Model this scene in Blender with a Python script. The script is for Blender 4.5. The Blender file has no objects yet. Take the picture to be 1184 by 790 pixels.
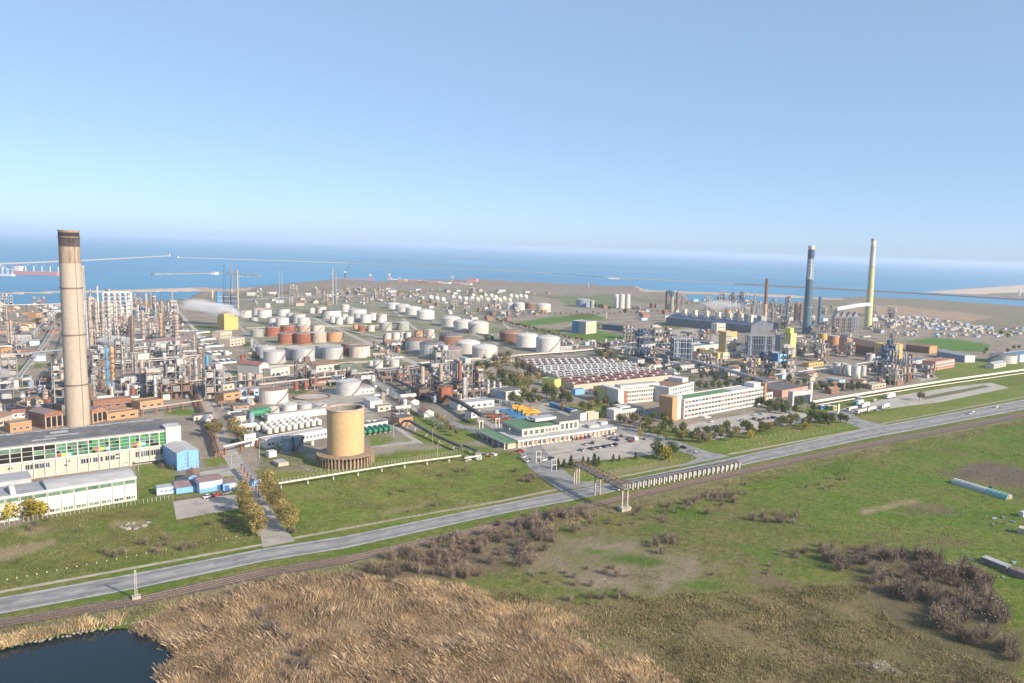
HAZE_D = 0.000092
import bpy, bmesh, math, random
import numpy as np
from mathutils import Vector, Matrix, noise
random.seed(7)
R = random.Random(11)
sc = bpy.context.scene
COL = sc.collection
rad = math.radians
# ------------------------------------------------------------------ camera model (photo pixels 1184 x 790)
W0, H0 = 1184.0, 790.0
CX, CY, F, HC = 740.0, 395.0, 900.0, 110.0
ROLL = math.atan(0.0345)
PIT = math.atan(104.9 * math.cos(ROLL) / F)
FW = Vector((0, math.cos(PIT), -math.sin(PIT)))
U0 = Vector((0, math.sin(PIT), math.cos(PIT)))
RT = Vector((1, 0, 0)) * math.cos(ROLL) + U0 * math.sin(ROLL)
UP = -Vector((1, 0, 0)) * math.sin(ROLL) + U0 * math.cos(ROLL)
CAM = Vector((0, 0, HC))

def G(px, py, z=0.0):
    """where the sight line of a photo pixel meets the ground (height z)"""
    d = FW * F + RT * (px - CX) - UP * (py - CY)
    t = (z - HC) / d.z
    return CAM + d * t

def P(v):
    d = Vector(v) - CAM
    w = d.dot(FW)
    return CX + F * d.dot(RT) / w, CY - F * d.dot(UP) / w

def SC(px, py):
    """pixels per metre, across, at a ground point"""
    return F / (G(px, py) - CAM).dot(FW)

def HT(px, py, pyt):
    g = G(px, py)
    lo, hi = 0.0, 300.0
    for _ in range(40):
        m = (lo + hi) / 2
        if P((g.x, g.y, m))[1] > pyt: lo = m
        else: hi = m
    return lo

_a, _b = G(0, 700), G(1184, 468)
UD = (_b - _a).normalized()                 # along the main road
VD = Vector((-UD.y, UD.x, 0))               # away from it, into the plant
RZ = math.atan2(UD.y, UD.x)

# ------------------------------------------------------------------ materials
MATS = {}
def nt(m):
    m.use_nodes = True
    t = m.node_tree; t.nodes.clear()
    return t
def N(t, kind, **kw):
    n = t.nodes.new(kind)
    for k, v in kw.items():
        if k.startswith('i_'):
            n.inputs[k[2:].replace('_', ' ')].default_value = v
        else: setattr(n, k, v)
    return n
def rgba(c): return (c[0], c[1], c[2], 1.0)

def mat(name, col, rough=0.75, metal=0.0, var=0.3, scale=0.4, streak=0.0, stain=None, amt=0.35, rnd=0.12, bump=0.0, spec=0.3, band=0.0):
    """weathered surface: base colour, mottled by two noises, vertical streaks and stains of its own"""
    if name in MATS: return MATS[name]
    m = bpy.data.materials.new(name); t = nt(m); L = t.links.new
    out = N(t, 'ShaderNodeOutputMaterial'); bs = N(t, 'ShaderNodeBsdfPrincipled')
    L(bs.outputs[0], out.inputs[0])
    bs.inputs['Roughness'].default_value = rough; bs.inputs['Metallic'].default_value = metal
    bs.inputs['Specular IOR Level'].default_value = spec
    tc = N(t, 'ShaderNodeTexCoord'); oi = N(t, 'ShaderNodeObjectInfo')
    add = N(t, 'ShaderNodeVectorMath', operation='ADD'); mul = N(t, 'ShaderNodeVectorMath', operation='SCALE'); mul.inputs['Scale'].default_value = 1.0
    comb = N(t, 'ShaderNodeCombineXYZ'); r100 = N(t, 'ShaderNodeMath', operation='MULTIPLY'); r100.inputs[1].default_value = 97.0
    L(oi.outputs['Random'], r100.inputs[0]); L(r100.outputs[0], comb.inputs[0]); L(r100.outputs[0], comb.inputs[1])
    L(tc.outputs['Object'], add.inputs[0]); L(comb.outputs[0], add.inputs[1])
    n1 = N(t, 'ShaderNodeTexNoise'); n1.inputs['Scale'].default_value = scale; n1.inputs['Detail'].default_value = 6; n1.inputs['Roughness'].default_value = 0.65
    L(add.outputs[0], n1.inputs['Vector'])
    mr = N(t, 'ShaderNodeMapRange'); mr.inputs[1].default_value = 0.3; mr.inputs[2].default_value = 0.7
    mr.inputs[3].default_value = 1 - var; mr.inputs[4].default_value = 1 + var * 0.6
    L(n1.outputs['Fac'], mr.inputs[0])
    rb = N(t, 'ShaderNodeMapRange'); rb.inputs[3].default_value = 1 - rnd; rb.inputs[4].default_value = 1 + rnd
    L(oi.outputs['Random'], rb.inputs[0])
    mm = N(t, 'ShaderNodeMath', operation='MULTIPLY'); L(mr.outputs[0], mm.inputs[0]); L(rb.outputs[0], mm.inputs[1])
    base = N(t, 'ShaderNodeRGB'); base.outputs[0].default_value = rgba(col)
    cur = base.outputs[0]
    if stain is not None:
        mp = N(t, 'ShaderNodeMapping'); k = 1.0 - streak
        mp.inputs['Scale'].default_value = (1, 1, max(0.06, k))
        L(add.outputs[0], mp.inputs['Vector'])
        n2 = N(t, 'ShaderNodeTexNoise'); n2.inputs['Scale'].default_value = scale * 2.3; n2.inputs['Detail'].default_value = 5; n2.inputs['Roughness'].default_value = 0.7
        L(mp.outputs[0], n2.inputs['Vector'])
        m2 = N(t, 'ShaderNodeMapRange'); m2.inputs[1].default_value = 0.62 - amt * 0.35; m2.inputs[2].default_value = 0.8 - amt * 0.25
        L(n2.outputs['Fac'], m2.inputs[0])
        mx = N(t, 'ShaderNodeMix', data_type='RGBA'); L(m2.outputs[0], mx.inputs[0]); L(cur, mx.inputs[6]); mx.inputs[7].default_value = rgba(stain)
        cur = mx.outputs[2]
    if band:
        sx = N(t, 'ShaderNodeSeparateXYZ'); L(tc.outputs['Object'], sx.inputs[0]); dv = N(t, 'ShaderNodeMath', operation='DIVIDE'); dv.inputs[1].default_value = band; L(sx.outputs[2], dv.inputs[0])
        fr = N(t, 'ShaderNodeMath', operation='FRACT'); L(dv.outputs[0], fr.inputs[0]); b3 = N(t, 'ShaderNodeMapRange'); b3.inputs[1].default_value = .04; b3.inputs[2].default_value = .14; b3.inputs[3].default_value = .8; b3.inputs[4].default_value = 1; L(fr.outputs[0], b3.inputs[0])
        m5 = N(t, 'ShaderNodeMath', operation='MULTIPLY'); L(mm.outputs[0], m5.inputs[0]); L(b3.outputs[0], m5.inputs[1]); mm = m5
    vm = N(t, 'ShaderNodeVectorMath', operation='SCALE'); L(cur, vm.inputs[0]); L(mm.outputs[0], vm.inputs['Scale'])
    L(vm.outputs[0], bs.inputs['Base Color'])
    if bump:
        bp = N(t, 'ShaderNodeBump'); bp.inputs['Strength'].default_value = bump; bp.inputs['Distance'].default_value = 0.15
        n3 = N(t, 'ShaderNodeTexNoise'); n3.inputs['Scale'].default_value = scale * 6; n3.inputs['Detail'].default_value = 3
        L(add.outputs[0], n3.inputs['Vector']); L(n3.outputs['Fac'], bp.inputs['Height']); L(bp.outputs[0], bs.inputs['Normal'])
    MATS[name] = m
    return m

RUSTC = (0.19, 0.075, 0.035)
mat('concrete', (0.40, 0.36, 0.30), 0.9, var=0.25, stain=(0.2, 0.17, 0.14), amt=0.3)
mat('concrete_dark', (0.22, 0.2, 0.18), 0.9, var=0.3, stain=(0.1, 0.09, 0.08), amt=0.3)
mat('chimney_concrete', (0.385, 0.32, 0.255), 0.9, var=0.12, scale=0.6, streak=0.93, stain=(0.31, 0.225, 0.16), amt=0.22)
mat('soot', (0.05, 0.04, 0.04), 0.95, var=0.4)
mat('soot_mid', (0.11, 0.085, 0.075), 0.95, var=0.5, streak=0.9, scale=0.3, stain=(0.05, 0.045, 0.045), amt=0.6)
mat('soot_thin', (0.35, 0.275, 0.21), 0.95, var=0.15, streak=0.95, scale=0.4, stain=(0.17, 0.09, 0.06), amt=0.5)
mat('dark_ring', (0.2, 0.15, 0.125), 0.8)
mat('ochre_render', (0.50, 0.335, 0.175), 0.85, var=0.12, scale=0.7, stain=(0.40, 0.26, 0.135), streak=0.9, amt=0.18)
mat('tower_concrete', (0.36, 0.26, 0.17), 0.9, var=0.35, streak=0.8, stain=(0.2, 0.14, 0.09), amt=0.4)
mat('white_paint', (0.58, 0.56, 0.53), 0.5, var=0.12, stain=(0.42, 0.33, 0.26), streak=0.92, amt=0.34, band=2.4)
mat('white_clean', (0.58, 0.57, 0.55), 0.5, var=0.07)
mat('silver_paint', (0.50, 0.50, 0.50), 0.45, metal=0.2, var=0.18, stain=(0.34, 0.29, 0.25), streak=0.92, amt=0.3, band=2.4)
mat('white_rusty', (0.66, 0.60, 0.54), 0.6, var=0.2, stain=(0.42, 0.23, 0.14), streak=0.9, amt=0.42)
mat('cream_paint', (0.72, 0.63, 0.47), 0.6, var=0.15, stain=(0.5, 0.36, 0.22), streak=0.9, amt=0.25)
mat('cream_wall', (0.54, 0.485, 0.41), 0.8, var=0.12, stain=(0.52, 0.44, 0.36), streak=0.8, amt=0.22)
mat('white_wall', (0.59, 0.56, 0.515), 0.75, var=0.10, stain=(0.62, 0.57, 0.52), streak=0.85, amt=0.2)
mat('grey_wall', (0.42, 0.42, 0.43), 0.8, var=0.2, stain=(0.25, 0.24, 0.24), amt=0.25)
mat('beige_wall', (0.50, 0.42, 0.32), 0.8, var=0.15, stain=(0.42, 0.33, 0.25), amt=0.25)
mat('yellow_wall', (0.56, 0.39, 0.13), 0.7, var=0.12, stain=(0.55, 0.35, 0.08), amt=0.2, streak=0.8)
mat('lemon_wall', (0.52, 0.45, 0.18), 0.7, var=0.1)
mat('lime_wall', (0.62, 0.66, 0.15), 0.7, var=0.1)
mat('orange_wall', (0.43, 0.25, 0.13), 0.8, var=0.15, stain=(0.42, 0.18, 0.08), amt=0.2)
mat('brick_wall', (0.31, 0.16, 0.11), 0.9, var=0.3, stain=(0.24, 0.12, 0.09), amt=0.3)
mat('pink_wall', (0.60, 0.28, 0.22), 0.8, var=0.15)
mat('blue_wall', (0.20, 0.42, 0.74), 0.6, var=0.12, stain=(0.14, 0.3, 0.55), streak=0.85, amt=0.2)
mat('pale_blue_wall', (0.46, 0.62, 0.78), 0.6, var=0.12)
mat('deep_blue', (0.04, 0.14, 0.42), 0.6, var=0.2)
mat('navy_steel', (0.06, 0.09, 0.16), 0.6, var=0.3)
mat('teal_stack', (0.085, 0.155, 0.20), 0.7, var=0.2, streak=0.8, stain=(0.07, 0.13, 0.17), amt=0.3)
mat('lime_stack', (0.50, 0.49, 0.26), 0.7, var=0.12, streak=0.85, stain=(0.48, 0.46, 0.24), amt=0.25)
mat('brown_stack', (0.24, 0.10, 0.06), 0.85, var=0.3, streak=0.8, stain=(0.38, 0.2, 0.14), amt=0.3)
mat('rust_red', (0.31, 0.115, 0.065), 0.85, var=0.35, stain=(0.20, 0.06, 0.035), streak=0.85, amt=0.4)
mat('rust_brown', (0.22, 0.12, 0.075), 0.85, var=0.35, stain=(0.32, 0.15, 0.08), streak=0.8, amt=0.4)
mat('orange_tank', (0.48, 0.25, 0.12), 0.7, var=0.2, stain=(0.62, 0.5, 0.36), streak=0.92, amt=0.35)
mat('beige_rusty', (0.47, 0.39, 0.325), 0.7, var=0.25, stain=(0.36, 0.16, 0.08), streak=0.9, amt=0.42)
mat('dark_tank', (0.20, 0.19, 0.18), 0.7, var=0.25, stain=(0.33, 0.3, 0.27), streak=0.92, amt=0.35)
mat('furnace_wall', (0.12, 0.145, 0.18), 0.7, var=0.3, scale=0.15, stain=(0.2, 0.18, 0.17), streak=0.8, amt=0.4)
mat('olive_tank', (0.33, 0.33, 0.29), 0.65, var=0.2, stain=(0.24, 0.22, 0.19), streak=0.9, amt=0.3)
mat('bluegrey_tank', (0.22, 0.28, 0.36), 0.6, var=0.2, stain=(0.3, 0.34, 0.4), streak=0.92, amt=0.3)
mat('roof_dark', (0.13, 0.125, 0.13), 0.9, var=0.35, scale=0.15, stain=(0.22, 0.2, 0.19), amt=0.35)
mat('roof_grey', (0.33, 0.33, 0.35), 0.8, var=0.2, scale=0.2, stain=(0.45, 0.43, 0.42), amt=0.3)
mat('roof_light', (0.42, 0.41, 0.405), 0.8, var=0.2, scale=0.2, stain=(0.35, 0.33, 0.32), amt=0.3)
mat('roof_mid', (0.27, 0.23, 0.215), 0.85, var=0.25, scale=0.2, stain=(0.2, 0.15, 0.13), amt=0.4)
mat('roof_green', (0.10, 0.20, 0.11), 0.85, var=0.25, scale=0.2, stain=(0.18, 0.24, 0.15), amt=0.3)
mat('roof_brown', (0.26, 0.16, 0.11), 0.9, var=0.3, scale=0.3, stain=(0.16, 0.11, 0.09), amt=0.3)
mat('roof_red', (0.27, 0.115, 0.095), 0.85, var=0.25, scale=0.3)
mat('roof_purple', (0.23, 0.16, 0.16), 0.85, var=0.3, scale=0.3)
mat('roof_blue', (0.12, 0.19, 0.29), 0.8, var=0.2, scale=0.2)
mat('steel_grey', (0.30, 0.30, 0.31), 0.6, metal=0.3, var=0.3, stain=(0.26, 0.16, 0.11), amt=0.3)
mat('steel_dark', (0.11, 0.11, 0.12), 0.7, metal=0.2, var=0.3, stain=(0.17, 0.10, 0.07), amt=0.3)
mat('steel_brown', (0.20, 0.13, 0.10), 0.8, var=0.35, stain=(0.3, 0.2, 0.15), amt=0.3)
mat('steel_light', (0.55, 0.54, 0.53), 0.5, metal=0.2, var=0.2, stain=(0.4, 0.33, 0.28), amt=0.25)
mat('steel_orange', (0.46, 0.17, 0.07), 0.8, var=0.3)
mat('steel_blue', (0.07, 0.22, 0.42), 0.7, var=0.25)
mat('alu_clad', (0.50, 0.49, 0.475), 0.4, metal=0.35, var=0.2, stain=(0.42, 0.33, 0.25), streak=0.9, amt=0.3)
mat('clad_tan', (0.40, 0.345, 0.29), 0.6, metal=0.1, var=0.25, stain=(0.3, 0.2, 0.14), streak=0.9, amt=0.35)
mat('clad_blue', (0.06, 0.27, 0.45), 0.55, var=0.2)
mat('glass_dark', (0.035, 0.045, 0.055), 0.15, var=0.5, scale=0.6, rnd=0.4, spec=0.6)
mat('glass_blue', (0.07, 0.11, 0.16), 0.15, var=0.5, scale=0.6, rnd=0.4, spec=0.6)
mat('glass_green', (0.055, 0.19, 0.11), 0.4, var=0.45, scale=0.5, rnd=0.35, spec=0.15)
mat('glass_bright_green', (0.04, 0.24, 0.06), 0.4, var=0.3, scale=0.5, rnd=0.3, spec=0.15)
mat('glass_pale_green', (0.12, 0.21, 0.145), 0.4, var=0.4, scale=0.5, rnd=0.3)
mat('blind_red', (0.30, 0.11, 0.10), 0.8, var=0.3)
mat('pane_red', (0.6, 0.07, 0.07), 0.4); mat('pane_yellow', (0.75, 0.6, 0.08), 0.4); mat('pane_blue', (0.3, 0.55, 0.75), 0.4)
mat('void_dark', (0.02, 0.018, 0.016), 0.95, var=0.4)
mat('asphalt', (0.27, 0.262, 0.255), 0.9, var=0.14, scale=0.06, stain=(0.14, 0.135, 0.13), amt=0.5, bump=0.15)
mat('asphalt_dark', (0.13, 0.13, 0.13), 0.9, var=0.2, scale=0.08, stain=(0.19, 0.185, 0.175), amt=0.3)
mat('paving', (0.375, 0.34, 0.295), 0.9, var=0.18, scale=0.07, stain=(0.2, 0.19, 0.18), amt=0.3)
mat('yard_concrete', (0.40, 0.36, 0.315), 0.9, var=0.22, scale=0.05, stain=(0.22, 0.2, 0.18), amt=0.35)
mat('track_dirt', (0.21, 0.18, 0.10), 0.95, var=0.4, scale=0.3, stain=(0.09, 0.11, 0.035), amt=0.7)
mat('asphalt_worn', (0.235, 0.228, 0.222), 0.9, var=0.16, scale=0.08, stain=(0.17, 0.165, 0.16), amt=0.5)
mat('asphalt_pale', (0.31, 0.30, 0.29), 0.9, var=0.16, scale=0.08, stain=(0.25, 0.24, 0.23), amt=0.5)
mat('path_dirt', (0.36, 0.31, 0.24), 0.95, var=0.25, scale=0.2, stain=(0.2, 0.19, 0.10), amt=0.3)
mat('ballast', (0.125, 0.098, 0.08), 0.95, var=0.35, scale=0.3, stain=(0.11, 0.085, 0.07), amt=0.4, bump=0.5)
mat('road_paint', (0.62, 0.62, 0.6), 0.8, var=0.35, scale=0.5)
mat('rail_steel', (0.33, 0.25, 0.2), 0.5, metal=0.5)
mat('tyre', (0.02, 0.02, 0.02), 0.9)
mat('bark', (0.13, 0.10, 0.075), 0.95, var=0.3, scale=2)
mat('bark_grey', (0.20, 0.17, 0.14), 0.95, var=0.3, scale=2)
mat('post_white', (0.5, 0.48, 0.43), 0.8, var=0.2)
mat('pipe_white', (0.60, 0.56, 0.46), 0.5, var=0.08, stain=(0.66, 0.58, 0.44), amt=0.2)
mat('pipe_dark', (0.07, 0.07, 0.075), 0.7, var=0.3)
mat('vessel_green', (0.04, 0.20, 0.11), 0.5, var=0.2)
mat('pink_steel', (0.50, 0.22, 0.23), 0.7, var=0.2)
mat('orange_paint', (0.75, 0.36, 0.03), 0.4, var=0.15)
mat('poly_film', (0.42, 0.46, 0.45), 0.35, var=0.2, scale=0.3)
mat('poly_teal', (0.16, 0.36, 0.35), 0.4, var=0.2)
mat('stone', (0.27, 0.245, 0.21), 0.9, var=0.3, scale=1)
mat('skylight_frame', (0.45, 0.435, 0.42), 0.7, var=0.2)
def leafmat(name, c, tr=0.25, rnd=0.25, var=0.5, sc_=0.8):
    if name in MATS: return MATS[name]
    m = bpy.data.materials.new(name); t = nt(m); L = t.links.new
    out = N(t, 'ShaderNodeOutputMaterial'); bs = N(t, 'ShaderNodeBsdfDiffuse'); tl = N(t, 'ShaderNodeBsdfTranslucent'); mx = N(t, 'ShaderNodeMixShader')
    mx.inputs[0].default_value = tr
    tc = N(t, 'ShaderNodeTexCoord'); n1 = N(t, 'ShaderNodeTexNoise'); n1.inputs['Scale'].default_value = sc_; n1.inputs['Detail'].default_value = 4
    oi = N(t, 'ShaderNodeObjectInfo')
    L(tc.outputs['Object'], n1.inputs['Vector'])
    mr = N(t, 'ShaderNodeMapRange'); mr.inputs[1].default_value = 0.3; mr.inputs[2].default_value = 0.7; mr.inputs[3].default_value = 1 - var; mr.inputs[4].default_value = 1 + var
    L(n1.outputs['Fac'], mr.inputs[0])
    rb = N(t, 'ShaderNodeMapRange'); rb.inputs[3].default_value = 1 - rnd; rb.inputs[4].default_value = 1 + rnd
    L(oi.outputs['Random'], rb.inputs[0])
    mm = N(t, 'ShaderNodeMath', operation='MULTIPLY'); L(mr.outputs[0], mm.inputs[0]); L(rb.outputs[0], mm.inputs[1])
    b = N(t, 'ShaderNodeRGB'); b.outputs[0].default_value = rgba(c)
    vm = N(t, 'ShaderNodeVectorMath', operation='SCALE'); L(b.outputs[0], vm.inputs[0]); L(mm.outputs[0], vm.inputs['Scale'])
    L(vm.outputs[0], bs.inputs['Color']); L(vm.outputs[0], tl.inputs['Color'])
    L(bs.outputs[0], mx.inputs[1]); L(tl.outputs[0], mx.inputs[2]); L(mx.outputs[0], out.inputs[0])
    MATS[name] = m
    return m
leafmat('leaf_green', (0.14, 0.17, 0.045)); leafmat('leaf_dark', (0.07, 0.10, 0.036)); leafmat('leaf_spring', (0.21, 0.20, 0.04))
leafmat('leaf_yellow', (0.46, 0.36, 0.05)); leafmat('leaf_brown', (0.35, 0.27, 0.10)); leafmat('leaf_olive', (0.18, 0.165, 0.055))
leafmat('twig', (0.235, 0.18, 0.14), 0.0); leafmat('twig_pale', (0.28, 0.22, 0.165), 0.0); leafmat('twig_dark', (0.165, 0.125, 0.105), 0.0)
leafmat('reed_straw', (0.74, 0.56, 0.35), 0.5, var=0.38, sc_=0.11); leafmat('reed_brown', (0.50, 0.365, 0.23), 0.5, var=0.5, sc_=0.09); leafmat('grass_blade', (0.135, 0.155, 0.042), 0.15, var=0.6, sc_=0.12); leafmat('dry_blade', (0.26, 0.205, 0.11), 0.15, var=0.55, sc_=0.1)

# ------------------------------------------------------------------ mesh builder
class MB:
    def __init__(s): s.v = []; s.f = []; s.m = []; s.s = []
    def add(s, vs, fs, m=0, smooth=False):
        b = len(s.v); s.v += [tuple(x) for x in vs]
        for f in fs: s.f.append([b + i for i in f]); s.m.append(m); s.s.append(smooth)
        return s
    def box(s, x0, y0, z0, x1, y1, z1, m=0, top=None):
        v = [(x0,y0,z0),(x1,y0,z0),(x1,y1,z0),(x0,y1,z0),(x0,y0,z1),(x1,y0,z1),(x1,y1,z1),(x0,y1,z1)]
        s.add(v, [(0,3,2,1),(0,1,5,4),(1,2,6,5),(2,3,7,6),(3,0,4,7)], m)
        return s.add(v[4:], [(0,1,2,3)], m if top is None else top)
    def gable(s, x0, y0, z0, x1, y1, z1, zr, m=0, mr=1, along='x'):
        v = [(x0,y0,z0),(x1,y0,z0),(x1,y1,z0),(x0,y1,z0),(x0,y0,z1),(x1,y0,z1),(x1,y1,z1),(x0,y1,z1)]
        if along == 'x':
            ym = (y0+y1)/2; v += [(x0,ym,zr),(x1,ym,zr)]
            s.add(v, [(0,1,5,4),(2,3,7,6),(1,2,6,9,5),(3,0,4,8,7)], m); s.add(v, [(4,5,9,8),(6,7,8,9)], mr)
        else:
            xm = (x0+x1)/2; v += [(xm,y0,zr),(xm,y1,zr)]
            s.add(v, [(1,2,6,5),(3,0,4,7),(0,1,5,8,4),(2,3,7,9,6)], m); s.add(v, [(5,6,9,8),(7,4,8,9)], mr)
        return s
    def cyl(s, x, y, z0, z1, r0, r1=None, n=16, m=0, cap=True, capm=None):
        r1 = r0 if r1 is None else r1
        c = [(math.cos(2*math.pi*i/n), math.sin(2*math.pi*i/n)) for i in range(n)]
        s.add([(x+r0*a, y+r0*b, z0) for a, b in c] + [(x+r1*a, y+r1*b, z1) for a, b in c], [(i, (i+1) % n, n+(i+1) % n, n+i) for i in range(n)], m, True)
        if cap: s.add([(x+r1*a, y+r1*b, z1) for a, b in c], [tuple(range(n))], m if capm is None else capm)
        return s
    def cone(s, x, y, z0, z1, r, n=16, m=0, smooth=True):
        c = [(x+r*math.cos(2*math.pi*i/n), y+r*math.sin(2*math.pi*i/n), z0) for i in range(n)]
        return s.add(c + [(x, y, z1)], [(i, (i+1) % n, n) for i in range(n)], m, smooth)
    def dome(s, x, y, z, r, h, n=16, k=4, m=0):
        vs = []; fs = []
        for j in range(k):
            a = j/k*math.pi/2
            for i in range(n):
                t = 2*math.pi*i/n; vs.append((x+r*math.cos(a)*math.cos(t), y+r*math.cos(a)*math.sin(t), z+h*math.sin(a)))
        vs.append((x, y, z+h))
        for j in range(k-1):
            for i in range(n): fs.append((j*n+i, j*n+(i+1) % n, (j+1)*n+(i+1) % n, (j+1)*n+i))
        for i in range(n): fs.append(((k-1)*n+i, (k-1)*n+(i+1) % n, k*n))
        return s.add(vs, fs, m, True)
    def ball(s, c, r, n=16, k=10, m=0):
        vs = [(c[0], c[1], c[2]-r)]; fs = []
        for j in range(1, k):
            a = -math.pi/2+math.pi*j/k
            for i in range(n):
                t = 2*math.pi*i/n; vs.append((c[0]+r*math.cos(a)*math.cos(t), c[1]+r*math.cos(a)*math.sin(t), c[2]+r*math.sin(a)))
        vs.append((c[0], c[1], c[2]+r)); e = len(vs)-1
        for i in range(n): fs.append((0, 1+(i+1) % n, 1+i)); fs.append((e, 1+(k-2)*n+i, 1+(k-2)*n+(i+1) % n))
        for j in range(k-2):
            for i in range(n): fs.append((1+j*n+i, 1+j*n+(i+1) % n, 1+(j+1)*n+(i+1) % n, 1+(j+1)*n+i))
        return s.add(vs, fs, m, True)
    def tube(s, p, q, r, n=6, m=0, r1=None):
        p = Vector(p); q = Vector(q); d = (q-p); r1 = r if r1 is None else r1
        if d.length < 1e-6: return s
        d.normalize(); a = d.orthogonal().normalized(); b = d.cross(a)
        vs = []
        for c, rr in ((p, r), (q, r1)):
            for i in range(n):
                t = 2*math.pi*i/n; vs.append(c + (a*math.cos(t)+b*math.sin(t))*rr)
        s.add(vs, [(i, (i+1) % n, n+(i+1) % n, n+i) for i in range(n)], m, n > 4)
        return s.add(vs, [tuple(range(n))[::-1], tuple(range(n, 2*n))], m)
    def path(s, pts, r, n=6, m=0):
        for a, b in zip(pts, pts[1:]): s.tube(a, b, r, n, m)
        return s
    def bar(s, p, q, w, m=0): return s.tube(p, q, w*0.7, 4, m)
    def torus(s, x, y, z, rr, r, n=20, k=6, m=0):
        vs = []; fs = []
        for i in range(n):
            t = 2*math.pi*i/n
            for j in range(k):
                a = 2*math.pi*j/k; q = rr+r*math.cos(a); vs.append((x+q*math.cos(t), y+q*math.sin(t), z+r*math.sin(a)))
        for i in range(n):
            for j in range(k): fs.append((i*k+j, ((i+1) % n)*k+j, ((i+1) % n)*k+(j+1) % k, i*k+(j+1) % k))
        return s.add(vs, fs, m, True)
    def ring(s, x, y, z, r0, r1, h, n=20, m=0):
        c = [(math.cos(2*math.pi*i/n), math.sin(2*math.pi*i/n)) for i in range(n)]
        vs = [(x+r*a, y+r*b, zz) for r, zz in ((r0, z), (r1, z), (r1, z+h), (r0, z+h)) for a, b in c]
        fs = []
        for k in range(4):
            o, q = k*n, ((k+1) % 4)*n
            for i in range(n): fs.append((o+i, o+(i+1) % n, q+(i+1) % n, q+i))
        return s.add(vs, fs, m)
    def prism(s, poly, z0, z1, m=0, mt=None):
        n = len(poly)
        a = sum(poly[i][0]*poly[(i+1) % n][1]-poly[(i+1) % n][0]*poly[i][1] for i in range(n))
        if a < 0: poly = poly[::-1]
        s.add([(x, y, z0) for x, y in poly] + [(x, y, z1) for x, y in poly], [(i, (i+1) % n, n+(i+1) % n, n+i) for i in range(n)], m)
        return s.add([(x, y, z1) for x, y in poly], [tuple(range(n))], m if mt is None else mt)
    def mesh(s, name, mats):
        me = bpy.data.meshes.new(name); me.from_pydata(s.v, [], s.f)
        if isinstance(mats, str): mats = [mats]
        for q in mats: me.materials.append(MATS[q] if isinstance(q, str) else q)
        me.polygons.foreach_set('material_index', s.m); me.polygons.foreach_set('use_smooth', s.s)
        me.update(); return me
    def build(s, name, mats, parent=None, loc=(0, 0, 0), rz=0.0):
        return put(name, s.mesh(name, mats), parent, loc, rz)

def put(name, me, parent=None, loc=(0, 0, 0), rz=0.0):
    o = bpy.data.objects.new(name, me); COL.objects.link(o)
    o.location = loc; o.rotation_euler = (0, 0, rz)
    if parent is not None: o.parent = parent
    KIDS.setdefault(parent.name if parent else '', []).append(o)
    return o
KIDS = {}
AUTO = []
def tag(o, label, cat, group=None, auto=None):
    o['label'] = label; o['category'] = cat
    if group: o['group'] = group
    if auto is not None: AUTO.append((o, label, auto))
    return o
def E(name, label, cat, loc, rz=0.0, group=None, auto=None):
    o = bpy.data.objects.new(name, None); COL.objects.link(o)
    o.location = loc; o.rotation_euler = (0, 0, rz); o.empty_display_size = 0.5
    return tag(o, label, cat, group, auto)
def struct(o, kind='structure'): o['kind'] = kind; return o
def dup(root, loc, rz=0.0, scale=1.0, label=None, cat=None, group=None, auto=None):
    def cp(o, par):
        c = o.copy(); COL.objects.link(c)
        if par is not None: c.parent = par
        KIDS.setdefault(par.name if par is not None else '', []).append(c)
        for k in KIDS.get(o.name, []): cp(k, c)
        return c
    r = cp(root, None)
    r.location = loc; r.rotation_euler = (0, 0, rz)
    r.scale = (scale,)*3 if not isinstance(scale, (tuple, list)) else scale
    if label: tag(r, label, cat or r['category'], group, auto)
    return r
class Proto:
    """first placement moves the original itself, later ones copy it with all its parts"""
    def __init__(s, root): s.root = root; s.used = False
    def at(s, loc, rz=0.0, scale=1.0, label=None, cat=None, group=None, auto=None):
        if s.used: return dup(s.root, loc, rz, scale, label, cat, group, auto)
        s.used = True; r = s.root
        r.location = loc; r.rotation_euler = (0, 0, rz); r.scale = (scale,)*3 if not isinstance(scale, (tuple, list)) else scale
        return tag(r, label, cat or r['category'], group, auto)
    def drop(s):
        if not s.used:
            def rm(o):
                for k in KIDS.get(o.name, []): rm(k)
                bpy.data.objects.remove(o)
            rm(s.root)

def inpoly(px, py, poly):
    r = False; n = len(poly); j = n-1
    for i in range(n):
        xi, yi = poly[i]; xj, yj = poly[j]
        if (yi > py) != (yj > py) and px < (xj-xi)*(py-yi)/(yj-yi)+xi: r = not r
        j = i
    return r
def npin(X, Y, poly):
    r = np.zeros(X.shape, bool); n = len(poly); j = n-1
    for i in range(n):
        xi, yi = poly[i]; xj, yj = poly[j]
        c = ((yi > Y) != (yj > Y)) & (X < (xj-xi)*(Y-yi)/((yj-yi) or 1e-9)+xi)
        r ^= c; j = i
    return r
def sheet(name, pts, z, m, kind='structure', world=False):
    bm = bmesh.new()
    vs = [bm.verts.new((p[0], p[1], z) if world else G(p[0], p[1], z)) for p in pts]
    f = bm.faces.new(vs); f.normal_update()
    if f.normal.z < 0: f.normal_flip()
    bmesh.ops.triangulate(bm, faces=[f], ngon_method='EAR_CLIP')
    me = bpy.data.meshes.new(name); bm.to_mesh(me); bm.free(); me.materials.append(MATS[m] if isinstance(m, str) else m)
    return struct(put(name, me), kind)
def strip(name, A, B, z, m):
    """band between two pixel polylines of equal length"""
    mb = MB(); v = [G(x, y, z) for x, y in A] + [G(x, y, z) for x, y in B]; n = len(A)
    mb.add(v, [(n+i, n+i+1, i+1, i) for i in range(n-1)])
    return struct(mb.build(name, m))
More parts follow.
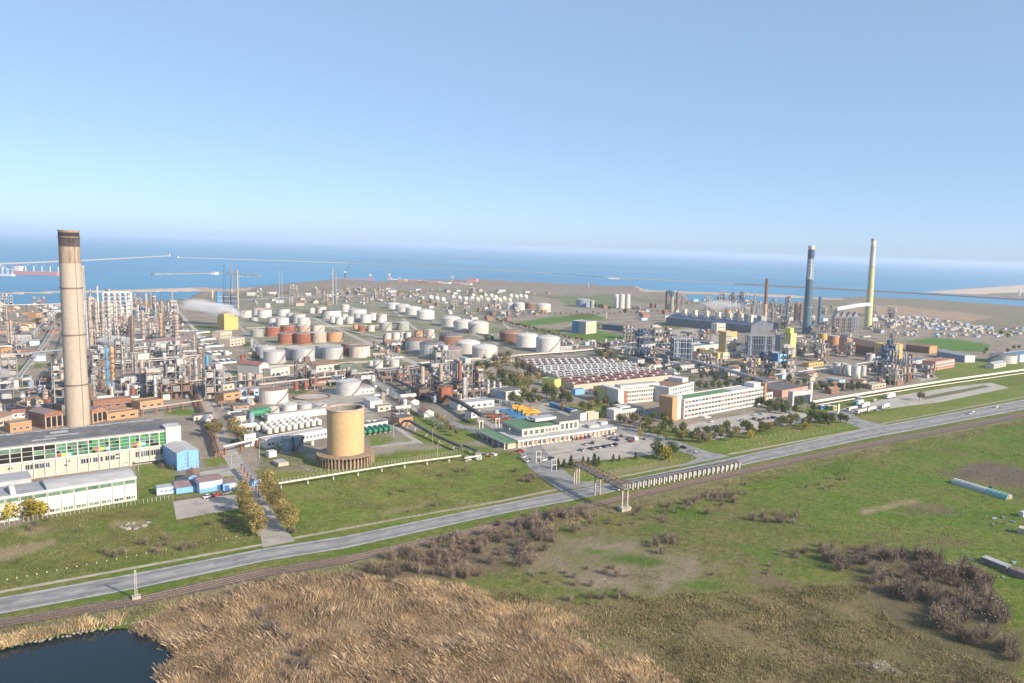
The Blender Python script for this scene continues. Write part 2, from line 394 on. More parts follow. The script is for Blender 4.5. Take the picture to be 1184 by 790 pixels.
def lerp(a, b, t): return (a[0]+(b[0]-a[0])*t, a[1]+(b[1]-a[1])*t)
def along(poly, d0, step):
    """points every step metres along a ground polyline of Vectors, with heading"""
    out = []; pos = d0
    for a, b in zip(poly, poly[1:]):
        L = (b-a).length
        while pos < L: out.append((a+(b-a)*(pos/L), math.atan2(b.y-a.y, b.x-a.x))); pos += step
        pos -= L
    return out
# ------------------------------------------------------------------ camera, sun, sky, air
cd = bpy.data.cameras.new('camera'); cam = bpy.data.objects.new('camera', cd); COL.objects.link(cam)
cam.matrix_world = Matrix(((RT.x, UP.x, -FW.x, 0), (RT.y, UP.y, -FW.y, 0), (RT.z, UP.z, -FW.z, HC), (0, 0, 0, 1)))
cd.sensor_fit = 'HORIZONTAL'; cd.sensor_width = 36.0; cd.lens = F / W0 * 36.0
cd.shift_x = -(CX - W0/2) / W0; cd.shift_y = (CY - H0/2) / W0
cd.clip_start = 1.0; cd.clip_end = 200000.0
sc.camera = cam

SUN_AZ, SUN_EL = math.atan2(0.88, -0.48), rad(27)      # azimuth from +Y towards +X
sd = Vector((math.sin(SUN_AZ)*math.cos(SUN_EL), math.cos(SUN_AZ)*math.cos(SUN_EL), math.sin(SUN_EL)))
sl = bpy.data.lights.new('sun', 'SUN'); sl.energy = 4.15; sl.angle = rad(0.55); sl.color = (1.0, 0.875, 0.71)
so = bpy.data.objects.new('sun', sl); COL.objects.link(so)
so.rotation_euler = (-sd).to_track_quat('-Z', 'Y').to_euler(); so.location = (300, -200, 400)

w = bpy.data.worlds.new('World'); sc.world = w; w.use_nodes = True
t = w.node_tree; t.nodes.clear()
wo = N(t, 'ShaderNodeOutputWorld'); bg = N(t, 'ShaderNodeBackground'); sk = N(t, 'ShaderNodeTexSky')
sk.sky_type = 'NISHITA'; sk.sun_disc = False; sk.sun_elevation = SUN_EL; sk.sun_rotation = SUN_AZ
sk.altitude = 1500; sk.air_density = 0.6; sk.dust_density = 2.2; sk.ozone_density = 1.2
bg.inputs['Strength'].default_value = 0.115
sky_mix = N(t, 'ShaderNodeMix', data_type='RGBA'); sky_mix.inputs[0].default_value = 0.6; sky_mix.inputs[7].default_value = (1.95, 2.85, 4.15, 1)   # even pale blue mixed in to flatten the sky's brightness gradient
t.links.new(sk.outputs[0], sky_mix.inputs[6]); t.links.new(sky_mix.outputs[2], bg.inputs[0]); t.links.new(bg.outputs[0], wo.inputs[0])

sc.view_settings.view_transform = 'Standard'; sc.view_settings.look = 'None'
sc.view_settings.exposure = 0.9; sc.view_settings.gamma = 1.0
sc.render.engine = 'CYCLES'
cy = sc.cycles
cy.max_bounces = 5; cy.diffuse_bounces = 2; cy.glossy_bounces = 2; cy.transmission_bounces = 2; cy.volume_bounces = 1; cy.transparent_max_bounces = 6
cy.use_denoising = True; cy.sample_clamp_indirect = 4.0; cy.use_adaptive_sampling = True; cy.adaptive_threshold = 0.012
cy.volume_step_rate = 2.0; cy.volume_max_steps = 128
cy.caustics_reflective = False; cy.caustics_refractive = False

def volmat(name, col, dens, aniso=0.2):
    m = bpy.data.materials.new(name); t = nt(m)
    out = N(t, 'ShaderNodeOutputMaterial'); pv = N(t, 'ShaderNodeVolumePrincipled')
    pv.inputs['Color'].default_value = rgba(col); pv.inputs['Density'].default_value = dens; pv.inputs['Anisotropy'].default_value = aniso
    t.links.new(pv.outputs[0], out.inputs['Volume'])
    return m
FAR = 42000.0
hm = volmat('haze_air', (0.66, 0.77, 0.94), HAZE_D, 0.05)
struct(MB().box(-FAR-500, -4500, -9.0, FAR+500, FAR+500, 131.0).build('haze', [hm]), 'stuff')

# ------------------------------------------------------------------ ground
LAND = [(-900,385),(0,352),(140,349),(215,345),(232,337),(262,334),(300,331),(345,326.5),(390,322.5),(430,325),(480,323),(560,323),(640,327),(700,330),(738,331),(744,334.5),(790,337),(860,338.5),(915,341),(960,344.5),(1000,342.5),(1060,345),(1184,353.5),(1900,388),(2600,9000),(-2600,9000)]
LAGOON = [(776,342),(800,340),(860,341.5),(930,345),(938,348),(905,350),(872,350.5),(850,346),(812,348.5),(790,346)]
SPIT = [(-300,347),(0,337.5),(120,335.3),(235,332),(262,334),(236,336.5),(120,337.6),(0,340),(-300,350)]
BEACH = [(1058,338),(1090,335.5),(1130,332.5),(1184,328.5),(1400,331),(1900,350),(1900,380),(1184,345.8),(1120,341.3),(1085,339.2)]
GREEN = ((0.105,0.152,0.023),(0.170,0.165,0.052))
Z = []
def zone(poly, a, b, soft=6.0): Z.append((poly, tuple(q*1.2 for q in a), tuple(q*1.2 for q in b), soft))
zone([(-900,300),(1900,300),(1900,430),(1184,385),(1060,372),(980,362),(860,352),(740,346),(560,338),(400,335),(300,340),(200,348),(-900,385)], (0.24,0.185,0.14),(0.15,0.135,0.10), 3)
zone([(1030,372),(1184,384),(1400,400),(1400,360),(1184,352),(1060,346),(960,346),(940,352)], (0.22,0.17,0.12),(0.14,0.14,0.09), 3)
zone([(990,350),(1100,360),(1150,366),(1120,372),(1030,366),(970,360)], (0.33,0.23,0.16),(0.24,0.18,0.13), 3)
zone([(330,330),(560,330),(740,338),(740,342),(560,335),(400,333)], (0.26,0.21,0.17),(0.15,0.14,0.10), 2)
zone([(0,336),(262,330),(262,337),(0,341)], (0.50,0.40,0.30),(0.40,0.33,0.26), 1)
zone([(215,330),(300,330),(285,337),(240,338)], (0.42,0.30,0.2),(0.3,0.22,0.16), 1)
zone([(735,330),(965,341),(975,347),(740,337)], (0.46,0.36,0.28),(0.34,0.27,0.2), 1)
zone([(1050,338),(1130,333),(1184,329.5),(1500,331),(1500,341),(1184,338),(1130,340),(1085,339)], (0.50,0.41,0.34),(0.42,0.34,0.27), 1)
zone([(-900,420),(-300,372),(0,354),(200,349),(300,342),(400,337),(560,340),(740,348),(860,354),(1000,365),(1184,388),(1500,420),(1184,428),(1000,457),(940,470),(800,492),(700,500),(640,530),(590,520),(540,515),(480,522),(330,540),(290,545),(200,548),(160,560),(0,612),(-900,760)], (0.27,0.225,0.175),(0.17,0.15,0.125), 5)
zone([(275,350),(420,344),(560,352),(600,385),(600,415),(430,432),(330,415),(280,402)], (0.135,0.145,0.075),(0.25,0.225,0.18), 5)
zone([(420,430),(560,432),(600,470),(520,500),(450,480)], (0.15,0.135,0.105),(0.22,0.2,0.17), 5)
zone([(640,400),(760,420),(880,420),(900,445),(800,440),(700,430)], (0.13,0.125,0.095),(0.2,0.18,0.15), 5)
for q in ([(592,374),(641,366),(682,363),(704,369),(641,374.5),(600,377)], [(634,384),(660,386),(689,382),(720,388),(740,390.5),(700,394.8),(676,394.8),(655,389)], [(1043,394.5),(1075,391.4),(1112,393),(1145,398.4),(1140,407.5),(1109,407),(1078,402)]):
    zone(q, (0.085,0.16,0.03),(0.075,0.14,0.03), 1.5)
zone([(640,344),(720,339),(716,357),(690,353),(655,354)], (0.12,0.155,0.06),(0.15,0.15,0.08), 2)
for q in ([(300,520),(330,512),(372,540),(440,532),(560,508),(545,496),(500,490),(470,505),(430,518),(425,505),(455,505),(480,512),(540,520),(560,520),(600,535),(560,590),(340,622),(312,560)],
          [(720,506),(760,492),(800,499),(830,512),(808,527)], [(835,512),(930,494),(985,484),(1002,493),(840,525),(812,522)],
          [(985,484),(1010,478),(1184,446),(1184,460),(1030,489)], [(1052,447),(1184,415),(1184,433),(1000,466),(960,474)],
          [(640,545),(700,537),(760,526),(803,534),(690,560),(662,560)], [(157,540),(200,533),(205,548),(160,566)], [(234,530),(262,528),(268,536),(238,541)], [(244,548),(268,546),(272,557),(250,558)], [(1060,430),(1130,415),(1184,412),(1184,422),(1075,440)], [(466,470),(500,486),(530,505),(500,500),(462,480)], [(640,470),(690,462),(720,474),(690,486),(660,480)]):
    zone(q, *GREEN, 2.5)
zone([(300,515),(340,525),(365,545),(300,545)], (0.11,0.12,0.05),(0.2,0.17,0.11), 3)
zone([(-900,760),(0,716),(157,690),(306,657),(400,643),(560,607),(661,586),(717,573),(840,546),(1000,512),(1184,477),(1184,500),(1000,530),(840,566),(720,592),(560,630),(400,668),(306,682),(157,712),(60,735),(0,752),(-900,810)], (0.14,0.13,0.06),(0.19,0.16,0.09), 4)
zone([(840,560),(1000,525),(1184,487),(1500,440),(1500,740),(1184,690),(1100,650),(960,605),(900,585)], (0.082,0.138,0.018),(0.135,0.145,0.040), 12)
zone([(430,655),(560,605),(640,593),(645,640),(600,662),(540,670),(430,674)], (0.12,0.09,0.06),(0.15,0.12,0.07), 8)
zone([(520,674),(640,692),(760,690),(900,680),(1000,676),(1020,720),(1184,790),(1400,1100),(820,1100),(750,800),(640,722)], (0.180,0.138,0.075),(0.115,0.105,0.045), 16)
zone([(100,1300),(180,800),(206,755),(198,745),(150,728),(200,702),(330,668),(430,668),(520,682),(640,722),(770,800),(900,1300)], (0.36,0.26,0.16),(0.22,0.165,0.10), 8)
zone([(960,625),(1060,636),(1120,660),(1184,745),(1184,800),(1060,770),(1000,700)], (0.12,0.095,0.06),(0.10,0.09,0.04), 12)
zone([(1080,548),(1140,533),(1200,543),(1200,566),(1120,557)], (0.13,0.10,0.085),(0.11,0.10,0.06), 6)
zone([(990,766),(1020,765),(1050,776),(1085,778),(1040,780),(1010,775)], (0.45,0.40,0.35),(0.25,0.2,0.14), 4)
zone([(1040,578),(1100,588),(1110,598),(1060,592)], (0.15,0.12,0.09),(0.11,0.12,0.05), 5)
zone([(720,600),(850,575),(960,640),(900,680),(760,690),(640,690),(560,672),(650,640),(640,612)], (0.098,0.118,0.030),(0.150,0.130,0.058), 22)
zone([(590,640),(660,622),(720,626),(800,640),(835,660),(770,686),(690,682),(625,662)], (0.215,0.170,0.125),(0.140,0.130,0.06), 14)
for q in ([(-20,640),(60,622),(70,630),(0,650)],[(20,612),(60,606),(64,616),(20,622)],[(130,603),(168,600),(165,610),(128,612)],[(560,588),(640,570),(646,575),(560,592)],[(440,590),(540,577),(536,580),(440,594)],[(690,548),(770,533),(775,537),(692,553)],[(990,590),(1060,575),(1064,580),(1000,596)]):
    zone(q, (0.26,0.2,0.13),(0.17,0.15,0.07), 4)
for q in ([(75,610),(92,610),(78,672),(62,676)],):
    zone(q, (0.13,0.14,0.05),(0.10,0.13,0.035), 5)
rp = random.Random(3)
for _ in range(150):
    cx, cyy = rp.uniform(0,1000), rp.uniform(356,505)
    if not any(inpoly(cx,cyy,q) for q in ([(0,360),(280,345),(300,500),(200,500),(0,470)],[(280,350),(560,350),(640,400),(560,500),(300,480)],[(600,360),(1000,370),(1000,440),(760,440),(640,400)])): continue
    w_, h_ = rp.uniform(5,26), rp.uniform(1.2,5); a_ = [(cx-w_,cyy+h_*.3),(cx-w_*.2,cyy-h_),(cx+w_,cyy-h_*.5),(cx+w_*.5,cyy+h_)]; c_ = rp.choice([GREEN[0],(0.10,0.12,0.04),(0.09,0.11,0.03),(0.33,0.30,0.26),(0.12,0.115,0.11),(0.28,0.2,0.14)])
    zone(a_, c_, tuple(q*.8 for q in c_), 1.5)
for _ in range(60):
    cx, cyy = rp.uniform(640,1184), rp.uniform(500,700); w_, h_ = rp.uniform(8,45), rp.uniform(2,9)
    if not inpoly(cx,cyy,[(640,620),(840,566),(1184,495),(1184,700),(1000,650),(900,690),(640,680)]): continue
    c_ = rp.choice([(0.16,0.13,0.075),(0.115,0.115,0.045),(0.075,0.13,0.018),(0.14,0.13,0.055),(0.095,0.14,0.03)]); zone([(cx-w_,cyy-h_*.2),(cx-w_*.2,cyy-h_),(cx+w_,cyy+h_*.3),(cx+w_*.3,cyy+h_)], c_, tuple(q*.75 for q in c_), 5)
for _ in range(46):
    cx, cyy = rp.uniform(0,620), rp.uniform(530,690); w_, h_ = rp.uniform(8,36), rp.uniform(1.5,5)
    if not (inpoly(cx,cyy,[(0,612),(160,585),(200,603),(270,590),(296,622),(0,680)]) or inpoly(cx,cyy,[(338,620),(315,570),(540,528),(630,562)])): continue
    c_ = rp.choice([(0.17,0.14,0.075),(0.125,0.13,0.045),(0.085,0.15,0.02),(0.11,0.15,0.03)]); zone([(cx-w_,cyy+h_*.2),(cx-w_*.2,cyy-h_),(cx+w_,cyy-h_*.3),(cx+w_*.3,cyy+h_)], c_, tuple(q*.8 for q in c_), 4)
POND = [(-200,790),(-60,765),(0,750),(30,742),(85,730),(140,723),(165,731),(196,746),(206,752),(198,762),(184,775),(189,792),(210,840),(150,960),(-400,1100)]

ps = [1.3,1.8,2.4,3.0] + list(np.arange(4, 70, 0.8)) + list(np.arange(70, 200, 1.8)) + list(np.arange(200, 560, 3.2)) + list(np.arange(560, 1500, 12))
ds = np.array([HC*F/q for q in ps] + [40.0, -150.0, -1500.0, -4300.0])
ts = np.concatenate([np.linspace(-2.6, -1.05, 36), np.arange(-1.045, 0.78, 0.0045), np.linspace(0.785, 2.4, 40)])
D, T = np.meshgrid(ds, ts, indexing='ij')
Dp = np.where(D < 60, 60.0, D)
Xw = np.clip(T*Dp*1.0, -FAR, FAR); Yw = np.where(D > FAR, FAR, D)
rows, cols = D.shape
dx, dyy, dz = Xw, Yw, -HC
wv = dx*FW.x+dyy*FW.y+dz*FW.z
wv = np.where(wv < 5, 5, wv)
PXg = CX+F*(dx*RT.x+dyy*RT.y+dz*RT.z)/wv; PYg = CY-F*(dx*UP.x+dyy*UP.y+dz*UP.z)/wv
PYg = np.where(D < 62, 1250, PYg)
j1 = np.array([noise.noise((x*0.035, y*0.035, 1.0)) + 0.5*noise.noise((x*0.11, y*0.11, 7.0)) for x, y in zip(PXg.ravel(), PYg.ravel()*2)]).reshape(D.shape)
j2 = np.array([noise.noise((x*0.035, y*0.035, 31.0)) + 0.5*noise.noise((x*0.11, y*0.11, 47.0)) for x, y in zip(PXg.ravel(), PYg.ravel()*2)]).reshape(D.shape)
A = np.zeros(D.shape+(3,)); B = np.zeros(D.shape+(3,)); A[:] = GREEN[0]; B[:] = GREEN[1]
for poly, a, b, soft in Z:
    wgt = np.zeros(D.shape)
    for k, (ox, oy) in enumerate(((0,0),(-1,.5),(1,-.5),(.5,.7),(-.5,-.7),(1.6,.3),(-1.6,-.3))):
        wgt += npin(PXg+soft*(1.6*j1+0.7*ox), PYg+soft*0.6*(1.3*j2+0.7*oy), poly)
    wgt = (wgt/7)[..., None]
    A = A*(1-wgt)+np.array(a)*wgt; B = B*(1-wgt)+np.array(b)*wgt   # base soils
land = (npin(PXg, PYg, LAND) & ~npin(PXg, PYg+0.5*j1, LAGOON)) | npin(PXg, PYg, SPIT) | npin(PXg, PYg, BEACH) | (D < 62)
pond = npin(PXg+3*j1, PYg+2*j2, POND)
Zw = np.where(land, 0.0, -6.0)
Zw = np.where(pond & (D < 300), -2.5, Zw)
me = bpy.data.meshes.new('ground')
verts = np.stack([Xw, Yw, Zw], -1).reshape(-1, 3)
ii = np.arange(rows*cols).reshape(rows, cols)
faces = np.stack([ii[1:, :-1], ii[1:, 1:], ii[:-1, 1:], ii[:-1, :-1]], -1).reshape(-1, 4)
me.vertices.add(len(verts)); me.vertices.foreach_set('co', verts.ravel())
me.loops.add(len(faces)*4); me.loops.foreach_set('vertex_index', faces.ravel())
me.polygons.add(len(faces)); me.polygons.foreach_set('loop_start', np.arange(0, len(faces)*4, 4)); me.polygons.foreach_set('loop_total', np.full(len(faces), 4))
me.update(calc_edges=True)
for nm, arr in (('soil_a', A), ('soil_b', B)):
    at = me.attributes.new(nm, 'FLOAT_COLOR', 'POINT')
    at.data.foreach_set('color', np.concatenate([arr.reshape(-1, 3), np.ones((rows*cols, 1))], 1).ravel())
m = bpy.data.materials.new('ground_soil'); t = nt(m); L = t.links.new
out = N(t, 'ShaderNodeOutputMaterial'); bs = N(t, 'ShaderNodeBsdfPrincipled'); L(bs.outputs[0], out.inputs[0]); bs.inputs['Roughness'].default_value = 1.0; bs.inputs['Specular IOR Level'].default_value = 0.05
a1 = N(t, 'ShaderNodeAttribute', attribute_name='soil_a'); a2 = N(t, 'ShaderNodeAttribute', attribute_name='soil_b')
tc = N(t, 'ShaderNodeTexCoord')
def nz(s, det, ro=0.6):
    n = N(t, 'ShaderNodeTexNoise'); n.inputs['Scale'].default_value = s; n.inputs['Detail'].default_value = det; n.inputs['Roughness'].default_value = ro
    L(tc.outputs['Object'], n.inputs['Vector']); return n
n1, n2, n3 = nz(0.035, 8, 0.7), nz(0.35, 5, 0.65), nz(1.6, 3, 0.7)
ad = N(t, 'ShaderNodeMath', operation='MULTIPLY_ADD'); ad.inputs[1].default_value = 0.55; L(n2.outputs['Fac'], ad.inputs[0]); L(n1.outputs['Fac'], ad.inputs[2])
mr = N(t, 'ShaderNodeMapRange'); mr.inputs[1].default_value = 0.68; mr.inputs[2].default_value = 0.9; L(ad.outputs[0], mr.inputs[0])
mx = N(t, 'ShaderNodeMix', data_type='RGBA'); L(mr.outputs[0], mx.inputs[0]); L(a1.outputs['Color'], mx.inputs[6]); L(a2.outputs['Color'], mx.inputs[7])
m3 = N(t, 'ShaderNodeMapRange'); m3.inputs[1].default_value = 0.3; m3.inputs[2].default_value = 0.7; m3.inputs[3].default_value = 0.55; m3.inputs[4].default_value = 1.4; L(n3.outputs['Fac'], m3.inputs[0])
m4 = N(t, 'ShaderNodeMapRange'); m4.inputs[1].default_value = 0.3; m4.inputs[2].default_value = 0.7; m4.inputs[3].default_value = 0.75; m4.inputs[4].default_value = 1.2; L(n2.outputs['Fac'], m4.inputs[0])
mm = N(t, 'ShaderNodeMath', operation='MULTIPLY'); L(m3.outputs[0], mm.inputs[0]); L(m4.outputs[0], mm.inputs[1])
vm = N(t, 'ShaderNodeVectorMath', operation='SCALE'); L(mx.outputs[2], vm.inputs[0]); L(mm.outputs[0], vm.inputs['Scale']); L(vm.outputs[0], bs.inputs['Base Color'])
bp = N(t, 'ShaderNodeBump'); bp.inputs['Strength'].default_value = 0.7; bp.inputs['Distance'].default_value = 0.5
ba = N(t, 'ShaderNodeMath', operation='MULTIPLY_ADD'); ba.inputs[1].default_value = 0.5; L(n3.outputs['Fac'], ba.inputs[0]); L(n2.outputs['Fac'], ba.inputs[2]); L(ba.outputs[0], bp.inputs['Height']); L(bp.outputs[0], bs.inputs['Normal'])
me.materials.append(m)
struct(put('ground', me))

def water(name, col, rough, bump, sc_, spec=0.5, dist=0.3):
    m = bpy.data.materials.new(name); t = nt(m); L = t.links.new
    out = N(t, 'ShaderNodeOutputMaterial'); bs = N(t, 'ShaderNodeBsdfPrincipled'); L(bs.outputs[0], out.inputs[0])
    bs.inputs['Base Color'].default_value = rgba(col); bs.inputs['Roughness'].default_value = rough; bs.inputs['Specular IOR Level'].default_value = spec
    tc = N(t, 'ShaderNodeTexCoord'); n1 = N(t, 'ShaderNodeTexNoise'); n1.inputs['Scale'].default_value = sc_; n1.inputs['Detail'].default_value = 4
    L(tc.outputs['Object'], n1.inputs['Vector'])
    bp = N(t, 'ShaderNodeBump'); bp.inputs['Strength'].default_value = bump; bp.inputs['Distance'].default_value = dist
    L(n1.outputs['Fac'], bp.inputs['Height']); L(bp.outputs[0], bs.inputs['Normal'])
    n2 = N(t, 'ShaderNodeTexNoise'); n2.inputs['Scale'].default_value = 0.0011; n2.inputs['Detail'].default_value = 5; L(tc.outputs['Object'], n2.inputs['Vector'])
    mr = N(t, 'ShaderNodeMapRange'); mr.inputs[1].default_value = 0.35; mr.inputs[2].default_value = 0.65; mr.inputs[3].default_value = 0.85; mr.inputs[4].default_value = 1.15; L(n2.outputs['Fac'], mr.inputs[0])
    b = N(t, 'ShaderNodeRGB'); b.outputs[0].default_value = rgba(col)
    vm = N(t, 'ShaderNodeVectorMath', operation='SCALE'); L(b.outputs[0], vm.inputs[0]); L(mr.outputs[0], vm.inputs['Scale']); L(vm.outputs[0], bs.inputs['Base Color'])
    return m
sheet('sea', [(-FAR, 700), (FAR, 700), (FAR, FAR), (-FAR, FAR)], -1.2, water('sea_water', (0.065, 0.235, 0.39), 0.45, 0.5, 0.05, 0.25), world=True)
sheet('pond_water', [(-330, 90), (20, 90), (20, 290), (-330, 290)], -0.7, water('pond_water', (0.006, 0.016, 0.022), 0.06, 0.08, 0.5, 0.22, 0.1), world=True)

# ------------------------------------------------------------------ roads, railway, paved areas
MRU = [(-260,739),(0,691),(157,662.6),(306,634),(400,619.7),(542,590.5),(600,579),(661,567),(737,552.5),(840,530.5),(1000,496),(1184,462),(1420,421)]
MRL = [(-260,762),(0,710),(157,681),(306,649),(400,634),(560,598.5),(596,591),(661,579),(717,567),(840,542),(1000,508),(1184,473.6),(1420,432)]
def resample(pl, xs):
    out = []
    for x in xs:
        for a, b in zip(pl, pl[1:]):
            if a[0] <= x <= b[0]: out.append((x, a[1]+(b[1]-a[1])*(x-a[0])/(b[0]-a[0]))); break
    return out
XS = [-260,-120,0,80,157,230,306,400,470,542,600,661,717,780,840,920,1000,1090,1184,1300,1420]
MU, ML = resample(MRU, XS), resample(MRL, XS)
strip('main_road', MU, ML, 0.10, 'asphalt')
def inner(f, w):
    a = [lerp(p, q, f) for p, q in zip(MU, ML)]; b = [lerp(p, q, f+w) for p, q in zip(MU, ML)]
    return a, b
strip('road_edge_line', *inner(0.93, 0.022), 0.108, 'road_paint'); strip('road_edge_line', *inner(0.05, 0.02), 0.108, 'road_paint')
strip('road_lane_wear', *inner(0.17, 0.1), 0.105, 'asphalt_worn'); strip('road_lane_wear', *inner(0.70, 0.11), 0.105, 'asphalt_worn'); strip('road_lane_wear', *inner(0.53, 0.07), 0.105, 'asphalt_pale')
mb = MB(); c0 = [G(*lerp(p, q, 0.49), 0.108) for p, q in zip(MU, ML)]
for p, a in along(c0, 0, 12.0):
    c, s = math.cos(a), math.sin(a)
    mb.add([(p.x+c*x-s*y, p.y+s*x+c*y, 0.109) for x, y in ((0,-.1),(5,-.1),(5,.1),(0,.1))], [(0,1,2,3)])
struct(mb.build('road_centre_line', 'road_paint'))
RRU = [(-260,765),(0,716),(157,690),(306,657),(400,643),(560,607),(661,586),(717,573),(840,546),(1000,512),(1184,477),(1420,435)]
RRL = [(-260,780),(0,727),(157,701),(306,668),(400,652),(560,614.5),(661,593),(717,580),(840,552.5),(1000,518),(1184,483),(1420,440)]
RU_, RL_ = resample(RRU, XS), resample(RRL, XS)
strip('railway_bed', RU_, RL_, 0.05, 'ballast')
for nm, f0 in (('', 0.28), ('', 0.66)):
    e = E('railway_track', 'rusty railway track on dark ballast, running next to the main road', 'railway track', (0,0,0), 0, 'tracks beside the main road')
    e['label'] = ['rusty railway track on ballast, closer to the main road', 'rusty railway track on ballast, closer to the reeds and scrub'][f0 > 0.5]
    cl = [G(*lerp(p, q, f0), 0.1) for p, q in zip(RU_, RL_)]
    for off in (-0.75, 0.75):
        mb = MB(); pts = []
        for i, p in enumerate(cl):
            d = (cl[min(i+1, len(cl)-1)]-cl[max(i-1, 0)]).normalized(); pts.append(p+Vector((-d.y, d.x, 0))*off+Vector((0, 0, 0.12)))
        mb.path(pts, 0.09, 4); mb.build('rail', 'rail_steel', e)
    mb = MB()
    for p, a in along(cl, 0, 1.6):
        if p.length > 900: continue
        d = Vector((math.cos(a), math.sin(a), 0)); q = Vector((-d.y, d.x, 0))
        c = [p+q*sx*1.3+d*sy*0.13 for sx, sy in ((-1,-1),(1,-1),(1,1),(-1,1))]
        mb.add([(v.x, v.y, 0.14) for v in c], [(0,1,2,3)])
    struct(mb.build('sleepers', 'steel_brown', e), 'stuff')
def path_band(name, pts, w_px, z, m):
    """w_px: width in metres across the direction of the polyline"""
    v = [G(*p, z) for p in pts]; mb = MB(); vs = []
    for i, p in enumerate(v):
        d = (v[min(i+1, len(v)-1)]-v[max(i-1, 0)]).normalized(); q = Vector((-d.y, d.x, 0))*w_px/2
        vs += [p+q, p-q]
    mb.add(vs, [(2*i, 2*i+1, 2*i+3, 2*i+2) for i in range(len(v)-1)])
    return struct(mb.build(name, m))
path_band('footpath', [(-200,722),(0,684.6),(150,657.5),(305,629.5)], 2.2, 0.03, 'path_dirt')
path_band('footpath', [(338,622.6),(460,600),(580,579.3),(646,565.5)], 2.2, 0.03, 'path_dirt')
path_band('footpath', [(678,558.5),(740,547),(803,534.5)], 2.2, 0.03, 'path_dirt')
path_band('footpath', [(842,525.5),(920,511),(998,496.5)], 2.4, 0.03, 'path_dirt')
path_band('footpath', [(1015,491),(1100,475),(1184,459),(1300,438)], 2.2, 0.03, 'path_dirt')
strip('access_road', [(304,633),(300,616),(291,595),(278,568),(270,550),(262,535),(252,517),(243,498),(236,480),(232,466),(228,452)], [(341,626),(326,606),(312,585),(298,561),(289,545),(279,530),(270,514),(260,497),(250,480),(244,466),(240,452)], 0.06, 'paving')
sheet('side_road', [(203,553),(236,545),(268,540),(285,543),(289,549),(262,551),(240,552),(206,561)], 0.05, 'paving')
sheet('entrance_road', [(648,568.5),(612,541),(598,521),(624,514),(640,532),(652,543),(668,556),(700,559)], 0.09, 'asphalt')
sheet('parking_lot', [(598.5,518),(711,500),(722,500),(771,514),(759,525),(700,532),(666,533.5),(641,538),(628,540),(611,531)], 0.055, 'paving')
sheet('side_street', [(700,491),(712,489),(762,503),(818,522),(845,527.5),(783,540.5),(806,530),(800,526),(765,514),(722,500.2),(709,499)], 0.05, 'asphalt')
sheet('parking_lot', [(786,493),(850,481),(905,473.5),(930,478),(945,487),(905,492),(860,500),(825,509),(800,503)], 0.05, 'paving')
sheet('filling_station_road', [(1000,497.5),(985,491),(965,484),(950,478),(975,474),(985,480),(1000,486),(1026,491.5)], 0.09, 'asphalt')
sheet('lorry_park', [(955,476.5),(1003,467),(1029,459),(1105,447),(1146,442.5),(1167,448.5),(1087,465.2),(1050,469.5),(1010,475.5),(985,480)], 0.05, 'paving')
sheet('lorry_park_island', [(1063,459.5),(1100,452.5),(1138,445.6),(1146,447),(1105,455.5),(1070,462)], 0.06, 'track_dirt')
sheet('parking_island', [(613,528.6),(640,524.6),(664,521),(664,522.6),(640,526.6),(616,530.4)], 0.07, 'path_dirt')
sheet('parking_island', [(672,519.5),(700,515),(728,509.5),(729,511),(700,516.7),(674,521)], 0.07, 'path_dirt')
sheet('concrete_pad', [(200,580),(231,575),(274,572),(276,588.7),(245,593.5),(204,601)], 0.05, 'yard_concrete')
strip('plant_road', [(203,360.3),(221,379),(235,400),(248.4,421),(259,440),(262,446)], [(207.8,360),(226.7,380.6),(241,400),(256.5,420),(273.5,440),(280,447)], 0.06, 'yard_concrete')
strip('plant_road', [(358.6,367),(396.5,384.7),(422,397),(447,408),(480,423)], [(363,366.6),(401,383.8),(427,395.5),(453,406),(487,421)], 0.06, 'paving')
strip('plant_road', [(428,440),(455,459),(484,479)], [(434,439),(462,458),(490,477)], 0.06, 'paving')
strip('plant_road', [(30,452),(55,428),(64,400),(72,380)], [(44,452),(62,428),(68,400),(75,380)], 0.05, 'asphalt_dark')
for i_, (q_, w_) in enumerate((([(285,362),(360,372),(430,388),(500,402)],5),([(290,404),(360,402),(430,401)],4),([(285,424),(300,440)],4),([(270,372),(330,425)],4),([(440,345),(470,372),(500,396)],5),([(400,352),(440,372),(475,391)],4),([(500,372),(560,391),(590,404)],5),([(575,366),(600,392)],4),([(640,412),(720,408),(800,404)],5),([(760,402),(820,425),(885,446)],5),([(890,395),(930,410),(1000,440)],5),([(930,388),(1040,410),(1080,436)],5),([(104,399),(180,395),(215,392)],6),([(104,421),(180,417),(235,412)],6),([(125,440),(120,360)],5),([(165,440),(150,360)],5),([(196,430),(178,358)],5),([(0,398),(60,392)],5),([(0,380),(70,376)],5),([(545,340),(600,355),(760,362)],6),([(600,345),(760,350)],6))):
    path_band('plant_road', q_, w_, 0.062+0.0045*i_, 'yard_concrete' if i_ % 3 else 'paving')
strip('plant_road', [(450,491),(466,502),(481,512.5)], [(456,491),(473,502),(490,513)], 0.05, 'paving')
strip('plant_road', [(420,517),(450,513.5),(481,509)], [(420,519.5),(450,516),(484,512.5)], 0.055, 'paving')
strip('plant_road', [(510,487),(540,498),(575,510),(600,521)], [(517,485),(548,495),(584,507),(606,516)], 0.05, 'asphalt')
sheet('plant_yard', [(240,440),(262,437),(285,455),(272,478),(246,470)], 0.05, 'yard_concrete')
sheet('plant_yard', [(268,495),(305,484),(312,500),(300,507),(272,508)], 0.05, 'asphalt_dark')
sheet('plant_yard', [(330,466),(420,440),(455,470),(420,478),(340,476)], 0.04, 'yard_concrete')
sheet('plant_yard', [(614,470),(640,464),(662,483),(640,488),(618,484)], 0.05, 'yard_concrete')
